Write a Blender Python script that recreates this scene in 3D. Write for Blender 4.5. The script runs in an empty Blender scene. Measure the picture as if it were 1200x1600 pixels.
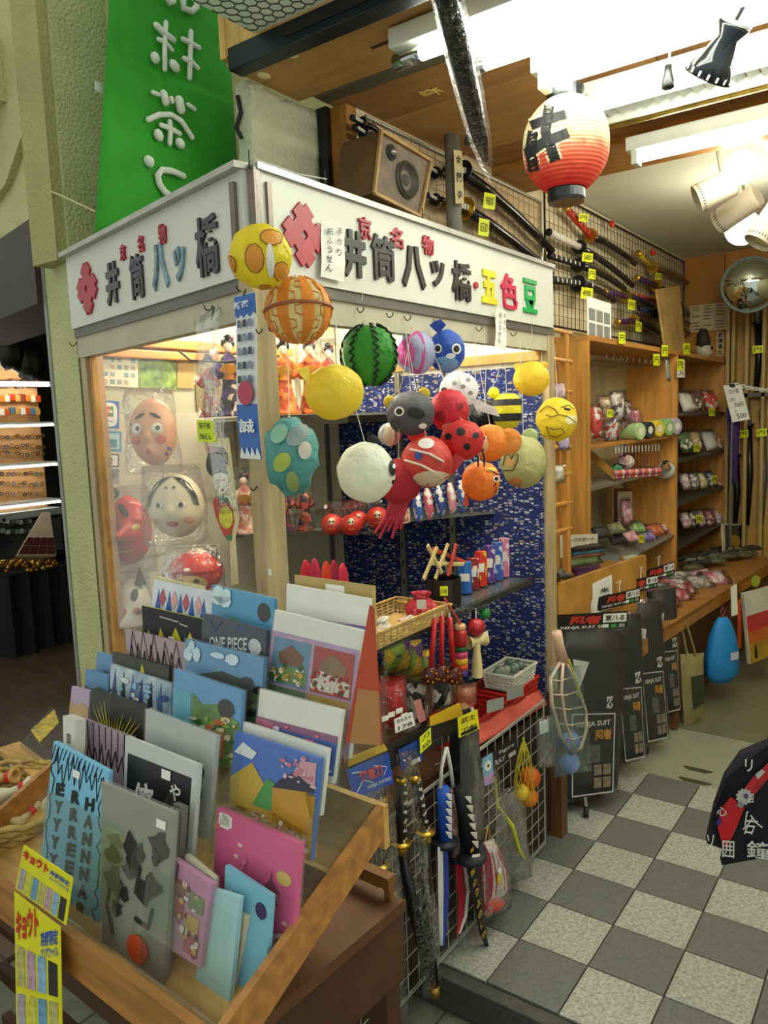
import bpy, bmesh, math, random
import numpy as np
from mathutils import Vector, Matrix
from mathutils.noise import noise as mnoise
rnd = random.Random(7)
SC = bpy.context.scene
COL = SC.collection
V = Vector
# ------------------------------------------------------------------ camera, world, exposure
CAM = V((0.9093, -1.6308, 1.483)); FPX = 1198.2
def cam_axes(yaw, pitch, roll):
    cy, sy = math.cos(yaw), math.sin(yaw)
    F = V((-sy, cy, 0)); R = V((cy, sy, 0)); U = V((0, 0, 1))
    F2 = F*math.cos(pitch)+U*math.sin(pitch); U2 = U*math.cos(pitch)-F*math.sin(pitch)
    return R*math.cos(roll)+U2*math.sin(roll), U2*math.cos(roll)-R*math.sin(roll), F2
CR, CU, CF = cam_axes(0.62746, -0.11958, -0.03817)
cd = bpy.data.cameras.new('camera'); cam = bpy.data.objects.new('camera', cd); COL.objects.link(cam)
cd.sensor_fit = 'AUTO'; cd.sensor_width = 36; cd.lens = 36*FPX/1600; cd.clip_start = .02
cam.matrix_world = Matrix(((CR.x, CU.x, -CF.x, CAM.x), (CR.y, CU.y, -CF.y, CAM.y), (CR.z, CU.z, -CF.z, CAM.z), (0, 0, 0, 1)))
SC.camera = cam
w = bpy.data.worlds.new('world'); SC.world = w; w.use_nodes = True
w.node_tree.nodes['Background'].inputs[0].default_value = (.95, 1.0, .88, 1)
w.node_tree.nodes['Background'].inputs[1].default_value = .44
vs = SC.view_settings; vs.view_transform = 'Standard'; vs.look = 'None'; vs.gamma = 1; vs.exposure = 0.82
vs.use_curve_mapping = False
SC.cycles.use_denoising = True; SC.cycles.max_bounces = 9; SC.cycles.transparent_max_bounces = 24
SC.cycles.sample_clamp_indirect = 6
TUBE = 15.0      # emission of the fluorescent tubes

# ------------------------------------------------------------------ pixel -> point on a real plane of the place
def ray(x, y): return CF + CR*((x-600)/FPX) + CU*((800-y)/FPX)
def aX(x, y, X): d = ray(x, y); return CAM+d*((X-CAM.x)/d.x)
def aY(x, y, Y): d = ray(x, y); return CAM+d*((Y-CAM.y)/d.y)
def aZ(x, y, Z): d = ray(x, y); return CAM+d*((Z-CAM.z)/d.z)
def aP(x, y, P, n): d = ray(x, y); return CAM+d*((V(P)-CAM).dot(V(n))/d.dot(V(n)))
def pxm(P): return (V(P)-CAM).dot(CF)/FPX           # metres per pixel at P
XF = -0.137                                          # right face of the booth
KC = V((XF, -0.57, 0)); KL = V((-1.02, -0.374, 0))   # booth corner and left end
LX = (KC-KL).normalized(); LN = V((LX.y, -LX.x, 0)); # along the left face, outward normal
if LN.y > 0: LN = -LN
UZ = V((0, 0, 1))
def aL(x, y, off=0): return aP(x, y, KC+LN*off, LN)
XW = -0.56; YB = 4.05                                # sword wall, back wall

# ------------------------------------------------------------------ materials
def lin(h):
    if not isinstance(h, str): return tuple(h)
    h = h.lstrip('#'); c = [int(h[i:i+2], 16)/255 for i in (0, 2, 4)]
    return tuple(x/12.92 if x <= .04045 else ((x+.055)/1.055)**2.4 for x in c)
MATS = {}
def M(col, rough=.55, metal=0., var=.12, scale=14., bump=0., bscale=60., emit=0., trans=0., name=None, spec=.5, stretch=None, col2=None):
    key = (col, rough, metal, var, scale, bump, bscale, emit, trans, spec, stretch, col2)
    if key in MATS: return MATS[key]
    m = bpy.data.materials.new(name or 'mat_%d' % len(MATS)); m.use_nodes = True
    nt = m.node_tree; b = nt.nodes['Principled BSDF']; c = lin(col)
    b.inputs['Roughness'].default_value = rough; b.inputs['Metallic'].default_value = metal
    b.inputs['Specular IOR Level'].default_value = spec
    if trans: b.inputs['Transmission Weight'].default_value = trans
    if emit:
        b.inputs['Emission Color'].default_value = (*c, 1); b.inputs['Emission Strength'].default_value = emit
    tc = nt.nodes.new('ShaderNodeTexCoord'); mp = nt.nodes.new('ShaderNodeMapping')
    nt.links.new(tc.outputs['Object'], mp.inputs[0])
    if stretch: mp.inputs['Scale'].default_value = stretch
    n = nt.nodes.new('ShaderNodeTexNoise'); n.inputs['Scale'].default_value = scale; n.inputs['Detail'].default_value = 4
    nt.links.new(mp.outputs[0], n.inputs[0])
    r = nt.nodes.new('ShaderNodeValToRGB'); r.color_ramp.elements[0].position = .3; r.color_ramp.elements[1].position = .7
    c2 = lin(col2) if col2 else tuple(min(1, x*(1+var)) for x in c)
    r.color_ramp.elements[0].color = (*[x*(1-var) for x in c], 1); r.color_ramp.elements[1].color = (*c2, 1)
    nt.links.new(n.outputs[0], r.inputs[0]); nt.links.new(r.outputs[0], b.inputs['Base Color'])
    if bump:
        n2 = nt.nodes.new('ShaderNodeTexNoise'); n2.inputs['Scale'].default_value = bscale; n2.inputs['Detail'].default_value = 5
        nt.links.new(mp.outputs[0], n2.inputs[0]); bp = nt.nodes.new('ShaderNodeBump')
        bp.inputs['Strength'].default_value = min(1, bump); bp.inputs['Distance'].default_value = .012*bump
        nt.links.new(n2.outputs[0], bp.inputs['Height']); nt.links.new(bp.outputs[0], b.inputs['Normal'])
    MATS[key] = m; return m
def clear(name, tint=(1, 1, 1), gloss=.25, rough=.12, bump=.5, bscale=40, milk=0., refl=.35):
    if name in MATS: return MATS[name]
    m = bpy.data.materials.new(name); m.use_nodes = True; nt = m.node_tree; nt.nodes.clear()
    out = nt.nodes.new('ShaderNodeOutputMaterial'); t = nt.nodes.new('ShaderNodeBsdfTransparent'); t.inputs[0].default_value = (*tint, 1)
    g = nt.nodes.new('ShaderNodeBsdfGlossy'); g.inputs['Roughness'].default_value = rough
    lw = nt.nodes.new('ShaderNodeLayerWeight'); lw.inputs[0].default_value = gloss
    mx = nt.nodes.new('ShaderNodeMixShader')
    mul = nt.nodes.new('ShaderNodeMath'); mul.operation = 'MULTIPLY'; mul.inputs[1].default_value = refl
    nt.links.new(lw.outputs['Fresnel'], mul.inputs[0]); nt.links.new(mul.outputs[0], mx.inputs[0])
    src = t
    if milk:
        d = nt.nodes.new('ShaderNodeBsdfDiffuse'); d.inputs[0].default_value = (.9, .92, .88, 1)
        m2 = nt.nodes.new('ShaderNodeMixShader'); m2.inputs[0].default_value = milk
        nt.links.new(t.outputs[0], m2.inputs[1]); nt.links.new(d.outputs[0], m2.inputs[2]); src = m2
    nt.links.new(src.outputs[0], mx.inputs[1]); nt.links.new(g.outputs[0], mx.inputs[2]); nt.links.new(mx.outputs[0], out.inputs[0])
    if bump:
        tc = nt.nodes.new('ShaderNodeTexCoord'); n = nt.nodes.new('ShaderNodeTexNoise'); n.inputs['Scale'].default_value = bscale
        n.inputs['Detail'].default_value = 3; n.inputs['Distortion'].default_value = 1.5
        bp = nt.nodes.new('ShaderNodeBump'); bp.inputs['Strength'].default_value = bump; bp.inputs['Distance'].default_value = .02
        nt.links.new(tc.outputs['Object'], n.inputs[0]); nt.links.new(n.outputs[0], bp.inputs['Height'])
        for s in (g, lw): nt.links.new(bp.outputs[0], s.inputs['Normal'])
    MATS[name] = m; return m
def paper(col, trans=.3, rough=.42, bump=.9, var=.08, spec=.25):
    key = ('paper', col, trans, rough)
    if isinstance(col, str): col = tuple(min(.9, x*1.22+.03) for x in lin(col)) if max(lin(col)) > .1 else col
    if key in MATS: return MATS[key]
    m = M(col, rough, 0, var, 25, bump, 38, spec=spec, name='paper_%d' % len(MATS)); m = m.copy(); nt = m.node_tree
    b = nt.nodes['Principled BSDF']; out = nt.nodes['Material Output']
    tr = nt.nodes.new('ShaderNodeBsdfTranslucent'); tr.inputs[0].default_value = (*lin(col), 1)
    mx = nt.nodes.new('ShaderNodeMixShader'); mx.inputs[0].default_value = trans
    nt.links.new(b.outputs[0], mx.inputs[1]); nt.links.new(tr.outputs[0], mx.inputs[2]); nt.links.new(mx.outputs[0], out.inputs[0])
    MATS[key] = m; return m
def wood(col, dark=.55, rough=.5, axis=(1, 1, 1)):
    return M(col, rough, 0, .5*(1-dark)+.08, 9, .12, 30, stretch=axis)
def confetti(cols, scale, base=None, rough=.6, name=None, stretch=(1, 1, 1)):
    """voronoi cells of several colours: printed cloth, mixed print"""
    key = ('conf', cols, scale, stretch)
    if key in MATS: return MATS[key]
    m = bpy.data.materials.new(name or 'print_%d' % len(MATS)); m.use_nodes = True; nt = m.node_tree; b = nt.nodes['Principled BSDF']
    tc = nt.nodes.new('ShaderNodeTexCoord'); mp = nt.nodes.new('ShaderNodeMapping'); mp.inputs['Scale'].default_value = stretch
    vo = nt.nodes.new('ShaderNodeTexVoronoi'); vo.inputs['Scale'].default_value = scale
    sp = nt.nodes.new('ShaderNodeSeparateColor'); r = nt.nodes.new('ShaderNodeValToRGB'); r.color_ramp.interpolation = 'CONSTANT'
    els = r.color_ramp.elements
    while len(els) < len(cols): els.new(.5)
    for i, c in enumerate(cols): els[i].position = i/len(cols); els[i].color = (*lin(c), 1)
    nt.links.new(tc.outputs['Object'], mp.inputs[0]); nt.links.new(mp.outputs[0], vo.inputs['Vector'])
    nt.links.new(vo.outputs['Color'], sp.inputs[0]); nt.links.new(sp.outputs[0], r.inputs[0]); nt.links.new(r.outputs[0], b.inputs['Base Color'])
    b.inputs['Roughness'].default_value = rough; MATS[key] = m; return m
BAG = clear('clear_bag', gloss=.26, rough=.12, bump=.8, bscale=24, milk=.01, refl=.5)
ACR = clear('acrylic', tint=(.96, .98, .96), gloss=.18, rough=.05, bump=0, milk=.02)
GLASS = clear('window_glass', gloss=.10, rough=.02, bump=0, refl=.25)
SLEEVE = clear('sleeve', gloss=.22, rough=.1, bump=.25, bscale=15, milk=.06)
BLACK = M('141416', .45); WHITE = M('e8e6dc', .6, var=.05); CHROME = M('b8bab8', .18, 1, .05); GOLD = M('c9a03a', .28, .9)
IRON = M('2a2a2c', .4, .6); STEEL = M('8d918e', .35, .8); PAPERW = M('efeee6', .7, var=.04); YTAG = M('e6f21a', .6, var=.05, emit=0)
RED = M('c81e22', .4); STRING = M('d8d6cc', .7)

# ------------------------------------------------------------------ meshes
class B:
    def __init__(s): s.bm = bmesh.new()
    def _v(s, pts): return [s.bm.verts.new(p) for p in pts]
    def _f(s, vs):
        try: return s.bm.faces.new(vs)
        except ValueError: return None
    def box(s, c, size, X=None, Y=None, bev=0.):
        X = V(X or (1, 0, 0)).normalized(); Y = V(Y or (0, 1, 0)); Y = (Y-X*Y.dot(X)).normalized(); Z = X.cross(Y); c = V(c)
        hx, hy, hz = size[0]/2, size[1]/2, size[2]/2
        if bev:
            t = bmesh.new(); bmesh.ops.create_cube(t, size=1)
            for v in t.verts: v.co = V((v.co.x*size[0], v.co.y*size[1], v.co.z*size[2]))
            bmesh.ops.bevel(t, geom=t.edges[:], offset=bev, segments=2, affect='EDGES', profile=.6)
            mp = {v: s.bm.verts.new(c+X*v.co.x+Y*v.co.y+Z*v.co.z) for v in t.verts}
            for f in t.faces: s._f([mp[v] for v in f.verts])
            t.free(); return s
        p = [c+X*(hx*a)+Y*(hy*b)+Z*(hz*d) for a in (-1, 1) for b in (-1, 1) for d in (-1, 1)]
        v = s._v(p)
        for q in ((0, 1, 3, 2), (4, 6, 7, 5), (0, 4, 5, 1), (2, 3, 7, 6), (0, 2, 6, 4), (1, 5, 7, 3)): s._f([v[i] for i in q])
        return s
    def bar(s, a, b, wd, ht=None, up=(0, 0, 1), bev=0.):
        a, b = V(a), V(b); X = (b-a); L = X.length; X.normalize(); up = V(up)
        if abs(X.dot(up)) > .97: up = V((0, 1, 0)) if abs(X.y) < .9 else V((1, 0, 0))
        Z = (up-X*up.dot(X)).normalized(); Y = Z.cross(X)
        return s.box((a+b)/2, (L, wd, ht or wd), X, Y, bev)
    def tube(s, pts, r, n=8, cap=True, closed=False):
        pts = [V(p) for p in pts]; N = len(pts); rs = r if isinstance(r, (list, tuple)) else [r]*N
        t0 = (pts[1]-pts[0]).normalized(); u = t0.orthogonal().normalized(); rings = []
        for i, p in enumerate(pts):
            if closed: t = (pts[(i+1) % N]-pts[i-1])
            else: t = pts[min(i+1, N-1)]-pts[max(i-1, 0)]
            t = t.normalized() if t.length > 1e-9 else t0
            u = u-t*u.dot(t); u = u.normalized() if u.length > 1e-6 else t.orthogonal().normalized(); w2 = t.cross(u)
            rings.append(s._v([p+(u*math.cos(2*math.pi*k/n)+w2*math.sin(2*math.pi*k/n))*rs[i] for k in range(n)]))
        for i in range(N if closed else N-1):
            a, b = rings[i], rings[(i+1) % N]
            for k in range(n): s._f([a[k], a[(k+1) % n], b[(k+1) % n], b[k]])
        if cap and not closed: s._f(rings[0][::-1]); s._f(rings[-1])
        return s
    def cyl(s, a, b, r0, r1=None, n=16): return s.tube([a, b], [r0, r0 if r1 is None else r1], n)
    def lathe(s, prof, n=24, c=(0, 0, 0), X=(1, 0, 0), Z=(0, 0, 1), sx=1, sy=1, wob=None):
        X, Z = V(X).normalized(), V(Z).normalized(); Y = Z.cross(X); c = V(c); rings = []
        for r, z in prof:
            if r < 1e-6: rings.append(s._v([c+Z*z])); continue
            rings.append(s._v([c+Z*z+(X*(math.cos(2*math.pi*k/n)*sx)+Y*(math.sin(2*math.pi*k/n)*sy))*(r*(wob(k, z) if wob else 1)) for k in range(n)]))
        for a, b in zip(rings, rings[1:]):
            for k in range(n):
                k2 = (k+1) % n
                if len(a) == 1 and len(b) == 1: continue
                if len(a) == 1: s._f([a[0], b[k2], b[k]])
                elif len(b) == 1: s._f([a[k], a[k2], b[0]])
                else: s._f([a[k], a[k2], b[k2], b[k]])
        return s
    def ball(s, c, r, n=20, m=12, X=(1, 0, 0), Z=(0, 0, 1), jit=0., seed=0):
        rx, ry, rz = r if isinstance(r, (tuple, list)) else (r, r, r)
        X, Z = V(X).normalized(), V(Z); Z = (Z-X*Z.dot(X)).normalized(); Y = Z.cross(X); c = V(c); rings = []
        for i in range(m+1):
            th = math.pi*i/m; q = []
            for k in range(1 if i in (0, m) else n):
                ph = 2*math.pi*k/n; d = V((math.sin(th)*math.cos(ph), math.sin(th)*math.sin(ph), -math.cos(th)))
                f = 1+jit*mnoise(d*2.7+V((seed*3.1, seed, 0))) if jit else 1
                q.append(c+X*(d.x*rx*f)+Y*(d.y*ry*f)+Z*(d.z*rz*f))
            rings.append(s._v(q))
        for a, b in zip(rings, rings[1:]):
            for k in range(n):
                k2 = (k+1) % n
                if len(a) == 1: s._f([a[0], b[k2], b[k]])
                elif len(b) == 1: s._f([a[k], a[k2], b[0]])
                else: s._f([a[k], a[k2], b[k2], b[k]])
        return s
    def prism(s, pts2, o, X, Y, d, both=False):
        """polygon pts2 in plane (X,Y) at o, thickness d along X x Y"""
        o, X, Y = V(o), V(X), V(Y); N = X.cross(Y).normalized()
        lo = s._v([o+X*p[0]+Y*p[1] for p in pts2]); hi = s._v([o+X*p[0]+Y*p[1]+N*d for p in pts2]); n = len(pts2)
        s._f(lo[::-1]); s._f(hi)
        for i in range(n): s._f([lo[i], lo[(i+1) % n], hi[(i+1) % n], hi[i]])
        return s
    def slab(s, q, d):
        """quad (4 corners, ccw seen from the front) with thickness d behind it"""
        q = [V(p) for p in q]; N = (q[1]-q[0]).cross(q[3]-q[0]).normalized()
        a = s._v(q); b = s._v([p-N*d for p in q]); s._f(a); s._f(b[::-1])
        for i in range(4): s._f([a[i], b[i], b[(i+1) % 4], a[(i+1) % 4]])
        return s
    def sheet(s, q, nx=8, ny=8, fn=None, th=0.):
        """bilinear sheet over 4 corners bl,br,tr,tl ; fn(u,v)->offset along normal"""
        q = [V(p) for p in q]; N = (q[1]-q[0]).cross(q[3]-q[0]).normalized(); layers = []
        for side in ((0, 1) if th else (0,)):
            g = [[s.bm.verts.new((q[0]*(1-u)+q[1]*u)*(1-v)+(q[3]*(1-u)+q[2]*u)*v+N*((fn(u, v) if fn else 0)-side*th)) for u in [i/nx for i in range(nx+1)]] for v in [j/ny for j in range(ny+1)]]
            for j in range(ny):
                for i in range(nx):
                    f = [g[j][i], g[j][i+1], g[j+1][i+1], g[j+1][i]]
                    s._f(f if side == 0 else f[::-1])
            layers.append(g)
        if th:
            a, b = layers; R = [(0, i) for i in range(nx)]+[(j, nx) for j in range(ny)]+[(ny, nx-i) for i in range(nx)]+[(ny-j, 0) for j in range(ny)]
            for k in range(len(R)):
                p, q2 = R[k], R[(k+1) % len(R)]; s._f([a[p[0]][p[1]], b[p[0]][p[1]], b[q2[0]][q2[1]], a[q2[0]][q2[1]]])
        return s
    def pillow(s, q, th, nx=7, ny=7, crum=.3, seed=0, flat=0.):
        """puffy bag between 4 corners bl,br,tr,tl"""
        q = [V(p) for p in q]; N = (q[1]-q[0]).cross(q[3]-q[0]).normalized(); gs = []
        for sd in (1, -1):
            g = []
            for j in range(ny+1):
                row = []
                for i in range(nx+1):
                    u, v = i/nx, j/ny; e = (max(0, 16*u*(1-u)*v*(1-v)))**.45
                    h = th/2*e*(1+crum*1.6*mnoise(V((u*5+seed*7.3, v*5, sd*3.)))) if sd > 0 else th/2*e*(1-flat)
                    p = (q[0]*(1-u)+q[1]*u)*(1-v)+(q[3]*(1-u)+q[2]*u)*v
                    sh = crum*th*.25*mnoise(V((u*3+seed, v*3, 9.)))
                    row.append(s.bm.verts.new(p+N*(h*sd)+(q[1]-q[0]).normalized()*sh))
                g.append(row)
            for j in range(ny):
                for i in range(nx):
                    f = [g[j][i], g[j][i+1], g[j+1][i+1], g[j+1][i]]; s._f(f if sd > 0 else f[::-1])
            gs.append(g)
        bmesh.ops.remove_doubles(s.bm, verts=s.bm.verts[:], dist=1e-6)
        return s
    def o(s, name, mat, parent=None, label=None, cat=None, group=None, kind=None, smooth=False, mats=None):
        bmesh.ops.recalc_face_normals(s.bm, faces=s.bm.faces[:])
        me = bpy.data.meshes.new(name)
        vs = s.bm.verts
        lo = [min(v.co[i] for v in vs) for i in range(3)]; hi = [max(v.co[i] for v in vs) for i in range(3)]
        base = V(((lo[0]+hi[0])/2, (lo[1]+hi[1])/2, lo[2]))
        for v in vs: v.co -= base
        s.bm.to_mesh(me); s.bm.free(); me.materials.append(mat)
        for m_ in (mats or []): me.materials.append(m_)
        if smooth:
            for p in me.polygons: p.use_smooth = True
        ob = bpy.data.objects.new(name, me); COL.objects.link(ob)
        put(ob, base, parent); return tag(ob, label, cat, group, kind)
def put(ob, wloc, parent):
    ob.location = wloc
    if parent is not None:
        ob.parent = parent; bp = V((0, 0, 0)); q = parent
        while q is not None: bp += q.location; q = q.parent
        ob.location = V(wloc)-bp
def tag(ob, label=None, cat=None, group=None, kind=None):
    if label: ob['label'] = label
    if cat: ob['category'] = cat
    if group: ob['group'] = group
    if kind: ob['kind'] = kind
    return ob
def thing(name, loc, label, cat, group=None):
    o = bpy.data.objects.new(name, None); COL.objects.link(o); o.location = V(loc); o.empty_display_size = .02
    return tag(o, label, cat, group)
def wpos(o):
    p = V((0, 0, 0))
    while o is not None: p += o.location; o = o.parent
    return p
FONT = {}
def glyphs(body, bold=0., spacing=1.):
    key = (body, bold)
    if key not in FONT:
        c = bpy.data.curves.new('f', 'FONT'); c.body = body; c.offset = bold; c.size = 1; c.align_x = 'CENTER'; c.resolution_u = 2
        o = bpy.data.objects.new('f', c); COL.objects.link(o)
        me = bpy.data.meshes.new_from_object(o.evaluated_get(bpy.context.evaluated_depsgraph_get()))
        vs = [v.co.copy() for v in me.vertices]; fs = [tuple(p.vertices) for p in me.polygons]
        bpy.data.objects.remove(o); bpy.data.curves.remove(c); bpy.data.meshes.remove(me)
        if vs:
            x0, x1 = min(v.x for v in vs), max(v.x for v in vs); y0, y1 = min(v.y for v in vs), max(v.y for v in vs)
            vs = [V((v.x-(x0+x1)/2, v.y-(y0+y1)/2, 0)) for v in vs]; FONT[key] = (vs, fs, x1-x0, y1-y0)
        else: FONT[key] = ([], [], 1, 1)
    return FONT[key]
def text(items, name, mat, parent, depth=0., bold=0., **kw):
    """items: (body, centre, xdir, ydir, height or (width,height)) joined in one mesh"""
    b = B(); n = 0
    for body, c, X, Y, h in items:
        vs, fs, wd, ht = glyphs(body, bold)
        if not vs: continue
        sx, sy = (h[0]/wd, h[1]/ht) if isinstance(h, (tuple, list)) else (h, h)
        X, Y, c = V(X).normalized(), V(Y).normalized(), V(c); N = X.cross(Y).normalized()
        tv = [b.bm.verts.new(c+X*(v.x*sx)+Y*(v.y*sy)+N*depth) for v in vs]; ed = {}
        for f in fs:
            b._f([tv[i] for i in f])
            for i in range(len(f)):
                e = (f[i], f[(i+1) % len(f)]); ed[e] = 1
        if depth:
            lo = {}
            for (i, j) in ed:
                if (j, i) in ed: continue
                for k in (i, j):
                    if k not in lo: lo[k] = b.bm.verts.new(tv[k].co-N*depth)
                b._f([tv[i], lo[i], lo[j], tv[j]])
        n += 1
    if not n: b.bm.free(); return None
    return b.o(name, mat, parent, **kw)
def rect(c, X, Y, w_, h_, lift=.0006):
    c, X, Y = V(c), V(X).normalized(), V(Y).normalized(); N = X.cross(Y).normalized(); c = c+N*lift
    return [c-X*w_/2-Y*h_/2, c+X*w_/2-Y*h_/2, c+X*w_/2+Y*h_/2, c-X*w_/2+Y*h_/2]
def copy_tree(o, parent=None, loc=None):
    c = o.copy(); COL.objects.link(c); c.parent = parent
    if loc is not None: c.location = loc
    for ch in o.children: copy_tree(ch, c)
    return c
def ellipse(rx, ry, n=20): return [(rx*math.cos(2*math.pi*i/n), ry*math.sin(2*math.pi*i/n)) for i in range(n)]
def uv(q, u, v): q = [V(p) for p in q]; return (q[0]*(1-u)+q[1]*u)*(1-v)+(q[3]*(1-u)+q[2]*u)*v    # bl,br,tr,tl
def print_on(q, u0, v0, u1, v1, mat, parent, name='print', lift=.0008, th=.0003):
    """flat print laid on the front of quad q (bl,br,tr,tl)"""
    N = (V(q[1])-V(q[0])).cross(V(q[3])-V(q[0])).normalized()*lift
    return B().slab([uv(q, u0, v0)+N, uv(q, u1, v0)+N, uv(q, u1, v1)+N, uv(q, u0, v1)+N], th).o(name, mat, parent)
def poly_on(q, pts, mat, parent, name='print', lift=.0008):
    N = (V(q[1])-V(q[0])).cross(V(q[3])-V(q[0])).normalized()
    b = B(); b._f(b._v([uv(q, u, v)+N*lift for u, v in pts])); return b.o(name, mat, parent)
def lines_on(q, lines, r, mat, parent, name='printed_lines', lift=.0006):
    N = (V(q[1])-V(q[0])).cross(V(q[3])-V(q[0])).normalized()*lift; b = B()
    for L in lines: b.tube([uv(q, u, v)+N for u, v in L], r, 4)
    return b.o(name, mat, parent)
def text_on(q, items, mat, parent, name='lettering', bold=.01, lift=.001):
    """items: (body,u,v,height_m or (w,h) fraction of quad)"""
    X = (V(q[1])-V(q[0])); Y = (V(q[3])-V(q[0])); N = X.cross(Y).normalized()*lift
    return text([(b_, uv(q, u, v)+N, X, Y, ((h[0]*X.length, h[1]*Y.length) if isinstance(h, tuple) else h)) for b_, u, v, h in items], name, mat, parent, bold=bold)
def vert(s, u, v0, dv, wh): return [(ch, u, v0-i*dv, wh) for i, ch in enumerate(s) if ch != ' ']
def mean(q): return sum((V(p) for p in q), V((0, 0, 0)))/len(q)
# ================================================================== STRUCTURE
def st(b, name, mat, parent=None, **k):
    return b.o(name, mat, parent, kind='structure' if parent is None else None, **k)
PLASTER = M('c3c48e', .85, 0, .10, 6, .9, 110); PLASTER2 = M('b9bda0', .9, 0, .08, 8, 1.0, 120)
TL = M('a0a298', .55, 0, .3, 120, .05, 200, col2='c0c2b6'); TD = M('6c6e69', .5, 0, .18, 110, .05, 150)
TP = M('9a9b86', .5, 0, .07, 8); TPD = M('77765e', .45, 0, .12, 6)
GROUT = M('4c4a42', .8)
# shop floor: slab with separate tiles (20 cm), plain strip, darker lino further in
fl = st(B().box((.6, 2.1, -.0225), (3.0, 4.2, .045)), 'floor', GROUT)
tm = {}
for kd, mm in ((0, TL), (1, TD)):
    b = B().box((0, 0, .0), (.196, .196, .006), bev=.0012); tm[kd] = b.o('tile', mm); tm[kd].parent = fl
first = {0: True, 1: True}
for i in range(-4, 7):
    for j in range(0, 7):
        kd = 0 if (i+j) % 2 == 0 else 1
        # tile (0,0) (X 0..0.2, Y 0..0.2) is dark
        kd = 1-kd
        t = tm[kd]
        if first[kd]: first[kd] = False
        else: t = t.copy(); COL.objects.link(t)
        t.parent = fl; t.location = V((i*.2+.1, j*.2+.1, .0005))-fl.location
B().box((.6, 1.665, .0012), (2.9, .526, .0045)).o('plain_strip', TP, fl)
B().box((.6, 3.06, .0012), (2.9, 2.25, .0045)).o('dark_lino', TPD, fl)
for (px, py, sx) in ((1090, 1203, .055), (1085, 1221, .06)):
    c = aZ(px, py, .0037); b = B(); b._f(b._v([c+V((math.cos(a)*sx*(1+.2*math.sin(3*a)), math.sin(a)*.025*(1+.3*math.cos(2*a)), 0)) for a in [k*.35 for k in range(18)]])); b.o('stain', M('4f4d38', .4), fl)
# step edge and street
st(B().box((.6, -.021, -.047), (3.0, .042, .094), bev=.004), 'trim_1', M('4a4a44', .7, 0, .25, 40, .3, 90))
street = st(B().box((-1.5, -1.2, -.12), (7, 7, .05)), 'floor_street', M('6f6f60', .75, 0, .2, 18, .3, 80))
for gx in range(-6, 6):
    B().box((gx*.4-.1, -1.0, -.0948), (.006, 2.0, .0012)).o('joint', M('44443a', .8), street)
# sword wall, back wall, ceilings
st(B().box((XW-.03, 2.41, 1.25), (.06, 3.3, 2.5)).box((XW-.03, .55, 2.215), (.06, .44, .55)), 'wall_left', M('d6cbaa', .8, 0, .08, 5, .15, 60))
wb = st(B().box((.75, YB+.03, 1.3), (2.7, .06, 2.6)), 'wall_back', M('b87c36', .55, 0, .15, 3, .05, 20, stretch=(6, 6, .6)))
for xx in (-.3,): B().box((xx, YB-.004, 1.3), (.004, .008, 2.4)).o('panel_seam', M('5a3a18'), wb)
PLY = M('b5884e', .6, 0, .16, 4, .08, 25, stretch=(1, 6, 1)); PLYD = M('a47642', .65, 0, .18, 4, .1, 25, stretch=(1, 5, 1))
cf = st(B().box((.6, .72, 2.475), (2.5, 1.7, .05)), 'ceiling', PLYD)
for x0, x1, y0, y1, mm in ((-.66, 1.8, -.10, .185, PLY), (-.6, .0, .245, .47, PLYD), (.003, 1.8, .245, .47, PLYD), (-.6, .25, .474, .93, PLY), (.253, 1.8, .474, .93, PLYD)):
    B().box(((x0+x1)/2, (y0+y1)/2, 2.438), (x1-x0, y1-y0, .03), bev=.002).o('plywood_panel', mm, cf)
B().box((.6, .215, 2.434), (2.4, .058, .03), bev=.002).o('metal_strip', M('6d6a58', .45, .5, .15), cf)
st(B().box((.6, 1.36, 2.46), (2.4, .32, .08), bev=.008), 'trim_2', wood('a3702f', .5, .5, (1, 8, 8)))
st(B().box((.7, 2.8, 2.535), (2.6, 2.6, .05)), 'ceiling_back', M('d2d6c4', .7, 0, .04, 3))
st(B().box((1.95, 2.0, 1.25), (.06, 4.1, 2.6)), 'wall_right', M('cfc3a0', .8))
# front track, wired-glass canopy, fascia board
tr = st(B().box((.45, -.128, 2.41), (2.1, .05, .055), bev=.003), 'trim_3', M('22292b', .4, .5))
B().box((.5, -.1545, 2.415), (1.8, .004, .022)).o('groove', M('0c0f10', .6), tr)
for px, py in ((412, 118), (455, 85)):
    c = aZ(px, py, 2.423); B().ball(c, (.016, .022, .006), 12, 8).o('cover_cap', M('d8cfa0', .4), cf, smooth=True)
B().box((-.13, .06, 2.4235), (.34, .012, .004)).o('slot', M('3a2814', .8), cf)
for c, r_ in ((aZ(675, 140, 2.42), .02),):
    b = B()
    for k in range(6): b.tube([c+V((rnd.uniform(-r_, r_)*2, rnd.uniform(-r_, r_), -.002-rnd.random()*.01)) for _ in range(5)], .0012, 5)
    b.o('frayed_wire', M('d8c060', .6), cf)
can = st(B().box((.55, -.36, 2.447), (2.1, .41, .012)), 'ceiling_canopy', paper('c9cdc0', .5, .35, .0))
def hexgrid(z, x0, x1, y0, y1, s):
    b = B(); dx = s*math.sqrt(3); j = 0; y = y0
    while y < y1:
        x = x0+(dx/2 if j % 2 else 0)
        while x < x1:
            p = [V((x+s*math.cos(math.radians(30+60*k)), y+s*math.sin(math.radians(30+60*k)), z)) for k in range(4)]
            for a_, b_ in zip(p, p[1:]): b.bar(a_, b_, .0022, .0022)
            x += dx
        y += 1.5*s; j += 1
    return b
hexgrid(2.4395, -.48, .3, -.5, -.17, .0175).o('wire_netting', M('5b6058', .5, .6), can)
FB = wood('c7a45a', .6, .6, (6, 6, 1))
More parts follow.
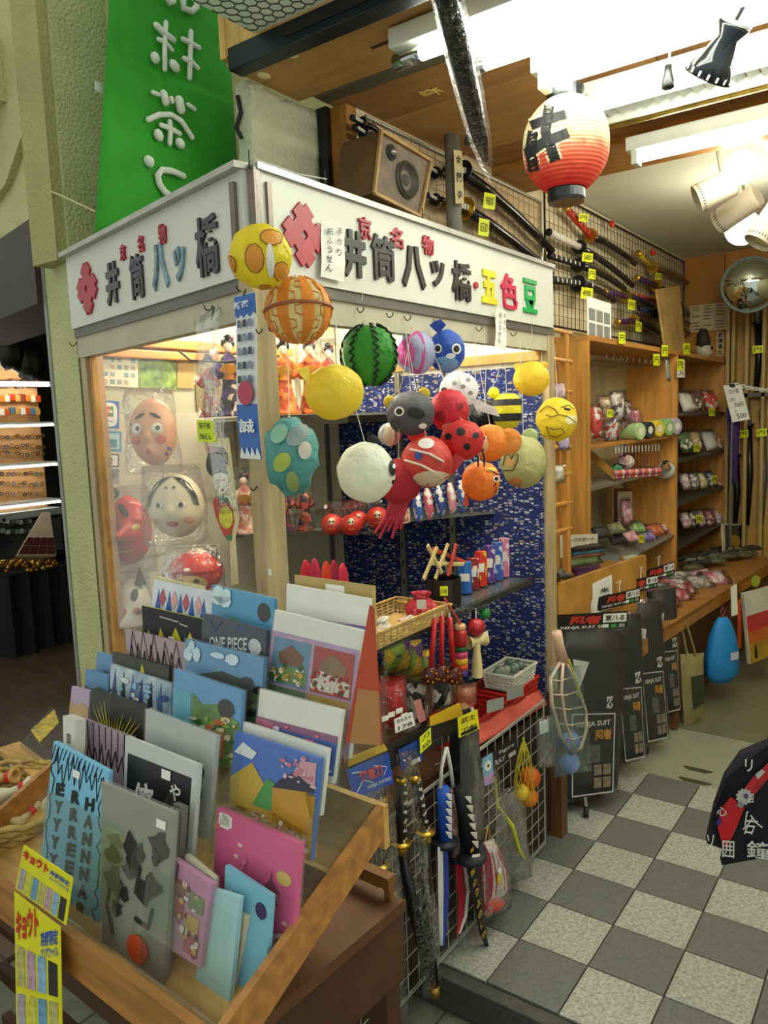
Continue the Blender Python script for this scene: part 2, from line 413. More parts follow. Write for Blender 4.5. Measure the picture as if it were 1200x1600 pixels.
st(B().box((-.545, -.125, 2.70), (.16, .05, .56)).box((-.615, -.11, 2.70), (.02, .09, .57)), 'trim_4', FB)
# rough rendered column that stands on the booth roof line, jamb beside it
ROUGH = M('d3d6ba', .95, 0, .07, 9, 1., 70)
def rough_box(c, s, mat, name, seed=0, amp=.006):
    t = bmesh.new(); bmesh.ops.create_cube(t, size=1)
    for v in t.verts: v.co = V((v.co.x*s[0], v.co.y*s[1], v.co.z*s[2]))
    bmesh.ops.subdivide_edges(t, edges=t.edges[:], cuts=14, use_grid_fill=True)
    for v in t.verts: v.co += V(c)+v.co.normalized()*amp*mnoise(v.co*28+V((seed, 0, 0)))
    b = B(); b.bm.free(); b.bm = t; return st(b, name, mat, smooth=True)
rough_box((-.675, .11, 2.185), (.05, .29, .455), ROUGH, 'wall_column', 3)
st(B().box((-.635, .263, 2.19), (.04, .02, .46)), 'trim_5', M('16181a', .4))
st(B().box((-.592, .30, 2.19), (.07, .05, .46)), 'trim_6', wood('a5712f', .6, .5, (4, 4, .6)))
# left pillar with its beam over the neighbouring shop
PX1 = -1.02
def st_p(b, n, m=PLASTER): return st(b, n, m)
pf = KL+LN*.006
def LP(a, d, z): p = KL+LX*a+LN*d; return V((p.x, p.y, z))
# street pillar: front face continues the booth's left face
wp = .205
pa_, pb_ = LP(-wp, 0, 0), LP(-.004, 0, 0)
st_p(B().prism([(pa_.x, pa_.y), (pb_.x, pb_.y), (-1.048, -.3), (-1.048, .1), (pa_.x, .1)], (0, 0, -.09), V((1, 0, 0)), V((0, 1, 0)), 2.06).prism([(pa_.x, pa_.y), (pb_.x, pb_.y), (pb_.x, .1), (pa_.x, .1)], (0, 0, 1.97), V((1, 0, 0)), V((0, 1, 0)), 1.13), 'wall_pillar')
st(B().slab([LP(-wp-.022, .004, -.09), LP(-wp, .004, -.09), LP(-wp, .004, 2.06), LP(-wp-.022, .004, 2.06)], .3), 'trim_7', M('8f938c', .5, .4))
# beam over the neighbour with haunch
st_p(B().slab([LP(-1.3, .0, 2.06), LP(-wp+.001, .0, 2.06), LP(-wp+.001, .0, 3.1), LP(-1.3, .0, 3.1)], .4), 'wall_beam')
def lpoly(pts, d0, th):
    b = B(); a = b._v([LP(x, d0+th, z) for x, z in pts]); c = b._v([LP(x, d0, z) for x, z in pts]); n = len(pts)
    b._f(a); b._f(c[::-1])
    for i in range(n): b._f([a[i], c[i], c[(i+1) % n], a[(i+1) % n]])
    return b
st_p(lpoly([(-1.3, 2.12), (-.42, 2.24), (-.035, 2.42), (-.035, 3.1), (-1.3, 3.1)], 0, .022), 'trim_8')
st_p(B().slab([LP(-1.0, .15, 2.45), LP(-.33, .15, 2.45), LP(-.33, .15, 2.62), LP(-1.0, .15, 2.62)], .15), 'trim_9')
wn = st(B().slab([LP(-1.0, .03, 2.62), LP(-.39, .03, 2.62), LP(-.39, .03, 3.1), LP(-1.0, .03, 3.1)], .02), 'window_1', M('6f8c8a', .15, 0, .2))
B().slab([LP(-.41, .04, 2.62), LP(-.385, .04, 2.62), LP(-.385, .04, 3.1), LP(-.41, .04, 3.1)], .02).o('window_frame', M('2c2f2c', .5), wn)
# wall running back from the pillar behind the banner
st_p(B().box((-1.10, .35, 2.52), (.12, 1.5, 1.15)), 'wall_alley', M('a9a770', .85, 0, .1, 6, .8, 110))
st_p(B().box((-1.03, -.19, 2.52), (.03, .012, 1.15)).box((-1.03, .02, 2.30), (.03, .3, .012)), 'trim_10', M('b9b97c', .85, 0, .1, 6))
# neighbouring shop on the left: dark fascia, floor, back wall
NX0, NX1 = -4.6, -1.3
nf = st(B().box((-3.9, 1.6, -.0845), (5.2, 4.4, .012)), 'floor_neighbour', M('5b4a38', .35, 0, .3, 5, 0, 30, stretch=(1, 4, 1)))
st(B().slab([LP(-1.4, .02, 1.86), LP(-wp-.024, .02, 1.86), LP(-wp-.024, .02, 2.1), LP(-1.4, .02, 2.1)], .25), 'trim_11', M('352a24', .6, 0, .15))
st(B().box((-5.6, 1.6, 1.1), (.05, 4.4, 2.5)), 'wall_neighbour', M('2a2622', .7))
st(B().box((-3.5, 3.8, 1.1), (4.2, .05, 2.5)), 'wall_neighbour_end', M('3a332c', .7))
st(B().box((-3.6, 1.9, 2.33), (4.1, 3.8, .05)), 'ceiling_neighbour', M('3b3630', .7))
st(B().bar(LP(-2.6, -.02, -.075), LP(-wp-.03, -.02, -.075), .05, .02), 'trim_12', M('9c8878', .4, .5))
# banner
bq = [aX(148, 385, -.86)+V((0,0,.0)), aX(372, 300, -.86), aX(340, -200, -.79), aX(180, -200, -.79)]
bq[0].z = bq[1].z = 1.96
ban = thing('hanging_banner', mean(bq[:2]), 'tall green cloth banner with white brush characters behind the booth sign', 'banner')
B().sheet(bq, 14, 14, lambda u, v: .006*math.sin(u*7+v*3), .0015).o('cloth', M('2f9a22', .8, 0, .1, 12), ban, smooth=True)
q = bq
# brush characters drawn as rounded strokes: list of (polyline px, radius px)
strokes = [([(255, -8), (262, 6), (268, 3)], 5), ([(283, 0), (283, 14), (296, 19), (304, 12), (303, -4)], 5),
 # 抹
 ([(240, 40), (252, 52), (268, 64)], 5), ([(256, 36), (254, 70), (254, 110)], 4), ([(244, 62), (256, 68), (266, 80)], 3.5), ([(238, 88), (240, 95)], 7), ([(266, 100), (272, 108)], 7),
 ([(282, 62), (294, 68), (308, 76)], 4), ([(295, 50), (294, 90), (293, 124)], 4), ([(284, 92), (296, 98), (306, 108)], 4),
 # 茶
 ([(235, 145), (245, 149)], 3.5), ([(252, 146), (256, 162)], 6), ([(264, 154), (266, 160)], 4), ([(276, 156), (280, 174)], 7), ([(290, 164), (301, 172)], 3.5),
 ([(228, 188), (246, 180), (264, 180), (280, 190), (297, 216)], 4.5), ([(262, 190), (263, 208), (262, 226)], 4), ([(248, 196), (264, 202), (278, 210)], 4), ([(243, 208), (246, 216)], 7), ([(276, 222), (280, 228)], 7),
 # う
 ([(228, 250), (231, 256)], 8), ([(284, 276), (266, 268), (250, 266), (243, 274), (246, 288), (254, 300), (260, 304)], 5), ([(240, 332), (241, 336)], 6)]
b = B(); bn = (bq[1]-bq[0]).cross(bq[3]-bq[0]).normalized()
for L, r in strokes:
    P = [aP(x, y, bq[0], bn)+bn*.0085 for x, y in L]
    P = [P[0]]+P+[P[-1]]
    rr = [r*pxm(P[0])*k for k in ([.5]+[1]*(len(P)-2)+[.5])]
    P[0] = P[0]-(P[2]-P[1]).normalized()*rr[1]*.7; P[-1] = P[-1]+(P[-2]-P[-3]).normalized()*rr[-2]*.7
    b.tube(P, rr, 8)
ob = b.o('lettering', M('dfe6d8', .8, var=.03), ban, smooth=True); 
tp = [aX(148, 126, -.845), aX(178, 142, -.845), aX(178, 158, -.845), aX(148, 140, -.845)]
B().slab([tp[0], tp[1], tp[2], tp[3]], .001).o('tape', M('c9d0c0', .5), ban)
# cables near the pillar
B().tube([aL(40, 283, .03), aL(55, 290, .03), aL(90, 303, .03), aL(148, 330, -.01)], .0022, 6).o('cable', M('c9c58a', .6), None, 'thin pale cable slung across the green pillar', 'cable')
B().tube([aY(371, 150, -.042), aY(376, 175, -.042), aY(369, 200, -.042), aY(377, 215, -.042)], .006, 8).o('cable', BLACK, None, 'short black cable beside the banner edge and rough column', 'cable')
# ================================================================== BOOTH
bo = thing('display_booth', (-.55, .1, -.09), 'corner display booth with lit glass window, blue wave cloth walls and white sign boards', 'booth')
POST = wood('b09c74', .6, .5, (5, 5, .5)); LINT = M('bab39c', .6, 0, .07); SIGNW = M('d4d4ca', .45, 0, .04, 4); TRIMG = M('6f6a63', .45, .3); EDGE = M('a9a8a0', .35, .6)
ZT, ZB = 1.95, 1.76
B().box((XF-.012, -.556, .86), (.045, .05, 1.80), LX, None, .003).o('corner_post', POST, bo)
B().box((XF-.02, .775, .88), (.05, .045, 1.77), bev=.003).o('right_post', POST, bo)
B().slab([LP(0, -.004, -.08), LP(.035, -.004, -.08), LP(.035, -.004, 1.74), LP(0, -.004, 1.74)], .05).o('left_post', POST, bo)
B().slab([LP(.038, -.012, .5), LP(.062, -.012, .5), LP(.062, -.012, 1.68), LP(.038, -.012, 1.68)], .03).o('inner_frame', wood('b98a45', .6), bo)
# lintels below the signs
B().slab([LP(0, .0, 1.683), LP(.9, .0, 1.683), LP(.9, .0, 1.738), LP(0, .0, 1.738)], .03).o('lintel', LINT, bo)
B().box((XF-.015, .115, 1.712), (.03, 1.36, .052)).o('lintel', LINT, bo)
B().slab([LP(0, .006, 1.737), LP(.9, .006, 1.737), LP(.9, .006, 1.762), LP(0, .006, 1.762)], .03).o('sign_trim', TRIMG, bo)
B().box((XF-.009, .11, 1.7495), (.03, 1.365, .025)).o('sign_trim', TRIMG, bo)
# sign boards
Lw = (KC-KL).length
sl = B().slab([LP(0, .012, ZB), LP(Lw-.004, .012, ZB), LP(Lw-.004, .012, ZT), LP(0, .012, ZT)], .03).o('sign_board', SIGNW, bo, label='left sign board with raised dark and red characters')
sr = B().box((XF-.004, .108, (ZB+ZT)/2), (.03, 1.34, ZT-ZB)).o('sign_board', SIGNW, bo, label='long right sign board with raised black, yellow, red and green characters')
b = B(); b.bar(LP(0, .016, ZT+.004), LP(Lw, .016, ZT+.004), .03, .012); b.bar((XF+.004, -.565, ZT+.004), (XF+.004, .78, ZT+.004), .03, .012); b.o('sign_cap', EDGE, bo)
b = B(); b.bar((XF+.008, -.566, ZB), (XF+.008, -.566, ZT), .016, .016); b.bar(LP(Lw-.03, .018, ZB), LP(Lw-.03, .018, ZT-.02), .012, .008); b.bar((XF+.013, -.535, ZB), (XF+.013, -.535, ZT-.02), .008, .012); b.o('corner_strip', M('7d6f66', .4, .4), bo)
BP = [(KL.x+.02, KL.y+.01), (XF-.02, -.55), (XF-.02, .745), (KL.x+.02, .745)]
def plan(z, th, ins=0.): return B().prism([(KL.x+.02, KL.y+.012+ins), (XF-.02-ins*.5, -.553+ins), (XF-.02-ins*.5, .74), (KL.x+.02, .74)], (0, 0, z), V((1, 0, 0)), V((0, 1, 0)), th)
plan(1.915, .02).o('roof', M('8d8c80', .7), bo)
# characters on the signs
KD = M('2b2e33', .35, 0, .1); KB = M('3c5566', .3, 0, .35, 30, col2='8fb6c4'); KR = M('a8283a', .4); KK = M('26241f', .4)
def chars(par, items, N, off):
    for ch, c, X, wh, mm, nm in items:
        text([(ch, c+N*off, X, UZ, wh)], nm, mm, par, depth=.006, bold=.045 if ch in '井八ツ五' else .02)
def onL(px, py): return aL(px, py, .012)
def onR(px, py): return aX(px, py, XF+.011)
def crest(par, c, X, s, N, nm='crest'):
    """four interlocked-well crest: a stepped diamond with a hole"""
    c = V(c); D1 = (X+UZ).normalized(); D2 = (UZ-X).normalized(); b = B()
    for i in (-.36, .36):
        b.box(c+D1*(s*i)+N*.003, (s*.48, s*1.62, .006), D1, D2); b.box(c+D2*(s*i)+N*.003, (s*1.62, s*.48, .0058), D1, D2)
    return b.o(nm, M('b02a3c', .45), par)
crest(sl, onL(138, 451), LX, .066, LN)
crest(sr, onR(473, 368), V((0, 1, 0)), .062, V((1, 0, 0)))
Ls = [('井', 178, 443, .075, .10, KD), ('筒', 216, 432, .07, .10, KD), ('八', 252, 416, .075, .10, KB), ('ツ', 283, 412, .05, .07, KB), ('橋', 326, 384, .09, .115, KD), ('京', 194, 395, .028, .036, KR), ('名', 222, 381, .028, .036, KR), ('物', 256, 366, .032, .042, KR)]
chars(sl, [(ch, onL(px, py), LX, (w_, h_), mm, 'character') for ch, px, py, w_, h_, mm in Ls], LN, .0)
YX = V((0, 1, 0)); NX = V((1, 0, 0))
Rs = [('井', 552, 398, .08, .10, KK), ('筒', 597, 404, .09, .10, KK), ('八', 645, 418, .10, .10, KK), ('ツ', 682, 428, .065, .065, KK), ('橋', 720, 440, .10, .10, KK), ('京', 568, 357, .045, .048, KR), ('名', 618, 372, .05, .045, KR), ('物', 667, 384, .05, .045, KR),
      ('・', 742, 446, .022, .018, KR), ('五', 763, 449, .085, .09, M('ddd018', .4)), ('色', 794, 456, .105, .10, M('c41a48', .4)), ('豆', 827, 463, .095, .10, M('10a352', .4))]
chars(sr, [(ch, onR(px, py), YX, (w_, h_), mm, 'character') for ch, px, py, w_, h_, mm in Rs], NX, .0)
# blue wave cloth: back wall and end part of the side wall, white seigaiha-like dashes as print
def wavecloth(name):
    m = bpy.data.materials.new(name); m.use_nodes = True; nt = m.node_tree; bs = nt.nodes['Principled BSDF']; bs.inputs['Roughness'].default_value = .85
    tc = nt.nodes.new('ShaderNodeTexCoord'); mp = nt.nodes.new('ShaderNodeMapping'); mp.inputs['Scale'].default_value = (1, 1, 2.5)
    nt.links.new(tc.outputs['Object'], mp.inputs[0])
    vo = nt.nodes.new('ShaderNodeTexVoronoi'); vo.inputs['Scale'].default_value = 52; vo.inputs['Randomness'].default_value = .55; nt.links.new(mp.outputs[0], vo.inputs['Vector'])
    sp = nt.nodes.new('ShaderNodeSeparateColor'); nt.links.new(vo.outputs['Color'], sp.inputs[0])
    vo2 = nt.nodes.new('ShaderNodeTexVoronoi'); vo2.inputs['Scale'].default_value = 52; vo2.inputs['Randomness'].default_value = .55; vo2.feature = 'DISTANCE_TO_EDGE'; nt.links.new(mp.outputs[0], vo2.inputs['Vector'])
    g1 = nt.nodes.new('ShaderNodeMath'); g1.operation = 'GREATER_THAN'; g1.inputs[1].default_value = .28; nt.links.new(sp.outputs[0], g1.inputs[0])
    g2 = nt.nodes.new('ShaderNodeMath'); g2.operation = 'GREATER_THAN'; g2.inputs[1].default_value = .13; nt.links.new(vo2.outputs[0], g2.inputs[0])
    mu = nt.nodes.new('ShaderNodeMath'); mu.operation = 'MULTIPLY'; nt.links.new(g1.outputs[0], mu.inputs[0]); nt.links.new(g2.outputs[0], mu.inputs[1])
    sep = nt.nodes.new('ShaderNodeSeparateColor')
    r = nt.nodes.new('ShaderNodeValToRGB'); r.color_ramp.interpolation = 'CONSTANT'; e = r.color_ramp.elements
    e[0].color = (*lin('4f6cae'), 1); e[1].position = .4; e[1].color = (*lin('b4bac4'), 1); x_ = e.new(.78); x_.color = (*lin('8d8478'), 1); nt.links.new(sp.outputs[1], r.inputs[0])
    n = nt.nodes.new('ShaderNodeTexNoise'); n.inputs['Scale'].default_value = 60; nt.links.new(mp.outputs[0], n.inputs[0])
    rb = nt.nodes.new('ShaderNodeValToRGB'); rb.color_ramp.elements[0].color = (*lin('0b1130'), 1); rb.color_ramp.elements[1].color = (*lin('1b2f7c'), 1); nt.links.new(n.outputs[0], rb.inputs[0])
    mx = nt.nodes.new('ShaderNodeMix'); mx.data_type = 'RGBA'; nt.links.new(mu.outputs[0], mx.inputs[0]); nt.links.new(rb.outputs[0], mx.inputs[6]); nt.links.new(r.outputs[0], mx.inputs[7])
    nt.links.new(mx.outputs[2], bs.inputs['Base Color']); return m
CLOTH = wavecloth('wave_cloth')
B().box((-.585, .745, .78), (.86, .012, 1.72)).o('cloth_wall', CLOTH, bo)
B().box((-1.022, .47, .78), (.012, .55, 1.72)).o('cloth_wall', CLOTH, bo)
B().box((-.585, .75, 1.77), (.86, .01, .26)).o('back_panel', M('e4e2d2', .6), bo)
B().box((-.585, .735, 1.672), (.86, .02, .03)).o('top_rail', wood('b9884a', .6), bo)
B().box((-1.03, .2, .91), (.03, 1.08, 2.0)).o('side_wall', M('b9b59a', .7, 0, .06, 5), bo)
for zz, dd, hh in ((1.735, .03, .03), (1.70, .045, .025), (1.845, .03, .03)):
    B().box((-1.0-dd/2+.02, .06, zz), (dd, .8, hh), bev=.004).o('side_rail', wood('b5732f', .6, .35, (1, .4, 1)), bo)
plan(1.87, .012, .03).o('inner_ceiling', M('dcdccc', .6), bo)
# white boards of the side wall below the posters
for y0, z0, y1, z1 in ((-.33, 1.1, -.13, 1.53), (-.125, 1.25, .10, 1.53), (-.33, .75, -.10, 1.09), (-.095, .75, .12, 1.24)):
    B().box((-1.012, (y0+y1)/2, (z0+z1)/2), (.006, y1-y0-.006, z1-z0-.006)).o('wall_panel', M('c9c3ae', .5, 0, .05), bo)
for y0, z0, y1, z1 in ((.02, 1.53, .19, 1.62), (.12, 1.3, .19, 1.5), (.12, 1.1, .19, 1.28)):
    B().box((-1.0115, (y0+y1)/2, (z0+z1)/2), (.006, y1-y0-.006, z1-z0-.006)).o('wall_panel', M('7c6f42', .5, 0, .08), bo)
# glass of the left window
B().slab([LP(.06, -.016, .55), LP(Lw-.05, -.016, .55), LP(Lw-.05, -.016, 1.685), LP(.06, -.016, 1.685)], .003).o('glass_pane', GLASS, bo)
# base panels
B().slab([LP(.02, -.01, -.085), LP(Lw-.04, -.01, -.085), LP(Lw-.04, -.01, .55), LP(.02, -.01, .55)], .02).o('base_panel', wood('6d4a2a', .5), bo)
plan(.495, .02, .03).o('table_board', wood('5a3d26', .5), bo)
# shelf standards and glass shelves
for Y in (.3, .66): B().box((-1.012, Y, 1.1), (.012, .022, 1.1)).o('shelf_standard', M('8d8a80', .35, .7), bo)
for X in (-.72, -.50):
    sd = B().box((X, .733, 1.1), (.022, .012, 1.1)).o('shelf_standard', M('7f7d76', .35, .7), bo)
    for k in range(14): B().box((X, .7265, .66+k*.07), (.006, .001, .022)).o('slot', M('1d1d20'), sd)
SHG = M('5d6360', .12, .2, .05, spec=.8); SHG2 = clear('shelf_glass', tint=(.50, .56, .55), gloss=.3, rough=.03, bump=0)
sh2 = [(-.73, .07), (-1.01, .15), (-1.01, .735), (-.33, .735)]
sh1 = [(-.70, .02), (-1.01, .09), (-1.01, .735), (-.40, .735)]
for pts, z in ((sh2, 1.145), (sh1, 1.50)):
    s_ = B().prism([p for p in pts][::-1], (0, 0, z), V((1, 0, 0)), V((0, 1, 0)), .008).o('glass_shelf', SHG, bo)
    for Y in (.3, .66): B().bar((-1.0, Y, z-.012), (-.62, Y, z-.012), .006, .022).o('bracket', M('77756c', .4, .6), s_)
# low counter shelf in the booth with wire-grid front
# fluorescent lamp inside the booth top
B().cyl((-.85, -.2, 1.855), (-.85, .6, 1.855), .012).o('lamp_tube', M('fff6e0', .5, emit=TUBE*2.2), bo)
B().cyl((-.27, -.35, 1.855), (-.27, .65, 1.855), .012).o('lamp_tube', M('fff6e0', .5, emit=TUBE*2.2), bo)
B().tube([LP(.20, -.2, 1.69), LP(.26, -.2, 1.66), LP(.40, -.22, 1.645), LP(.62, -.22, 1.64)], .003, 6).o('wire', M('2b2115', .6), bo)
# hooks along the lintels
def hook(p, N, s=.02, par=bo, mat=IRON):
    p, N = V(p), V(N)
    P = [p+N*(.002)]+[p+N*(.004+s*.45*(1-math.cos(a)))-UZ*(s*.5*math.sin(a)) for a in [k*.45 for k in range(8)]]
    return B().tube(P, .0013, 6).o('hook', mat, par)
for px, py in ((556, 482), (602, 490), (630, 495), (676, 500), (742, 512), (796, 520)): hook(aX(px, py, XF+.0005), NX)
for px, py in ((385, 448), (334, 478), (121, 535)): hook(aL(px, py, .001), LN)
hook(aX(390, 262, XF+.01), UZ, .03); hook((XF, -.35, 1.962), UZ, .035); hook((XF, .02, 1.962), UZ, .03)
for px, py in ((412, 515), (403, 760), (432, 512)): hook(aP(px, py, KC+LN*.012, LN), LN, .014)
print_lbl = [aP(x, y, KC+LN*.012, LN) for x, y in ((408, 899), (424, 899), (423, 889), (407, 889))]
B().slab(print_lbl, .001).o('sticker', PAPERW, bo)
B().tube([(XF+.012, -.56, 1.965), (XF+.02, -.45, 1.962), (XF+.012, -.36, 1.975)], .0011, 5).o('string', STRING, bo)
# ================================================================== CEILING LIGHTS AND HANGING THINGS OF THE SHOP
LAMP = M('fbfff0', .5, emit=TUBE, var=.0); BATTEN = M('e3e6da', .4, 0, .04)
def fluor(x0, x1, Y, z, label, chrome=False, batten=True, cap='white', rz=.0, h=.045, tz=None):
    t = thing('fluorescent_lamp', ((x0+x1)/2, Y, z-.03), label, 'lamp')
    if batten: B().box(((x0+x1)/2, Y, z+.022), (x1-x0+.03, .07, h), bev=.004).o('batten', BATTEN, t)
    tz = tz or z-.022
    B().cyl((x0+.03, Y, tz), (x1-.03, Y, tz), .0155, n=14).o('tube', LAMP, t, smooth=True)
    for xx in (x0+.012, x1-.012):
        if chrome: B().cyl((xx-.03, Y, tz), (xx+.045, Y, tz), .019, n=16).o('end_cap', CHROME, t, smooth=True)
        else: B().box((xx, Y, tz+.005), (.022, .05, .055), bev=.003).o('lamp_holder', BATTEN, t)
    return t
fluor(-.19, 1.5, .03, 2.372, 'fluorescent tube with chrome end cap nearest the street under the brown ceiling', chrome=True)
fluor(-.10, 1.5, .185, 2.375, 'second fluorescent tube with chrome end cap behind the street one', chrome=True)
fluor(.02, 1.5, .375, 2.37, 'white batten fluorescent lamp just in front of the paper lantern cord', h=.05)
fluor(.06, 1.5, .62, 2.37, 'fluorescent lamp in front of the slanted louvre panel', h=.03)
fluor(.02, 1.5, 1.13, 2.36, 'fluorescent lamp mounted against the wooden beam below the brass pipe')
t = B().box((.215, .47, 2.405), (.05, .03, .03), bev=.003)
# louvre panel of slanted slats
lv = thing('louvre_panel', (.7, .80, 2.39), 'white ceiling louvre of slanted slats between two lamps', 'louvre')
B().box((.72, .685, 2.412), (1.5, .012, .03)).o('frame', BATTEN, lv); B().box((.72, .905, 2.408), (1.5, .012, .03)).o('frame', BATTEN, lv)
sl_ = None
for k in range(38):
    x = .0+k*.037
    if sl_ is None: sl_ = B().box((x, .795, 2.418), (.03, .205, .004), (1, 0, .55), (0, 1, 0)).o('slat', M('cfd2cb', .5), lv); s0 = x
    else: c = sl_.copy(); COL.objects.link(c); c.location.x += x-s0
B().cyl((-.02, .945, 2.405), (1.6, .945, 2.405), .016).o('ceiling_pipe', M('b79a45', .4, .5, .3, 30, .3, 60), None, 'brass coloured pipe running under the ceiling behind the louvre', 'pipe', smooth=True)
# black tongue bulbs / pull switches
def pull(px, py0, py1, X, lab, plug=True, r=.016):
    q = aZ(px+1, py1, X); p = V((q.x, q.y, 2.4)); t = thing('pendant_socket', q, lab, 'lamp socket')
    if plug: B().box((p.x, p.y, min(p.z, 2.4)), (.05, .03, .025), bev=.003).o('ceiling_plug', BATTEN, t)
    B().tube([V((q.x, q.y, 2.421)), (q+V((.006, 0, .08))), q+V((0, 0, .02))], .003, 6).o('cord', WHITE, t)
    B().lathe([(0, .03), (.008, .03), (.010, .012), (r, -.01), (r, -.022), (r*.9, -.024), (0, -.024)], 16, q).o('socket', M('1c2022', .35), t, smooth=True)
    return t
pull(1043, 45, 122, 2.30, 'black lamp socket hanging on a white cord before the louvre')
pull(735, 165, 212, 2.25, 'black lamp socket hanging beside the plastic wrapped sword', False, .02)
# hook
hk = aZ(928, 90, 2.40); B().tube([hk+V((0, 0, .022)), hk, hk-V((0, 0, .012)), hk+V((.008, 0, -.022)), hk+V((.014, 0, -.012)), hk+V((.014, 0, -.004))], .0018, 6).o('ceiling_hook', WHITE, None, 'small white screw hook under the ceiling right of the lantern', 'hook')
# paper lantern
LC = aX(884, 228, .06); LR = 66*pxm(LC); LH = 66*pxm(LC)
def lantern_paper():
    m = bpy.data.materials.new('lantern_paper'); m.use_nodes = True; nt = m.node_tree; bs = nt.nodes['Principled BSDF']; bs.inputs['Roughness'].default_value = .6
    tc = nt.nodes.new('ShaderNodeTexCoord'); sp = nt.nodes.new('ShaderNodeSeparateXYZ'); nt.links.new(tc.outputs['Object'], sp.inputs[0])
    mr = nt.nodes.new('ShaderNodeMapRange'); mr.inputs[1].default_value = 0; mr.inputs[2].default_value = 2*LH; nt.links.new(sp.outputs[2], mr.inputs[0])
    n = nt.nodes.new('ShaderNodeTexNoise'); n.inputs['Scale'].default_value = 26; nt.links.new(tc.outputs['Object'], n.inputs[0])
    ad = nt.nodes.new('ShaderNodeMath'); ad.operation = 'MULTIPLY_ADD'; ad.inputs[1].default_value = .35; nt.links.new(n.outputs[0], ad.inputs[0]); nt.links.new(mr.outputs[0], ad.inputs[2])
    r = nt.nodes.new('ShaderNodeValToRGB'); e = r.color_ramp.elements; e[0].position = .2; e[0].color = (*lin('c8262a'), 1); e[1].position = .72; e[1].color = (*lin('e8d8ac'), 1)
    x = e.new(.5); x.color = (*lin('dc6a4c'), 1); nt.links.new(ad.outputs[0], r.inputs[0]); nt.links.new(r.outputs[0], bs.inputs['Base Color'])
    tr = nt.nodes.new('ShaderNodeBsdfTranslucent'); nt.links.new(r.outputs[0], tr.inputs[0]); mx = nt.nodes.new('ShaderNodeMixShader'); mx.inputs[0].default_value = .35
    nt.links.new(bs.outputs[0], mx.inputs[1]); nt.links.new(tr.outputs[0], mx.inputs[2]); nt.links.new(mx.outputs[0], nt.nodes['Material Output'].inputs[0]); return m
ln = thing('paper_lantern', LC-V((0, 0, LH*1.3)), 'round red and cream ribbed paper lantern with black brush character', 'lantern')
def lr(z):  # radius at height -1..1
    return LR*(1-abs(z)**2.6*.52)
prof = []
NR = 25
for i in range(NR*4+1):
    z = -1+2*i/(NR*4); rib = .014*abs(math.sin(math.pi*(i/4)))
    prof.append((lr(z)*(.985+rib*1.6), z*LH))
B().lathe(prof, 40, LC).o('paper_body', lantern_paper(), ln, smooth=True)
B().lathe([(0, .0), (LR*.42, 0), (LR*.44, .01), (LR*.44, LR*.34), (LR*.40, LR*.36), (LR*.40, .02), (0, .015)], 32, LC+V((0, 0, -LH*1.30))).o('bottom_ring', M('14181a', .25), ln, smooth=False)
B().lathe([(LR*.40, 0), (LR*.44, .0), (LR*.44, LR*.30), (LR*.36, LR*.32), (0, LR*.31)], 32, LC+V((0, 0, LH*.97))).o('top_ring', M('14181a', .25), ln)
B().tube([LC+V((0, LR*.4*math.cos(a), LH*1.25+LR*.62*math.sin(a)*.9)) for a in [k*math.pi/12 for k in range(13)]], .004, 6).o('handle', M('22262a', .3, .5), ln)
B().tube([V((LC.x, LC.y, 2.42)), LC+V((0, 0, LH*1.75)), LC+V((0, 0, LH*1.25))], .004, 6).o('cord', M('5a5f60', .5), ln)
B().box((LC.x, LC.y, 2.408), (.055, .03, .028), bev=.003).o('ceiling_plug', BATTEN, ln)
# brush character laid on the ribs: strokes in px, pushed onto the surface
def on_lantern(x, y, lift):
    d = ray(x, y).normalized(); tca = (LC-CAM).dot(d); lo, hi = tca-LR*1.4, tca
    for k in range(80):
        t_ = lo+(hi-lo)*k/79; P = CAM+d*t_; z = max(-.999, min(.999, (P.z-LC.z)/LH))
        if math.hypot(P.x-LC.x, P.y-LC.y) <= lr(z)+lift: return P
    return CAM+d*hi
def stroke_on(pl, r, lift, mat, nm):
    pts = []
    for (x0, y0), (x1, y1) in zip(pl, pl[1:]):
        for k in range(7): pts.append((x0+(x1-x0)*k/7, y0+(y1-y0)*k/7))
    pts.append(pl[-1]); b = B(); L, Rr = [], []
    for i, (x, y) in enumerate(pts):
        x2, y2 = pts[min(i+1, len(pts)-1)]; x0, y0 = pts[max(0, i-1)]; dx, dy = x2-x0, y2-y0; n_ = math.hypot(dx, dy) or 1
        L.append((x-dy/n_*r, y+dx/n_*r)); Rr.append((x+dy/n_*r, y-dx/n_*r))
    a = b._v([on_lantern(x, y, lift) for x, y in L]); c = b._v([on_lantern(x, y, lift) for x, y in Rr])
    for i in range(len(a)-1): b._f([a[i], a[i+1], c[i+1], c[i]])
    return b
big = [([(829, 196), (856, 186), (884, 178)], 7), ([(822, 240), (850, 222), (888, 207)], 8), ([(858, 165), (852, 205), (868, 252)], 8), ([(833, 205), (828, 235), (834, 268)], 8)]
for L, r in big: stroke_on(L, r+4, .0015, None, '').o('character_outline', M('e6dcb4', .6), ln)
for L, r in big: stroke_on(L, r, .003, None, '').o('character', M('15171a', .6), ln)
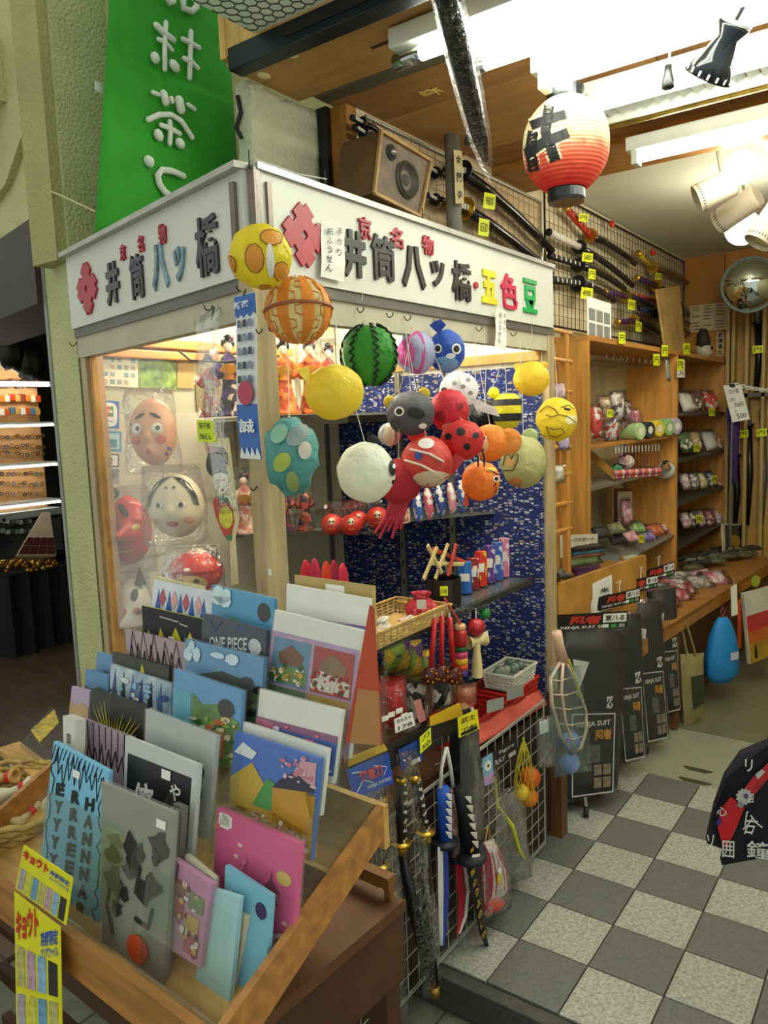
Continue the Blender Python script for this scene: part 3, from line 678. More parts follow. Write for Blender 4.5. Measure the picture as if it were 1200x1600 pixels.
# long black sword in clear plastic hung from the ceiling
wa, wb2 = aX(690, -40, .12), aX(766, 283, .02)
sw = thing('wrapped_sword', wb2, 'long black sword in crinkled clear plastic hanging from the ceiling', 'sword')
mids = [wa.lerp(wb2, k/8) for k in range(9)]
B().tube(mids[:8], [.022, .024, .025, .024, .023, .021, .018, .008], 10).o('scabbard', M('0d0e10', .2), sw, smooth=True)
B().tube(mids, [.03, .031, .033, .031, .031, .028, .026, .018, .002], 12).o('plastic_sleeve', clear('crinkle', gloss=.3, rough=.1, bump=1., bscale=60, milk=.0), sw, smooth=True)
B().tube([wa, V((wa.x, wa.y, 2.43))], .002, 5).o('cord', STRING, sw)
# spot lamps, bulbs and track at the back
tk = thing('spotlight_track', (.3, 1.9, 2.44), 'white ceiling track carrying spotlights and bare bulbs', 'lamp track')
B().box((.33, 2.05, 2.497), (.05, 1.0, .024), bev=.004).o('rail', M('dfe2d8', .4), tk)
def spot(pa, pb, r, lab):
    a, b_ = V(pa), V(pb); t = thing('spotlight', b_, lab, 'spotlight'); ax = (b_-a).normalized(); Lh = (b_-a).length
    X = ax.orthogonal()
    SP = M('b9b09c', .45, 0, .05)
    B().lathe([(0, 0), (r*.8, 0), (r, r*.2), (r, Lh), (r*.93, Lh), (r*.93, Lh*.75), (0, Lh*.70)], 28, a, X, ax).o('housing', SP, t, smooth=False)
    b = B()
    for k in range(28):
        an = 2*math.pi*k/28; Y = ax.cross(X.normalized()); d = X.normalized()*math.cos(an)+Y*math.sin(an)
        b.box(a+ax*(Lh*.9)+d*(r*1.002), (Lh*.07, r*.07, .001), ax, d.cross(ax))
    b.o('vent_slots', M('35302a'), t)
    B().lathe([(0, .002), (r*.9, .0)], 24, a+ax*(Lh*.88), X, ax).o('lens', M('cfc08a', .3), t)
    B().tube([a+ax*(Lh*.35)+V((0, 0, r)), V(((a.x+b_.x)/2, (a.y+b_.y)/2, 2.51))], .006, 8).o('stem', M('8a8578', .4, .4), t)
    return t
s1 = aY(1135, 285, 1.75); spot(s1+V((.03, 0, 0)), aY(1088, 312, 1.70), .056, 'grey cylinder spotlight tilted down towards the sword wall')
spot(aY(1185, 305, 1.95), aY(1122, 348, 2.0), .052, 'grey cylinder spotlight behind the bare bulbs')
spot(aY(1225, 320, 1.8), aY(1183, 380, 1.75), .056, 'grey spotlight above the round mirror')
def bulb(px, py, rp, Y, lab, stem):
    c = aY(px, py, Y); r = rp*pxm(c); t = thing('light_bulb', c-V((0, 0, r)), lab, 'light bulb')
    B().ball(c, r, 20, 14).o('globe', M('fff4dc', .5, emit=24, var=0.), t, smooth=True)
    B().tube([c+V((0, 0, r*.8)), V((c.x, c.y, stem))], [r*.45, r*.42], 12).o('socket', M('e9e8dc', .4), t, smooth=True)
bulb(1158, 262, 25, 1.6, 'glowing round bulb hanging below the beam', 2.425)
bulb(1160, 356, 26, 2.2, 'glowing round bulb lower behind the first one', 2.51)
# black cone reading lamp
ca, cb = aZ(1150, 34, 2.335), aZ(1106, 120, 2.25)
cl = thing('cone_lamp', cb, 'glossy black cone shaped lamp shade clipped under the ceiling', 'lamp')
ax = (cb-ca).normalized(); L = (cb-ca).length
B().lathe([(0, 0), (.036, 0), (.038, .008), (.024, L*.28), (.040, L*.68), (.058, L), (.055, L), (.03, L*.5), (0, L*.4)], 28, ca, ax.orthogonal(), ax).o('shade', M('1a1f24', .15), cl, smooth=True)
b = B(); X = ax.orthogonal().normalized(); Y = ax.cross(X)
for k in range(16):
    an = 2*math.pi*k/16; d = X*math.cos(an)+Y*math.sin(an); b.box(ca+ax*(L*.93)+d*.0555, (.013, .005, .0012), ax, d.cross(ax))
b.o('vent_slots', M('e8ecec', .4), cl)
B().lathe([(0, 0), (.038, .0), (.038, .006), (0, .006)], 24, ca-ax*.004, X, ax).o('back_disc', M('aeb4b4', .3, .6), cl)
B().tube([ca, ca+V((.01, .02, .03)), V((ca.x+.02, ca.y+.03, 2.43))], .007, 8).o('arm', M('2b3236', .3, .5), cl)
# round convex mirror
mc = aY(1172, 445, 3.4); mr_ = 41*pxm(mc); mn = (CAM-mc).normalized(); mi = thing('convex_mirror', mc-V((0, 0, mr_)), 'round convex security mirror high in the back corner', 'mirror')
mx_ = mn.orthogonal()
B().lathe([(mr_, 0), (mr_*.97, .02), (mr_*.8, .05), (mr_*.5, .075), (0, .085)], 32, mc, mx_, mn).o('mirror_glass', M('c3cbc4', .04, 1, .02), mi, smooth=True)
B().lathe([(mr_*1.02, 0), (mr_*1.05, .012), (mr_*1.0, .025), (mr_*.97, .012), (mr_*1.02, 0)], 32, mc, mx_, mn).o('rim', M('77837c', .4), mi, smooth=True)
B().bar(mc-mn*.0, V((mc.x, YB, mc.z+.1)), .02).o('bracket', IRON, mi)
# ================================================================== PAPER BALLOONS on strings
class Ball:
    def __init__(s, px, py, rp, X, label, col, ry=None, n=22, string=True, jit=.05, name='paper_balloon', trans=.35, top=None, seed=None):
        s.c = aX(px, py, -.09+(X+.09)*.8 if name == 'paper_balloon' and X < .02 else X); s.k = pxm(s.c); s.r = rp*s.k; s.ry = (ry or rp)*s.k; s.T = (CAM-s.c).normalized()
        s.R = UZ.cross(s.T).normalized(); s.U = s.T.cross(s.R)
        s.t = thing(name, s.c-UZ*s.ry, label, 'balloon', 'paper balloons hung along the booth front')
        sd = seed if seed is not None else px
        B().ball(s.c, (s.r, s.r, s.ry), n, 14, (math.cos(sd), math.sin(sd), 0), UZ, jit, sd).o('paper_shell', paper(col, trans) if isinstance(col, str) else col, s.t, smooth=True)
        B().lathe([(0, .001), (s.r*.13, 0)], 12, s.c+UZ*s.ry*.995).o('end_patch', paper('dfe3da', .3), s.t)
        if string:
            tp = top or V((XF+.02, s.c.y, 1.70))
            B().tube([s.c+UZ*s.ry*.98, s.c.lerp(tp, .5)+V((.004, 0, 0)), tp], .0008, 4).o('string', STRING, s.t)
    def d(s, dx, dy): 
        z = math.sqrt(max(0, 1-dx*dx-dy*dy)); return (s.R*dx+s.U*dy+s.T*z)
    def pt(s, dx, dy, f=1.): v = s.d(dx, dy); return s.c+V((v.x*s.r, v.y*s.r, v.z*s.ry))*f
    def patch(s, dx, dy, w_, h_, mat, name='printed_patch', lift=1.03, rot=0.):
        """disc/ellipse of printed paper following the shell, in radii"""
        b = B(); n = 16; rings = []
        for q in (0., .5, 1.):
            P = []
            for k in range(n if q else 1):
                a = 2*math.pi*k/n; ex, ey = math.cos(a)*w_*q, math.sin(a)*h_*q
                ex, ey = ex*math.cos(rot)-ey*math.sin(rot), ex*math.sin(rot)+ey*math.cos(rot)
                x, y = dx+ex, dy+ey; L = math.hypot(x, y)
                if L > .985: x, y = x/L*.985, y/L*.985
                P.append(s.pt(x, y, lift))
            rings.append(b._v(P))
        for k in range(n): b._f([rings[0][0], rings[1][k], rings[1][(k+1) % n]])
        for k in range(n): b._f([rings[1][k], rings[2][k], rings[2][(k+1) % n], rings[1][(k+1) % n]])
        return b.o(name, mat, s.t)
    def eye(s, dx, dy, r, ring=True):
        if ring: s.patch(dx, dy, r*1.5, r*1.5, M('f2f0ea', .6), 'eye')
        return s.patch(dx, dy, r, r, M('121212', .5), 'eye', 1.04)
    def line(s, pts, mat=None, r=.018, name='printed_line'):
        P = []
        for (a, b_), (c, d_) in zip(pts, pts[1:]):
            for k in range(4): P.append(s.pt(a+(c-a)*k/4, b_+(d_-b_)*k/4, 1.03))
        P.append(s.pt(*pts[-1], 1.03)); return B().tube(P, s.r*r, 5).o(name, mat or BLACK, s.t)
    def band(s, phi, mat, wd, name='stripe', lift=1.03):
        """meridian band at azimuth phi"""
        b = B(); A = [];
        for i in range(1, 16):
            th = math.pi*i/16; row = []
            for e in (-.5, .5):
                a = phi+wd*e; row.append(s.c+V((math.sin(th)*math.cos(a)*s.r*lift, math.sin(th)*math.sin(a)*s.r*lift, math.cos(th)*s.ry*lift)))
            A.append(b._v(row))
        for p, q in zip(A, A[1:]): b._f([p[0], p[1], q[1], q[0]])
        return b.o(name, mat, s.t)
    def ear(s, dx, dy, r, mat, name='ear', flat=.35):
        v = s.d(dx, dy) if dx*dx+dy*dy < 1 else (s.R*dx+s.U*dy).normalized(); c = s.c+V((v.x*s.r, v.y*s.r, v.z*s.ry))*1.02
        return B().ball(c, (r*s.r, r*s.r*flat, r*s.r), 12, 8, s.R, UZ).o(name, mat, s.t)
Y1 = 'e6c21e'; ORG = M('d07a2a', .6); BLK = M('1a1a1a', .6)
b1 = Ball(407, 401, 49, .02, 'yellow paper balloon with orange giraffe patches and white strip at the booth corner', 'e8cc1c', top=V((XF+.01, -.566, 1.96)))
for a, b_, w_, h_, rt in ((-.18, -.05, .28, .42, .2), (.36, .55, .34, .22, -.4), (-.95, -.25, .2, .3, 0), (.62, -.45, .25, .3, .5), (.1, -.92, .2, .1, 0)): b1.patch(a, b_, w_, h_, M('d9902e', .6), 'printed_patch', 1.035, rt); b1.line([(a+w_*1.02*math.cos(k*.7), b_+h_*1.02*math.sin(k*.7)) for k in range(10) if math.hypot(a+w_*math.cos(k*.7), b_+h_*math.sin(k*.7)) < .95] or [(0, 0), (.01, 0)], BLK, .012)
b1.patch(.28, -.12, .12, .5, M('e8e6dc', .6), 'paper_strip', 1.05)
b2 = Ball(466, 485, 51, .02, 'orange and cream striped paper balloon with brown middle band', paper('e8d498', .4), n=16, top=V((XF+.03, -.50, 1.70)))
for k in range(8):
    b2.band(k*math.pi/4+.25, paper('e08a26', .35), .38)
for k in range(8):
    ph = k*math.pi/4+.25; P = []
    for i in range(13):
        th = .35+i*(math.pi-.7)/12; a = ph+math.pi/8*(1 if i % 4 < 2 else -1); P.append(b2.c+V((math.sin(th)*math.cos(a), math.sin(th)*math.sin(a), math.cos(th)))*b2.r*1.035)
    B().tube(P, .0012, 4).o('printed_line', M('d0701a', .6), b2.t)
B().tube([b2.c+V((math.cos(k*.3), math.sin(k*.3), .12*math.cos(k*.3+.6)))*b2.r*1.035 for k in range(21)], .003, 6, closed=True).o('middle_band', M('9a5a3a', .6), b2.t)
b3 = Ball(522, 613, 47, -0.06, 'plain yellow paper balloon with a small beak', 'ecc83a', ry=43)
B().lathe([(.02, 0), (.012, .012), (0, .03)], 10, b3.pt(-.78, .58), b3.U, (b3.R*-.85+b3.U*.5)).o('beak', paper('e6cf52', .3), b3.t)
b4 = Ball(578, 555, 44, -0.11, 'green watermelon paper balloon with jagged dark stripes', '2f8a22', ry=47, jit=.08)
for k in range(7):
    ph = k*2*math.pi/7+.2; P = []
    for i in range(22):
        th = .3+i*(math.pi-.6)/21; a = ph+(.09 if i % 2 else -.09); P.append(b4.c+V((math.sin(th)*math.cos(a)*b4.r, math.sin(th)*math.sin(a)*b4.r, math.cos(th)*b4.ry))*1.04)
    B().tube(P, .003, 5).o('stripe', M('10240e', .6), b4.t)
b5 = Ball(455, 712, 42, .03, 'crumpled teal globe paper balloon hanging low at the corner post', '5a9c98', ry=60, n=14, jit=.22, top=V((XF+.03, -.53, 1.70)))
for a, b_, w_, h_, c in ((-.3, -.15, .3, .2, 'a9b84e'), (.25, .45, .4, .22, '7f8f8c'), (.45, .1, .22, .2, 'c9c2b4'), (-.35, .5, .3, .2, '88b8a0'), (.0, -.6, .2, .25, '8fa05a')): b5.patch(a, b_, w_, h_, M(c, .6, var=.3), 'printed_patch', 1.12, .4)
b7 = Ball(650, 551, 33, -0.16, 'lilac and pale grey paper balloon with a pink panel', 'a9b0cc')
b7.band(-1.0, paper('d05aa0', .35), .9); b7.patch(-.45, .0, .4, .6, paper('cf58a0', .3))
b8 = Ball(698, 549, 29, -0.09, 'blue fish shaped paper balloon with white eyes and fins', '2454b4', ry=33)
b8.patch(-.1, -.55, .7, .35, paper('7fb0e0', .3), 'belly'); b8.eye(-.45, .15, .14); b8.eye(.5, .1, .16)
b8.patch(.2, -.2, .25, .12, M('e8ecf0', .6), 'mouth')
B().prism([(0, 0), (-14, 14), (-6, 20), (4, 22), (12, 14)], b8.pt(-.4, .8), b8.R*b8.k, b8.U*b8.k, .002).o('fin', paper('1e48a8', .3), b8.t)
b9 = Ball(642, 646, 38, -0.115, 'dark grey dog faced paper balloon with yellow ears', '55555a', ry=35)
b9.eye(-.45, .1, .13); b9.patch(.2, .0, .36, .24, M('141416', .5), 'nose', 1.035, -.3); b9.ear(-.85, .55, .26, M('d8b82a', .6)); b9.ear(.55, .85, .26, M('d8b82a', .6)); b9.patch(.45, -.55, .16, .12, PAPERW, 'price_sticker')
b10 = Ball(609, 679, 18, -0.22, 'small striped paper ball in pink, yellow, green and orange', 'd8c8b0', n=12)
for k, c in enumerate(('c83c6a', 'e0c02a', '2f8f44', 'e07a2a', '5a9ad0', 'e6e0d0')): b10.band(k*math.pi/3, paper(c, .3), 1.0)
b11 = Ball(717, 609, 31, -0.135, 'white paper balloon with grey dots and black eye above the red ones', 'e2e2dc', ry=28)
for a, b_ in ((-.2, .35), (.2, .15), (.45, .5), (.0, -.2), (.55, -.2)): b11.patch(a, b_, .12, .12, M('8d8f94', .6))
b11.eye(-.7, .0, .16); B().prism([(0, 0), (40, -20), (46, -34), (10, -22)], b11.pt(.5, -.35), b11.R*b11.k, b11.U*b11.k, .003).o('tail', paper('e6e6e0', .3), b11.t)
b17 = Ball(757, 655, 29, -0.22, 'glossy black paper balloon beside the bee', '17181c', ry=31); b17.patch(-.3, .3, .3, .2, M('2a2c32', .3))
b12 = Ball(702, 641, 31, -0.06, 'bright pink red paper balloon with beak and round eyes', 'c4283c', ry=33, n=12)
b12.patch(-.4, -.25, .25, .25, M('a82032', .5), 'cheek'); b12.patch(.55, .15, .14, .14, M('7a1420'), 'eye'); b12.patch(.1, -.75, .5, .2, paper('d8b8a0', .3), 'belly')
b13 = Ball(722, 688, 34, -0.005, 'red ladybird paper balloon with black spots', 'c9282c', ry=32)
for a, b_, r_ in ((-.05, .4, .2), (.6, .2, .15), (-.6, .2, .16), (.2, -.3, .16)): b13.patch(a, b_, r_, r_, BLK, 'spot')
B().prism([(0, 0), (-24, -28), (-6, -34), (14, -10)], b13.pt(-.3, -.6), b13.R*b13.k, b13.U*b13.k, .003).o('wing', paper('c83a30', .3), b13.t)
b14 = Ball(667, 722, 41, -0.06, 'translucent red and white goldfish paper balloon with cream belly', 'c8443a', ry=40)
b14.patch(.15, -.62, .72, .3, paper('e2cfae', .3), 'belly'); b14.line([(-.8, .1), (-.2, -.1), (.3, -.4)], M('e8d8c8', .6), .05); b14.line([(-.6, .5), (.1, .3), (.6, .0)], M('e8d8c8', .6), .05); b14.patch(-.3, .25, .13, .17, M('2c4a9a', .5), 'eye'); b14.patch(.0, .7, .3, .2, paper('dfe0e4', .3))
b14b = Ball(651, 676, 16, -0.17, 'small red paper fish above the goldfish balloon', 'd03a30', ry=15); b14b.patch(.0, .2, .4, .1, M('8a1a1a'), 'stripe')
b15 = Ball(624, 752, 36, -0.13, 'dark red octopus paper balloon with dotted legs behind the panda', 'b01c34', ry=36)
for k in range(7):
    x0 = -.35+.1*k; P = [b15.c+b15.R*(x0*b15.r)-UZ*(b15.ry*.9), b15.c+b15.R*((x0*1.1-.2)*b15.r)-UZ*(b15.ry*(1.5)), b15.c+b15.R*((x0*1.9-.5)*b15.r)-UZ*(b15.ry*(2.25+.25*math.sin(k*2)))]
    B().tube(P, [.009, .006, .003], 6).o('tentacle', M('b8203a', .5, var=.35, scale=160), b15.t)
b6 = Ball(572, 738, 46, -0.04, 'white panda paper balloon with black ear and eye', 'd9dccf', ry=47, n=16)
b6.patch(.86, .10, .12, .26, BLK, 'eye_patch'); b6.patch(.9, .16, .05, .08, M('f0f0ee'), 'eye', 1.05); b6.ear(.28, .95, .24, BLK); b6.patch(.88, -.35, .06, .08, BLK, 'mouth')
b18 = Ball(766, 692, 29, -0.07, 'orange monkey paper balloon with round ear', 'd98a2c')
b18.patch(-.45, -.1, .35, .5, paper('e8c49a', .3), 'face'); b18.eye(-.35, .25, .12); b18.patch(-.45, -.35, .14, .1, M('d86a5a'), 'cheek')
e_ = b18.ear(.95, .05, .72, paper('e0943a', .3), 'ear', .2); b18.ear(1.15, .1, .35, M('e8a0b8', .6), 'inner_ear', .5)
b20 = Ball(818, 722, 36, -0.115, 'pale olive paper balloon with an outlined paw', 'b3b27a', ry=41)
b20.line([(-.85, -.1), (-.75, .25), (-.55, .3), (-.5, .1), (-.35, .35), (-.2, .25), (-.25, .0), (-.45, -.3), (-.85, -.3)], BLK, .02); b20.patch(-.55, .0, .2, .15, paper('d8a86a', .3)); b20.patch(-.35, -.75, .3, .2, paper('c8884a', .3)); b20.ear(-.5, .9, .4, paper('d8c88a', .3)); b20.ear(.3, .95, .35, paper('9fb07a', .3))
b19 = Ball(751, 752, 31, -0.015, 'orange ladybug shaped paper balloon with black feelers', 'e08020', n=12)
for dx in (-.1, .2):
    p = b19.pt(dx, .75); B().tube([p, p+b19.U*.02+b19.T*.012, p+b19.U*.045-b19.R*.006+b19.T*.02], .0022, 6).o('feeler', BLK, b19.t)
b19.eye(.75, .1, .1); b19.line([(.35, .55), (.6, .45), (.85, .3)], BLK, .03); b19.line([(.6, -.3), (.7, -.1), (.75, -.45), (.6, -.6)], BLK, .02); b19.patch(.55, .55, .25, .12, paper('e8b43a', .3))
B().tube([b19.pt(-.75, -.6), b19.pt(-.75, -.6)-UZ*.03], [.004, .009], 6).o('tassel', M('c84a1a'), b19.t)
b21 = Ball(830, 592, 28, -0.1, 'smaller plain yellow paper balloon near the right post', 'eec032', ry=27)
for dx in (-.8, .75): b21.ear(dx, .8, .22, paper('e2b840', .3))
b22 = Ball(870, 655, 32, -0.06, 'yellow cat face paper balloon with drawn outlines outside the right post', 'd8c42c', ry=34, top=V((XF+.03, .74, 1.70)))
b22.line([(-.8, .35), (-.45, .6), (-.1, .45), (.1, .2), (-.2, .1), (-.5, .2)], BLK, .018); b22.line([(.2, .5), (.55, .6), (.8, .4)], BLK, .018); b22.line([(-.5, -.3), (-.1, -.45), (.2, -.4), (.35, -.6), (0, -.8), (-.35, -.7), (-.5, -.3)], BLK, .018); b22.line([(.1, .2), (.5, .1), (.9, -.2)], BLK, .018); b22.patch(.65, -.05, .28, .2, paper('e6dfb0', .3), 'muzzle'); b22.line([(.35, .45), (.6, .4)], BLK, .05)
# bee: hoops of yellow and black
bc = aX(792, 640, -.11); k = pxm(bc); be = thing('paper_balloon', bc-UZ*40*k, 'black and yellow striped bee paper balloon with a hanging tail', 'balloon', 'paper balloons hung along the booth front')
YB_ = paper('d8d020', .3); prof = [(0, -30), (14, -28), (21, -18), (23, -6), (23, 6), (21, 16), (14, 24), (0, 27)]
for i in range(len(prof)-1):
    B().lathe([(prof[i][0]*k, prof[i][1]*k), (prof[i+1][0]*k, prof[i+1][1]*k)], 18, bc).o('body_stripe', YB_ if i % 2 else BLK, be)
B().ball(bc-UZ*0+CR*(-20*k)+UZ*26*k, 9*k, 12, 8).o('ear', YB_, be)
tb = bc-UZ*28*k-CR*6*k
for i in range(6): B().cyl(tb-UZ*(i*6*k), tb-UZ*((i+1)*6*k), 6*k, 6.3*k, 10).o('tail_ring', BLK if i % 2 else YB_, be)
B().tube([bc+UZ*26*k, V((XF+.02, bc.y, 1.70))], .0008, 4).o('string', STRING, be)
# loose strings hanging from the lintel hooks
for i, (px, y0, y1) in enumerate(((565, 455, 470), (742, 515, 610), (757, 520, 640), (812, 530, 600), (830, 500, 560))):
    B().tube([aX(px, y0, XF+.012), aX(px+2, (y0+y1)/2, XF+.02), aX(px, y1, XF+.02)], .0007, 4).o('loose_string', STRING, bo)
# hand-written paper slips on the sign
def slip(q, tx, lab, fs=.055, X0=.62, X1=.3):
    t = thing('price_slip', mean(q[:2]), lab, 'paper slip'); B().sheet(q, 6, 8, lambda u, v: .002*math.sin(v*6), .0006).o('paper_sheet', PAPERW, t)
    text_on(q, vert(tx[0], X1, .82, .8/len(tx[0]), (.26, .62/len(tx[0]))) , BLACK, t, 'lettering', .012, .0035)
    text_on(q, vert(tx[1], .72, .86, .55/len(tx[1]), (.2, .4/len(tx[1]))), BLACK, t, 'lettering', .006, .0035)
sq = [aX(x, y, XF+.02) for x, y in ((501, 432), (537, 441), (540, 352), (503, 343))]
slip(sq, ('紙ふうせん', '手作り'), 'white handwritten paper slip taped over the first sign character')
sq = [aX(x, y, XF+.03) for x, y in ((773, 540), (790, 548), (792, 487), (776, 480))]
slip(sq, ('紙ふうせん', '手作り'), 'narrow white handwritten slip hanging below the red sign character')
# ================================================================== MASKS, PADDLE, STREAMER in and on the left window
SKIN = M('d8a878', .4, 0, .08); MR = M('c02a1e', .3, 0, .08)
def dome(c, w_, h_, dep, X, N, shape, n=26, m=22):
    """mask surface: rounded outline with relief. shape(x,y)-> relief factor added ; x,y in -1..1"""
    b = B(); rows = []
    for j in range(m+1):
        row = []
        for i in range(n+1):
            # square to disc map
            a, d = -1+2*i/n, -1+2*j/m; x = a*math.sqrt(1-d*d/2); y = d*math.sqrt(1-a*a/2)
            r2 = min(1, x*x+y*y); z = dep*math.sqrt(max(0, 1-r2))*.9+dep*shape(x, y)*(1 if r2 < .96 else 0)
            row.append(b.bm.verts.new(V(c)+X*(x*w_/2)+UZ*(y*h_/2)+N*z))
        rows.append(row)
    for j in range(m):
        for i in range(n): b._f([rows[j][i], rows[j][i+1], rows[j+1][i+1], rows[j+1][i]])
    return b
def g(x, y, cx, cy, sx, sy, h): return h*math.exp(-((x-cx)/sx)**2-((y-cy)/sy)**2)
def mask(px, py, wp, hp, off, label, mat, shape, dep=.42, rot=-.8, bag=True):
    c = aL(px, py, off); k = pxm(c); X = (LX*math.cos(rot)+LN*math.sin(rot)).normalized(); N = (LN*math.cos(rot)-LX*math.sin(rot)).normalized()
    w_, h_ = wp*k*1.05, hp*k; t = thing('festival_mask', c-UZ*h_/2, label, 'mask', 'festival masks hung in the left window')
    D = w_*dep; dome(c, w_, h_, D, X, N, shape).o('face', mat, t, smooth=True)
    def P(x, y, lift=.004): 
        z = D*math.sqrt(max(0, 1-min(1, x*x+y*y)))*.9+D*shape(x, y); return c+X*(x*w_/2)+UZ*(y*h_/2)+N*(z+lift)
    def ell(x, y, rx, ry, m_, nm, lift=.002, tilt=0.):
        b = B(); n = 16; cc = b._v([P(x, y, lift+.002)]); rg = []
        for i in range(n):
            a = 2*math.pi*i/n; ex, ey = rx*math.cos(a), ry*math.sin(a); rg.append(P(x+ex*math.cos(tilt)-ey*math.sin(tilt), y+ex*math.sin(tilt)+ey*math.cos(tilt), lift))
        rg = b._v(rg)
        for i in range(n): b._f([cc[0], rg[i], rg[(i+1) % n]])
        return b.o(nm, m_, t)
    if bag:
        q = [c-X*w_*.62-UZ*h_*.62+N*D*.4, c+X*w_*.62-UZ*h_*.6+N*D*.4, c+X*w_*.52+UZ*h_*.66+N*D*.3, c-X*w_*.52+UZ*h_*.64+N*D*.3]
        B().pillow(q, D*2.3, 9, 9, .35, px).o('clear_bag', BAG, t, smooth=True)
    B().tube([c+UZ*h_*.5, c+UZ*h_*.62-N*.01], .001, 4).o('hang_string', STRING, t)
    return t, ell, P, c, w_, h_, N, X, D
EW = M('efece0', .3); PUP = M('17130f', .3); BLUSH = M('c8705a', .5)
OFF = -.105
# hyottoko
sh = lambda x, y: g(x, y, 0, -.12, .16, .16, .35)+g(x, y, .05, -.55, .25, .2, .28)+g(x, y, -.55, -.2, .3, .3, .12)+g(x, y, .6, -.2, .3, .3, .12)
t, ell, P, c, w_, h_, N, X, D = mask(240, 675, 70, 105, OFF, 'pale pink bald clown mask with wide white eyes and pursed lips, topmost in the window', M('d9a27c', .35, 0, .08), sh)
for sx in (-.42, .42):
    ell(sx, .12, .22, .15, EW, 'eye', .006); ell(sx+.06, .12, .09, .07, PUP, 'pupil', .012); ell(sx*1.25, -.22, .2, .14, M('cc6048', .5), 'cheek'); ell(sx*.8, .48, .24, .05, PUP, 'eyebrow', .003, .35*(1 if sx < 0 else -1))
ell(.04, -.55, .1, .09, M('c8402a', .4), 'mouth', .006)
for x, y in ((-.85, .25), (-.9, .0), (-.85, -.3), (.62, -.65), (.75, -.5)): ell(x, y, .06, .06, M('6a5aa8', .5), 'dot')
# okame
sh = lambda x, y: g(x, y, 0, -.1, .14, .22, .22)+g(x, y, -.5, -.3, .35, .3, .16)+g(x, y, .5, -.3, .35, .3, .16)
t, ell, P, c, w_, h_, N, X, D = mask(276, 790, 84, 100, OFF-.03, 'white round cheeked lady mask with black hair below the clown mask', M('d3c9aa', .3, 0, .05), sh)
for sx in (-.4, .4): ell(sx, .1, .16, .08, EW, 'eye', .004); ell(sx, .1, .08, .075, PUP, 'pupil', .007); ell(sx*.35, .62, .06, .05, M('7a7468'), 'brow_spot'); ell(sx*1.5, -.4, .16, .12, M('cfa08c', .5), 'cheek')
ell(.05, -.5, .2, .09, M('a8242a', .4), 'mouth', .005)
for sd in (-1, 1):
    b = B(); pts = [P(sd*x, y, .006) for x, y in ((.0, .95), (.35, .88), (.62, .7), (.85, .35), (.93, .0), (.8, .1), (.62, .5), (.3, .78))]; b._f(b._v(pts)); b.o('hair', M('16120f', .35), t)
# tengu
sh = lambda x, y: g(x, y, .25, -.02, .22, .2, 1.3)+g(x, y, -.4, .35, .3, .1, .15)+g(x, y, .6, .35, .3, .1, .15)
t, ell, P, c, w_, h_, N, X, D = mask(199, 828, 74, 108, OFF+.0, 'red long nosed goblin mask with black brows at the left frame', MR, sh, .42)
ell(-.42, .1, .2, .09, M('d8c070', .35), 'eye', .004, .15); ell(-.4, .1, .09, .07, PUP, 'pupil', .008); ell(.62, .15, .12, .08, M('d8c070', .35), 'eye', .004)
ell(-.5, .42, .3, .08, PUP, 'eyebrow', .006, -.5); ell(.15, .62, .28, .1, PUP, 'eyebrow', .006, -.7); ell(.05, -.55, .4, .035, M('c8a050', .4), 'mouth', .006, .06); ell(-.35, -.15, .05, .06, PUP, 'mole')
# daruma with red hood
sh = lambda x, y: g(x, y, 0, -.4, .2, .2, .15)+(.18 if y > .1 else 0)
t, ell, P, c, w_, h_, N, X, D = mask(306, 893, 80, 66, OFF, 'red hooded mask with price sticker low in the window behind the files', MR, sh, .5)
ell(0, -.35, .62, .4, M('c8a860', .35), 'face_patch', .004); ell(.3, -.2, .1, .1, PUP, 'eye', .01); ell(-.3, -.2, .1, .1, PUP, 'eye', .01); ell(0, .35, .12, .08, PAPERW, 'price_sticker', .004)
# fox
sh = lambda x, y: g(x, y, .0, -.35, .22, .3, .7)
t, ell, P, c, w_, h_, N, X, D = mask(207, 950, 62, 92, OFF+.01, 'white fox mask with orange rimmed eyes, lowest in the window', M('dcd6c2', .35, 0, .05), sh, .5)
for sx in (-.1, .6): ell(sx, .0, .24, .13, M('c86a2c', .4), 'eye', .004, .3 if sx < .2 else -.3); ell(sx, .0, .12, .07, PUP, 'pupil', .008)
for sd in (-1, 1):
    b = B().lathe([(w_*.16, 0), (w_*.08, h_*.16), (0, h_*.3)], 10, c+X*(sd*w_*.3)+UZ*h_*.42+N*D*.3, X, UZ, 1, .5); b.o('ear', M('2a2420', .5), t)
ell(.4, .55, .16, .2, M('2a2420', .5), 'forehead_mark')
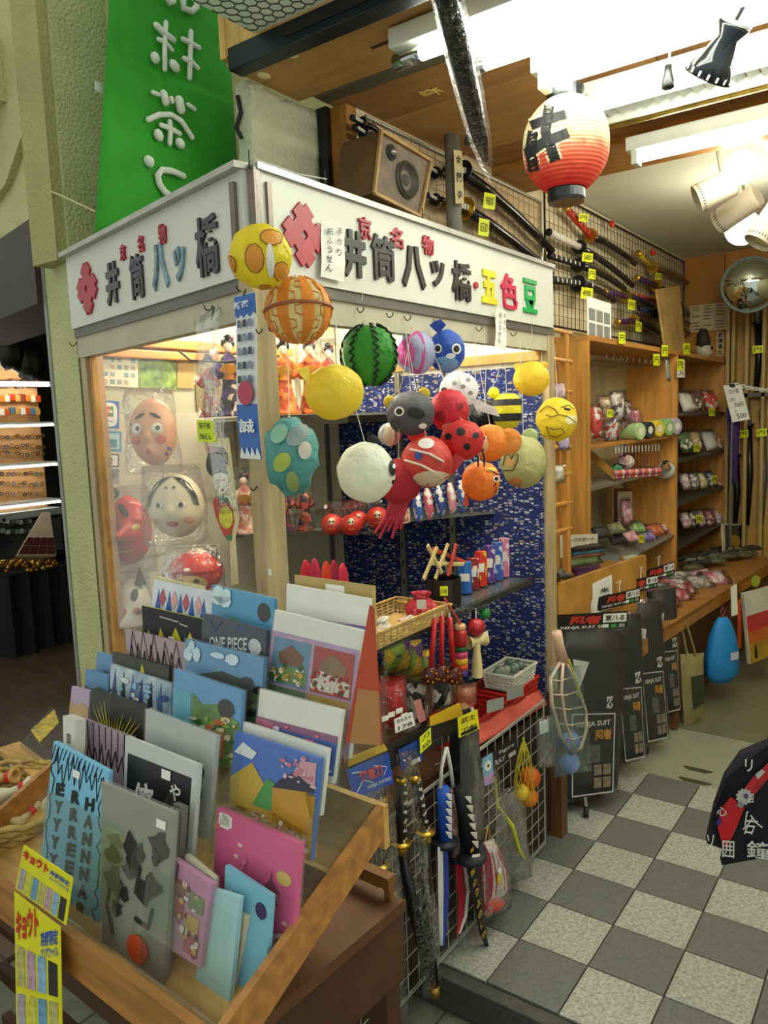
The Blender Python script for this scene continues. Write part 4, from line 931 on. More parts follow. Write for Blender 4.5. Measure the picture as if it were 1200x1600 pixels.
# wooden battledore paddle in a clear bag, hung outside the window
off = .03
cpad = [(318, 688), (358, 684), (374, 812), (368, 840), (373, 912), (361, 915), (358, 842), (341, 806)]
pt = thing('battledore_paddle', aL(365, 912, off), 'wooden battledore paddle painted with a kimono lady, hung from the lintel in a clear bag', 'paddle')
def lp(px, py, o_=off): return aL(px, py, o_)
b = B(); a = b._v([lp(x, y, off+.008) for x, y in cpad]); d = b._v([lp(x, y, off-.002) for x, y in cpad]); b._f(a); b._f(d[::-1])
for i in range(8): b._f([a[i], d[i], d[(i+1) % 8], a[(i+1) % 8]])
b.o('paddle_board', wood('cdbd8c', .7, .5), pt)
def flat(pts, m_, nm, o_): b = B(); b._f(b._v([lp(x, y, o_) for x, y in pts])); return b.o(nm, m_, pt)
def ellp(cx, cy, rx, ry, tilt=0., n=18): return [(cx+rx*math.cos(2*math.pi*i/n)*math.cos(tilt)-ry*math.sin(2*math.pi*i/n)*math.sin(tilt), cy+rx*math.cos(2*math.pi*i/n)*math.sin(tilt)+ry*math.sin(2*math.pi*i/n)*math.cos(tilt)) for i in range(n)]
flat(ellp(339, 722, 17, 24, .2), M('14120f', .4), 'painted_hair', off+.0086); flat(ellp(345, 752, 12, 19, -.15), M('e2dccb', .5), 'painted_face', off+.0092)
flat(ellp(333, 702, 9, 5, .2), M('a84a6a', .5), 'painted_flower', off+.0096); flat([(331, 742), (349, 728), (357, 742), (345, 738)], M('14120f'), 'painted_fringe', off+.0096)
flat([(332, 785), (338, 775), (352, 775), (362, 790), (366, 815), (360, 842), (350, 838), (338, 810)], M('b83a22', .5, 0, .35, 60), 'painted_kimono', off+.0087)
flat(ellp(353, 808, 11, 18, -.1), M('cfc22c', .5, 0, .3, 90), 'painted_obi', off+.0093); flat([(340, 778), (346, 773), (355, 778), (358, 786), (344, 784)], M('1f6a3a', .5), 'painted_collar', off+.0094); flat([(354, 836), (362, 836), (361, 845), (353, 843)], M('1f7a3a', .5), 'painted_leaf', off+.0094)
for ex in (341, 350): flat(ellp(ex, 750, 2.2, 1.3), PUP, 'painted_eye', off+.0097)
flat(ellp(348, 766, 2.5, 2), M('b01a2a'), 'painted_mouth', off+.0097)
B().pillow([lp(340, 812, off+.006), lp(378, 806, off+.006), lp(345, 478, off+.006), lp(302, 500, off+.006)], .028, 7, 20, .5, 4).o('clear_bag', clear('crinkle2', gloss=.28, rough=.06, bump=.6, bscale=18, milk=.02), pt, smooth=True)
B().tube([lp(330, 500), aL(334, 480, .012)], .002, 5).o('hook_loop', IRON, pt)
# yellow price tags in general
TAGN = [0]
def ytag(q, lab, tx=('円',), mat=YTAG, name='price_tag', col=BLACK):
    t = thing(name, mean(q[:2]), lab, 'price tag')
    B().slab(q, .0008).o('card', mat, t)
    if tx: text_on(q, [(s_, .5, 1-(i+.5)/len(tx), (.7, .55/len(tx))) for i, s_ in enumerate(tx)], col, t, 'lettering', .01, .0008)
    return t
ytag([lp(309, 690, .052), lp(335, 691, .052), lp(332, 657, .052), lp(307, 656, .052)], 'yellow handwritten price tag on the paddle bag', ('羽子板', '750えん'), M('cfe61a', .6))
# long paper streamer (Shinsengumi slip)
stq = [lp(378, 716, .035), lp(410, 718, .035), lp(396, 455, .02), lp(364, 463, .02)]
sm = thing('paper_streamer', mean(stq[:2]), 'long narrow blue and white paper streamer with big white character at the booth corner', 'streamer')
B().sheet(stq, 3, 16, lambda u, v: .004*math.sin(v*5), .0006).o('paper_sheet', M('dcdfe2', .5, 0, .04), sm)
BLU = M('2a64b8', .5)
def pp(pts, m_, nm='print', lf=.005): b = B(); N = (stq[1]-stq[0]).cross(stq[3]-stq[0]).normalized(); b._f(b._v([uv(stq, u, v)+N*(.004*math.sin(v*5)+lf) for u, v in pts])); return b.o(nm, m_, sm)
for v0, v1 in ((.0, .11), (.11, .22), (.22, .33)): pp([(0, v0), (1, v0), (1, v1+.001), (0, v1+.001)], BLU, 'blue_field', .0015)
pp([(0, .885), (.1, .86), (.25, .885), (.4, .86), (.55, .885), (.7, .86), (.85, .885), (1, .87), (1, .995), (0, .995)], BLU, 'blue_top', .0015)
pp([(0, .02), (0, .0), (1, .0), (1, .02), (.87, .075), (.75, .02), (.62, .075), (.5, .02), (.37, .075), (.25, .02), (.12, .075)], M('e2e6e8'), 'zigzag', .003)
text_on(stq, [('誠', .5, .2, (.75, .085))], M('f0f2f4'), sm, 'lettering', .02, .008); text_on(stq, [('新選', .52, .93, (.72, .045))], M('f0f2f4'), sm, 'lettering', .02, .007)
for i in range(3):
    for j in range(5): pp([(.18+i*.26, .80-j*.085), (.34+i*.26, .80-j*.085), (.34+i*.26, .845-j*.085), (.18+i*.26, .845-j*.085)], M(('5a6a80', '3a3f4a', '8090a8')[(i+j) % 3], .6, 0, .4, 120), 'printed_figure', .005)
pp([(.55+.42*math.cos(k*.5)*.9, .40+.075*math.sin(k*.5)) for k in range(13)], M('b83a5a', .5), 'pink_blossom', .006)
B().tube([uv(stq, .5, .99), aL(385, 450, .012)], .0012, 5).o('hook_loop', IRON, sm)
# posters and card-logo stickers on the inner side wall
XWI = -1.008
def wallq(x0, y0, x1, y1, dz=0): return [aX(x0, y1, XWI), aX(x1, y1+(x1-x0)*.06, XWI), aX(x1, y0+(x1-x0)*.06, XWI), aX(x0, y0, XWI)]
def poster(q, lab, mat, cat='poster', name='wall_poster'):
    t = thing(name, mean(q[:2]), lab, cat); B().slab(q, .0008).o('paper_sheet', mat, t); return t
q = wallq(146, 552, 216, 602); t = poster(q, 'cream printed notice with small picture grid on the side wall', M('d9d3b8', .6))
for i in range(6):
    for j in range(4):
        if (i*3+j) % 5: print_on(q, .05+i*.155, .08+j*.23, .15+i*.155, .22+j*.23, M(('8f9a90', 'b0a890', '6f8a94')[(i+j) % 3], .6, 0, .2, 90), t)
poster(wallq(217, 553, 276, 606), 'green leafy photograph poster beside the cream notice', M('4f7a26', .5, 0, .5, 40, col2='8fa84a'))
poster(wallq(277, 562, 303, 606), 'tan poster strip right of the green photograph', M('a98a4e', .6))
q = wallq(150, 625, 186, 668); t = poster(q, 'blue and white card company sticker with JCB logo on the wall', M('1f5aa8', .5), 'sticker', 'card_sticker')
poly_on(q, [(.5+.42*math.copysign(abs(math.cos(a))**.6, math.cos(a)), .5+.44*math.copysign(abs(math.sin(a))**.6, math.sin(a))) for a in [k*math.pi/14 for k in range(28)]], M('e8e8e2'), t, 'white_badge')
for k, cc in enumerate(('1f4aa8', 'c8222e', '2f8f3a')):
    print_on(q, .27+k*.16, .42, .42+k*.16, .8, M(cc, .5), t, 'logo_bar', .0014)
text_on(q, [('JCB', .5, .6, (.42, .13))], M('f2f2ee'), t, 'lettering', .02, .002); text_on(q, [('JCB CARD', .5, .24, (.5, .09))], M('2a3a6a'), t, 'lettering', .01, .0016)
q = wallq(153, 672, 190, 704); t = poster(q, 'pale blue framed card sticker below the JCB sticker', M('4f8aa8', .5), 'sticker', 'card_sticker'); print_on(q, .1, .12, .9, .88, M('a9c4c8'), t); print_on(q, .22, .2, .78, .6, M('3f7f9c'), t, 'print', .0012)
q = wallq(156, 708, 186, 728); t = poster(q, 'white sticker with a round black mark on the wall', M('2c2f58', .5), 'sticker', 'card_sticker'); print_on(q, .08, .1, .92, .9, WHITE, t); text_on(q, [('Q', .5, .5, (.3, .6))], BLACK, t, 'lettering', .03, .0014)
q = wallq(157, 732, 186, 754); t = poster(q, 'small dark blue sticker under the round mark sticker', M('34386a', .5, 0, .4, 60, col2='b0a8b8'), 'sticker', 'card_sticker')
q = wallq(158, 759, 187, 780); t = poster(q, 'oval dark green sticker lowest on the wall', M('c3bfa8', .5), 'sticker', 'card_sticker'); poly_on(q, [(.5+.48*math.cos(k*.35), .5+.46*math.sin(k*.35)) for k in range(18)], M('1f3f2a'), t, 'green_oval'); text_on(q, [('VS', .5, .5, (.5, .5))], M('c8ccb8'), t, 'lettering', .01, .0014)
# ================================================================== GOODS INSIDE THE BOOTH
def tpl(s_, z): return V((s_.x, s_.y, z))
def doll(px, pyb, hp, X, label, kim, obi, fan=None, z=None, plastic=True, Y=None):
    c = aX(px, pyb, X) if Y is None else aY(px, pyb, Y)
    if z is not None: c.z = z
    k = pxm(c); H = hp*k; t = thing('kimono_doll', c, label, 'doll', 'kimono dolls on the booth shelves'); T = (CAM-c); T.z = 0; T.normalize(); R_ = UZ.cross(T)
    KM = confetti(kim, 60, name='kimono_cloth')
    B().lathe([(0, 0), (.20*H, 0), (.17*H, .04*H), (.10*H, .30*H), (.085*H, .48*H), (.11*H, .60*H), (.09*H, .70*H), (.035*H, .76*H), (0, .77*H)], 18, c, R_, UZ, 1, .75).o('kimono', KM, t, smooth=True)
    B().lathe([(.094*H, .44*H), (.10*H, .47*H), (.10*H, .56*H), (.094*H, .58*H)], 18, c, R_, UZ, 1.02, .8).o('obi', M(obi, .4, 0, .2, 80), t)
    for s_ in (-1, 1): B().tube([c+R_*(s_*.09*H)+UZ*.66*H, c+R_*(s_*.17*H)+T*.04*H+UZ*.55*H, c+R_*(s_*.10*H)+T*.10*H+UZ*.48*H], [.04*H, .06*H, .045*H], 8).o('sleeve', KM, t, smooth=True)
    B().ball(c+UZ*.84*H, (.06*H, .06*H, .075*H), 14, 10).o('head', M('e6d6be', .4), t, smooth=True)
    hb = c+UZ*.88*H-T*.025*H; B().ball(hb, (.085*H, .075*H, .08*H), 14, 10, R_).ball(hb+UZ*.07*H, (.05*H, .05*H, .04*H), 10, 8).o('hair', M('141010', .35), t, smooth=True)
    B().ball(hb+R_*.06*H+UZ*.05*H+T*.04*H, .02*H, 8, 6).o('hair_flower', M('c83a4a', .5), t)
    if fan: B().prism([(0, 0)]+[(.13*H*math.cos(a), .13*H*math.sin(a)) for a in [math.radians(20+k_*14) for k_ in range(11)]], c+T*.12*H+UZ*.5*H, R_, (UZ+T*.3).normalized(), .002).o('fan', M(fan, .4, .4), t)
    if plastic: 
        q = [c-R_*.22*H+UZ*.0, c+R_*.22*H, c+R_*.17*H+UZ*1.04*H, c-R_*.17*H+UZ*1.04*H]
        B().pillow(q, .36*H, 6, 9, .4, px).o('clear_bag', BAG, t, smooth=True)
    return t
S1, S2 = 1.509, 1.154
doll(362, 640, 128, -.72, 'doll in black and violet kimono holding an orange fan on the upper shelf', ('1c1626', '4a2f7a', '2a1a3a', 'c8b8a0'), 'c87a1e', 'd8922a', z=S1)
doll(330, 640, 100, -.80, 'doll in pale red kimono behind the paddle bag on the upper shelf', ('c8a89a', 'b0444a', 'd8c8b8', 'a83a44'), 'd8d0c0', None, z=S1)
doll(447, 638, 120, -.66, 'doll wrapped in crinkled plastic with orange kimono beside the corner post, upper shelf', ('c85a1e', 'd8762a', 'a83a1a', 'd88a3a'), 'e09a2a', 'd8a03a', z=S1)
doll(487, 636, 118, -.62, 'doll in glossy copper orange kimono on the upper shelf', ('b8481a', 'd0701e', '8a2a14', 'c85a22'), 'd8a03a', 'd8902a', z=S1)
doll(516, 634, 110, -.60, 'doll in dark red kimono right of the copper one on the upper shelf', ('7a1a1e', '8f2a24', 'a83a2a', '5a1414'), 'c89a3a', None, z=S1)
doll(384, 815, 100, -.80, 'doll in pink kimono with gold fan on the lower shelf', ('c8907a', 'd8b09a', 'b86a5a', 'e0c8b8'), 'b05a4a', 'd8982a', z=S2)
doll(445, 826, 82, -.70, 'dark clothed doll in plastic on the lower shelf beside the corner post', ('2a2430', '5a2a34', '8a3a44', '3a3440'), 'a87a3a', None, z=S2)
doll(478, 828, 78, -.66, 'doll in brown and red kimono, rightmost of the lower shelf', ('5a3a2a', '8a3a2a', '2f2a34', 'a8644a'), 'a83a3a', None, z=S2)
# red roly-poly dolls in clear bags on the lower shelf
def daruma(px, py, rp, X, lab):
    c = aX(px, py, X); k = pxm(c); r = rp*k; c.z = S2+r; t = thing('roly_poly_doll', c-UZ*r, lab, 'doll', 'red roly-poly dolls in bags'); T = (CAM-c).normalized()
    B().ball(c, (r, r, r*.98), 16, 10).o('body', M('b8281e', .35, 0, .1), t, smooth=True)
    B().ball(c+T*r*.45+UZ*r*.15, (r*.55, r*.55, r*.55), 14, 8).o('face', M('dcc8a8', .4), t, smooth=True)
    R_ = UZ.cross(T).normalized()
    for s_ in (-.35, .35): B().ball(c+T*r*.95+R_*(s_*r*.5)+UZ*r*.25, r*.1, 8, 6).o('eye', BLK, t)
    B().box(c+T*r*.9-UZ*r*.4, (r*.5, r*.08, r*.1), R_, T).o('gold_mark', GOLD, t)
for i, (px, py, rp) in enumerate(((518, 818, 17), (548, 806, 17), (560, 826, 15), (590, 812, 18), (533, 834, 12))):
    daruma(px, py, rp, -.52+.06*(i % 2), 'small red roly-poly doll in the clear bag heap on the lower glass shelf')
qb = [aX(502, 836, -.50), aX(600, 834, -.46), aX(590, 780, -.48), aX(512, 782, -.52)]
B().pillow(qb, .12, 10, 7, .7, 8).o('clear_bag_heap', BAG, None, 'crinkled clear bags over the red roly-poly dolls', 'plastic bag', smooth=True)
# pink price card on the shelf edge
q = [aX(623, 820, -.40), aX(641, 816, -.40), aX(640, 794, -.40), aX(622, 798, -.40)]
ytag(q, 'pink handwritten price card reading 260 on the lower shelf edge', ('ころころ', '260'), M('d8a890', .6))
# rows of small blue and pink packets on shelf right side
for i, (px, c) in enumerate(((655, '3a5aa8'), (672, 'c8586a'), (690, '2f4a94'), (708, 'd08a9a'), (725, '3a62b0'))):
    b0 = aX(px, 800-i*2, -.42); b0.z = S2; k = pxm(b0); q = [b0-V((0, 7*k, 0)), b0+V((0, 7*k, 0)), b0+V((-.01, 7*k, 50*k)), b0+V((-.01, -7*k, 50*k))]
    B().pillow(q, .03, 4, 5, .4, i).o('cloth_packet', confetti((c, 'e0dcd4', c), 70), None, ('blue', 'red', 'navy', 'pink', 'mid-blue')[i]+' patterned cloth packet standing on the lower glass shelf', 'packet', 'cloth packets on the lower shelf', smooth=True)
# ---- middle wooden ledge (basket shelf) and its goods
ZL = .955
lg = thing('basket_ledge', (XF-.15, .25, ZL-.02), 'narrow shelf ledge in the booth opening carrying baskets and pouches', 'shelf')
B().box((XF-.12, .20, ZL-.012), (.22, .86, .014)).o('board', M('5a5f60', .2, .2), lg); B().box((XF-.005, .20, ZL-.006), (.006, .86, .028)).o('front_lip', clear('lip', tint=(.8, .85, .85), gloss=.3, bump=0), lg)
for Y in (-.2, .58): B().bar((XF-.2, Y, ZL-.02), (XF-.2, Y, .51), .014).o('support', IRON, lg)
def basket(c, sx, sy, h, mat, label, name='basket', flare=1.12, rows=5, n=12, X=(1, 0, 0), bottom=None):
    c = V(c); X = V(X).normalized(); Y = UZ.cross(X); t = thing(name, c, label, 'basket'); b = B()
    def ring(f, z): return [c+X*(sx/2*f*a)+Y*(sy/2*f*d)+UZ*z for a, d in ((-1, -1), (1, -1), (1, 1), (-1, 1))]
    for i in range(rows+1):
        z = h*i/rows; P = ring(1+(flare-1)*i/rows, z)
        for k in range(4): b.bar(P[k], P[(k+1) % 4], .003 if i < rows else .007, h/rows*.5)
    lo, hi = ring(1, 0), ring(flare, h)
    for k in range(4):
        for m in range(n): a = (m+.5)/n; b.bar(lo[k].lerp(lo[(k+1) % 4], a), hi[k].lerp(hi[(k+1) % 4], a), .0035, .0035)
    b.o('woven_sides', mat, t); bb = B(); bb._f(bb._v([p+UZ*.002 for p in lo])); bb.o('bottom', mat, t)
    return t
WICK = M('b99a58', .6, 0, .25, 60)
bc0 = (XF-.07, -.10, ZL); basket(bc0, .15, .30, .04, WICK, 'shallow woven tray of wrapped trinkets behind the card rack', rows=5)
for i in range(9):
    p = V((XF-.07+rnd.uniform(-.05, .05), -.20+i*.018, ZL+.02)); B().ball(p, (.014, .018, .012), 8, 6, jit=.4, seed=i).o('wrapped_trinket', M(('d8d2c4', 'c8a89a', 'b8b8b0')[i % 3], .3), None, 'small pale wrapped trinket in the shallow woven tray', 'trinket', 'trinkets in the woven tray')
basket((XF-.07, .02+.06, ZL), .13, .04, .03, WICK, 'second small woven tray on the ledge')
# red drawstring pouch
pc = aX(658, 928, XF-.05); pc.z = ZL; k = pxm(pc); po = thing('drawstring_pouch', pc, 'bright red flowered drawstring pouch on the ledge', 'pouch')
B().lathe([(0, 0), (22*k, 2*k), (26*k, 14*k), (20*k, 27*k), (10*k, 33*k), (16*k, 41*k)], 18, pc, wob=lambda i, z: 1+.06*math.sin(i*2.1)).o('bag', confetti(('b81c34', 'c82a44', 'd8606a', 'a81428'), 90), po, smooth=True)
B().box(pc+(CAM-pc).normalized()*26*k+UZ*22*k, (14*k, 1*k, 14*k), UZ.cross(CAM-pc)).o('badge', M('d8d8d0', .4), po)
# black can of folding fans / sticks
cc = aX(694, 932, XF-.08); cc.z = ZL; k = pxm(cc); cn = thing('stick_can', cc, 'black can with yellow tag holding wooden toy sticks', 'can'); B().lathe([(0, 0), (27*k, 0), (27*k, 42*k), (25*k, 42*k), (25*k, 4*k), (0, 4*k)], 24, cc).o('can', M('17140f', .35), cn, smooth=False)
qq = rect(cc+(CAM-cc).normalized()*27.6*k+UZ*20*k, UZ.cross(CAM-cc), UZ, 12*k, 15*k); B().slab(qq, .0005).o('tag', YTAG, cn); text_on(qq, [('150', .5, .5, (.7, .4))], BLACK, cn)
ST = [(662, 905, 683, 855), (690, 895, 668, 852), (700, 900, 713, 850), (680, 905, 700, 850), (672, 880, 735, 882), (676, 858, 730, 880), (703, 896, 690, 868)]
for i, (x0, y0, x1, y1) in enumerate(ST):
    a, b_ = aX(x0, y0, XF-.07-.006*i), aX(x1, y1, XF-.07-.006*i); d_ = (b_-a).normalized()
    B().bar(a, b_, .012, .004, up=V((1, 0, 0))).bar(a+V((.003, 0, 0)), b_+V((.003, 0, 0)), .006, .002, up=V((1, 0, 0))).o('toy_stick', M(('c9b878', 'd8c890', 'b8483a')[i % 3], .5), None, ('cream', 'pale yellow', 'red edged', 'thin cream', 'long cream', 'long yellow', 'short red')[i]+' flat wooden toy stick crossed above the black can', 'stick', 'toy sticks in the can')
# upright coloured boxes
for i, (px, py, wd, ht, c1, c2) in enumerate(((727, 938, 22, 48, '2a6ab8', 'e8e4da'), (741, 935, 12, 48, '8a1a24', 'd8c8b8'), (753, 930, 13, 54, 'c82a24', 'd8a82a'), (766, 930, 13, 58, '5a3a8a', 'c8b8d8'), (778, 928, 12, 58, '2f5ab0', 'b8c8e0'), (789, 926, 11, 60, 'c87a9a', 'e8c8d8'))):
    p = aX(px, py, XF-.10); p.z = ZL; k = pxm(p)
    t = thing('upright_box', p, ('blue zigzag topped', 'dark red', 'red and gold', 'violet', 'blue', 'pink')[i]+' slim upright gift box at the end of the ledge', 'box', 'upright boxes at the ledge end')
    if i == 0: B().lathe([(0, 0), (11*k, 0), (11*k, 48*k), (0, 48*k)], 18, p).o('carton', M(c1, .4), t)
    else: B().box(p+UZ*ht*k/2, (wd*k, wd*k, ht*k), (1, -.6, 0)).o('carton', confetti((c1, c1, c2), 70, stretch=(1, 1, .7)), t)
    N_ = (CAM-p); N_.z = 0; N_.normalize(); q = rect(p+N_*(wd*.62*k+.002)+UZ*ht*.55*k, UZ.cross(N_), UZ, wd*.7*k, ht*.25*k); B().slab(q, .0006).o('label', WHITE, t)
# red paper fans behind the rack
for i, (px, py) in enumerate(((478, 900), (492, 898), (510, 902), (522, 900), (536, 905))):
    p = aX(px, py, -.42); k = pxm(p); p2 = p-UZ*.16
    t = thing('red_fan_blade', p2, 'pointed red and pink paper petal of the toy pinwheel behind the card rack', 'paper toy', 'red paper petals'); B().ball(p-UZ*18*k, (.006, 15*k, 44*k), 10, 10).bar(p-UZ*30*k, V((p.x, p.y, .516)), .003).o('petal', M(('b01c34', 'a8204a', 'c03a1e', '8f1a3a', 'b82a44')[i], .5), t, smooth=True)
# ---- hanging toys from the ledge front
def hang(px, py0, X=XF+.012): return aX(px, py0, X)
hk_ = thing('toy_hooks', aX(690, 930, XF+.01), 'row of chrome wire hooks under the ledge front', 'hooks')
for px in range(676, 762, 12):
    p = aX(px, 950, XF+.004); B().tube([p+UZ*.012, p, p+V((.025, 0, -.006)), p+V((.03, 0, .006))], .0013, 5).o('wire_hook', CHROME, hk_)
for i, (x0, y0, x1, y1) in enumerate(((679, 965, 672, 1058), (690, 962, 690, 1055), (702, 965, 710, 1058))):
    a, c = hang(x0, y0), hang(x1, y1); k = pxm(a); d_ = (c-a).normalized(); t = thing('toy_drum', c, ('left', 'middle', 'right')[i]+'most of three red handled toy drums with round black and red heads', 'toy drum', 'red handled toy drums')
    B().tube([a, a.lerp(c, .82)], [5*k, 4*k], 10).o('handle', RED, t, smooth=True); T = (CAM-c).normalized()
    dc = a.lerp(c, .98); B().lathe([(0, -6*k), (13*k, -5*k), (15*k, 0), (13*k, 5*k), (0, 6*k)], 20, dc, UZ, V((.8, -.6, 0))).o('drum', M('8a1a18', .3, 0, .4, 90, col2='2a1a14'), t, smooth=True)
    b = B(); [b.ball(dc+V((.8, -.6, 0)).normalized()*6*k+(UZ*math.cos(q_)+V((.6, .8, 0))*math.sin(q_))*9*k, 2*k, 6, 5) for q_ in range(6)]; b.o('studs', GOLD, t)
    B().tube([a, a+UZ*.012], .003, 6).o('loop', STRING, t)
# stacked barrel toy
p = hang(719, 975); k = pxm(p); t = thing('barrel_toy', p-UZ*75*k, 'stacked multicoloured barrel toy hanging from the ledge', 'toy')
for i, (c, r_, h_) in enumerate((('d8a87a', 9, 9), ('a8201e', 11, 26), ('1f5a2a', 10, 9), ('c83a6a', 11, 10), ('d8a81e', 11, 10), ('c8441e', 11, 9), ('5a3a9a', 10, 8))):
    z = sum(x[2] for x in (('', 9, 9), ('', 11, 26), ('', 10, 9), ('', 11, 10), ('', 11, 10), ('', 11, 9), ('', 10, 8))[:i])
    B().lathe([(0, 0), (r_*k*.85, 0), (r_*k, -h_*k*.3), (r_*k, -h_*k*.7), (r_*k*.85, -h_*k), (0, -h_*k)], 16, p-UZ*z*k).o('barrel_ring', M(c, .35), t, smooth=True)
B().tube([p, hang(695, 935)], .003, 6).o('cord', M('c83a1a'), t)
# maracas / kendama
p = hang(744, 980); k = pxm(p); t = thing('kendama', p-UZ*75*k, 'wooden cup and ball toy with red ball hanging in a net', 'toy'); CW = wood('d8c48a', .7, .4)
B().ball(p, 14*k, 16, 12).o('ball', M('a8202a', .3), t, smooth=True)
B().lathe([(9*k, -80*k), (8*k, -55*k), (6*k, -40*k), (6*k, -20*k), (0, -18*k)], 14, p).lathe([(0, -80*k), (9*k, -80*k)], 14, p).o('handle', CW, t, smooth=True)
B().lathe([(11*k, -16*k), (7*k, -6*k), (7*k, 6*k), (11*k, 16*k), (9*k, 16*k), (0, 10*k)], 16, p-UZ*22*k, UZ, V((.4, .9, 0))).o('cross_cup', CW, t, smooth=True)
B().lathe([(6.6*k, -62*k), (6.6*k, -56*k)], 14, p).o('stripe', M('1f3a7a', .4), t); B().tube([p+UZ*14*k, p+UZ*30*k], .002, 5).o('string', STRING, t)
qq = [hang(750, 1008), hang(765, 1004), hang(762, 985), hang(750, 992)]; ytag(qq, 'white blank price tag hanging beside the cup and ball toy', (), PAPERW)
p = hang(757, 958, XF-.02); k = pxm(p); B().ball(p, 9*k, 14, 10).o('rubber_ball', M('1f8a3a', .3), None, 'small green ball hanging right of the red ball', 'ball', smooth=True)
# ---- table level: baskets, lower goods
ZTB = .516
basket((XF-.10, .33, ZTB), .13, .26, .07, M('c2281e', .35), 'red plastic basket with grey card holding packets on the table edge', n=14)
basket((XF-.10, .60, ZTB), .13, .20, .08, M('c2281e', .35), 'red plastic basket under the white one near the right post', n=12)
basket((XF-.08, .60, ZTB+.085), .10, .16, .05, M('d8d8ca', .4), 'white plastic basket of glass marbles near the right post', n=12, rows=4)
for i in range(10): p = V((XF-.08+rnd.uniform(-.03, .03), .60+rnd.uniform(-.06, .06), ZTB+.13)); B().ball(p, .016, 12, 8).o('glass_marble', M(('8fa89a', 'b8c0b0', '6f8a7a')[i % 3], .08, 0, .1, trans=.5), None, 'glass marble in the white basket', 'marble', 'marbles in the white basket', smooth=True)
for i in range(7): p = V((XF-.10+rnd.uniform(-.03, .03), .25+i*.025, ZTB+.055)); B().ball(p, (.022, .026, .02), 8, 6, jit=.5, seed=i).o('wrapped_packet', M(('b8503a', 'd8c8b0', 'c89a6a')[i % 3], .25), None, 'wrapped packet in the front red basket', 'packet', 'packets in the front red basket')
for i, (x0, y0) in enumerate(((868, 1100), (782, 1062))):
    px = (775, 806)[i]; py = (1103, 1083)[i]; q = [aX(px-14, py+12, XF+.004), aX(px+12, py+4, XF+.004), aX(px+12, py-14, XF+.004), aX(px-14, py-8, XF+.004)]; ytag(q, ('blank grey card clipped on the front red basket', 'blank grey card clipped on the rear red basket')[i], (), M('9a9c98', .5), 'blank_card')
# red cloth edge on the table
cq = [aX(742, 1168, XF+.006), aX(857, 1100, XF+.006), aX(857, 1078, XF-.004), aX(742, 1140, XF-.004)]
B().sheet([cq[0], cq[1], cq[2]+V((-.03, 0, 0)), cq[3]+V((-.03, 0, 0))], 14, 5, lambda u, v: .004*math.sin(u*17), .003).o('red_cloth', M('c8584a', .8, 0, .12, 30), None, 'salmon red cloth draped over the table edge above the wire grid', 'cloth', smooth=True)
# boxed red windmills / bell toys left of the baskets
def pouchy(px, py, wp, hp, X, mat, lab, cat='packet', name='packet', th=.03, seed=0, bagd=True, group=None, tilt=0.):
    c = aX(px, py, X); k = pxm(c); a = wp*k/2; N_ = V((.8, -.6, 0)); R_ = UZ.cross(N_).normalized(); U_ = (UZ*math.cos(tilt)+R_*math.sin(tilt)); R2 = (R_*math.cos(tilt)-UZ*math.sin(tilt))
    q = [c-R2*a-U_*hp*k/2, c+R2*a-U_*hp*k/2, c+R2*a+U_*hp*k/2, c-R2*a+U_*hp*k/2]
    t = thing(name, c-UZ*hp*k/2, lab, cat, group); B().pillow(q, th, 6, 6, .5, seed or px).o('body', mat, t, smooth=True)
    if bagd: B().pillow([c+(p-c)*1.12 for p in q], th*1.5, 6, 6, .6, px+1).o('clear_bag', BAG, t, smooth=True)
    return t, q
pouchy(612, 1100, 50, 90, XF-.09, M('c01c24', .35, 0, .15, 40), 'shiny red toy helmet packet behind the price card', th=.08)
pouchy(650, 1105, 40, 80, XF-.12, confetti(('1c1a18', 'd8d4c8', '2a2824', 'c8c4b8'), 40), 'black and white feathered toy packet between drums and price card', th=.05)
pouchy(690, 1075, 30, 70, XF-.03, confetti(('d8d4cc', '1f1d1c', 'e8e4dc', '8f8a80'), 34), 'white and black wrapped feather toy hanging under the drums', th=.04)
pouchy(728, 1090, 36, 44, XF-.14, M('b86a4a', .3, 0, .25, 50), 'tan wrapped packet beside the front red basket', th=.05)
for i, (px, py) in enumerate(((620, 1020), (640, 1030), (660, 1045))): pouchy(px, py, 44, 60, XF-.30, confetti(('2a4a8a', '8aa83a', 'd8b82a', '6a3a8a'), 28), ('blue', 'mixed', 'purple')[i]+' wrapped balloon toy packet in the shade behind the rack', th=.05)
q = [aX(618, 1146, XF+.01), aX(649, 1133, XF+.01), aX(644, 1112, XF+.01), aX(616, 1124, XF+.01)]; ytag(q, 'white handwritten price card standing before the red toy packets', ('おもちゃ', '178'), PAPERW)
for i, (px, py) in enumerate(((602, 1122), (612, 1116), (624, 1110), (632, 1118))):
    q = [aX(px-5, py+6, XF+.008), aX(px+5, py+3, XF+.008), aX(px+5, py-5, XF+.008), aX(px-5, py-2, XF+.008)]; B().slab(q, .0006).o('price_sticker', PAPERW, None, 'tiny white price sticker on the red toy packets', 'sticker', 'stickers on the red toys')
q = [aX(655, 1130, XF+.008), aX(666, 1125, XF+.008), aX(657, 1092, XF+.008), aX(646, 1096, XF+.008)]; B().slab(q, .002).o('pink_card', M('c8807a', .6), None, 'slim pink card right of the white price card', 'card')
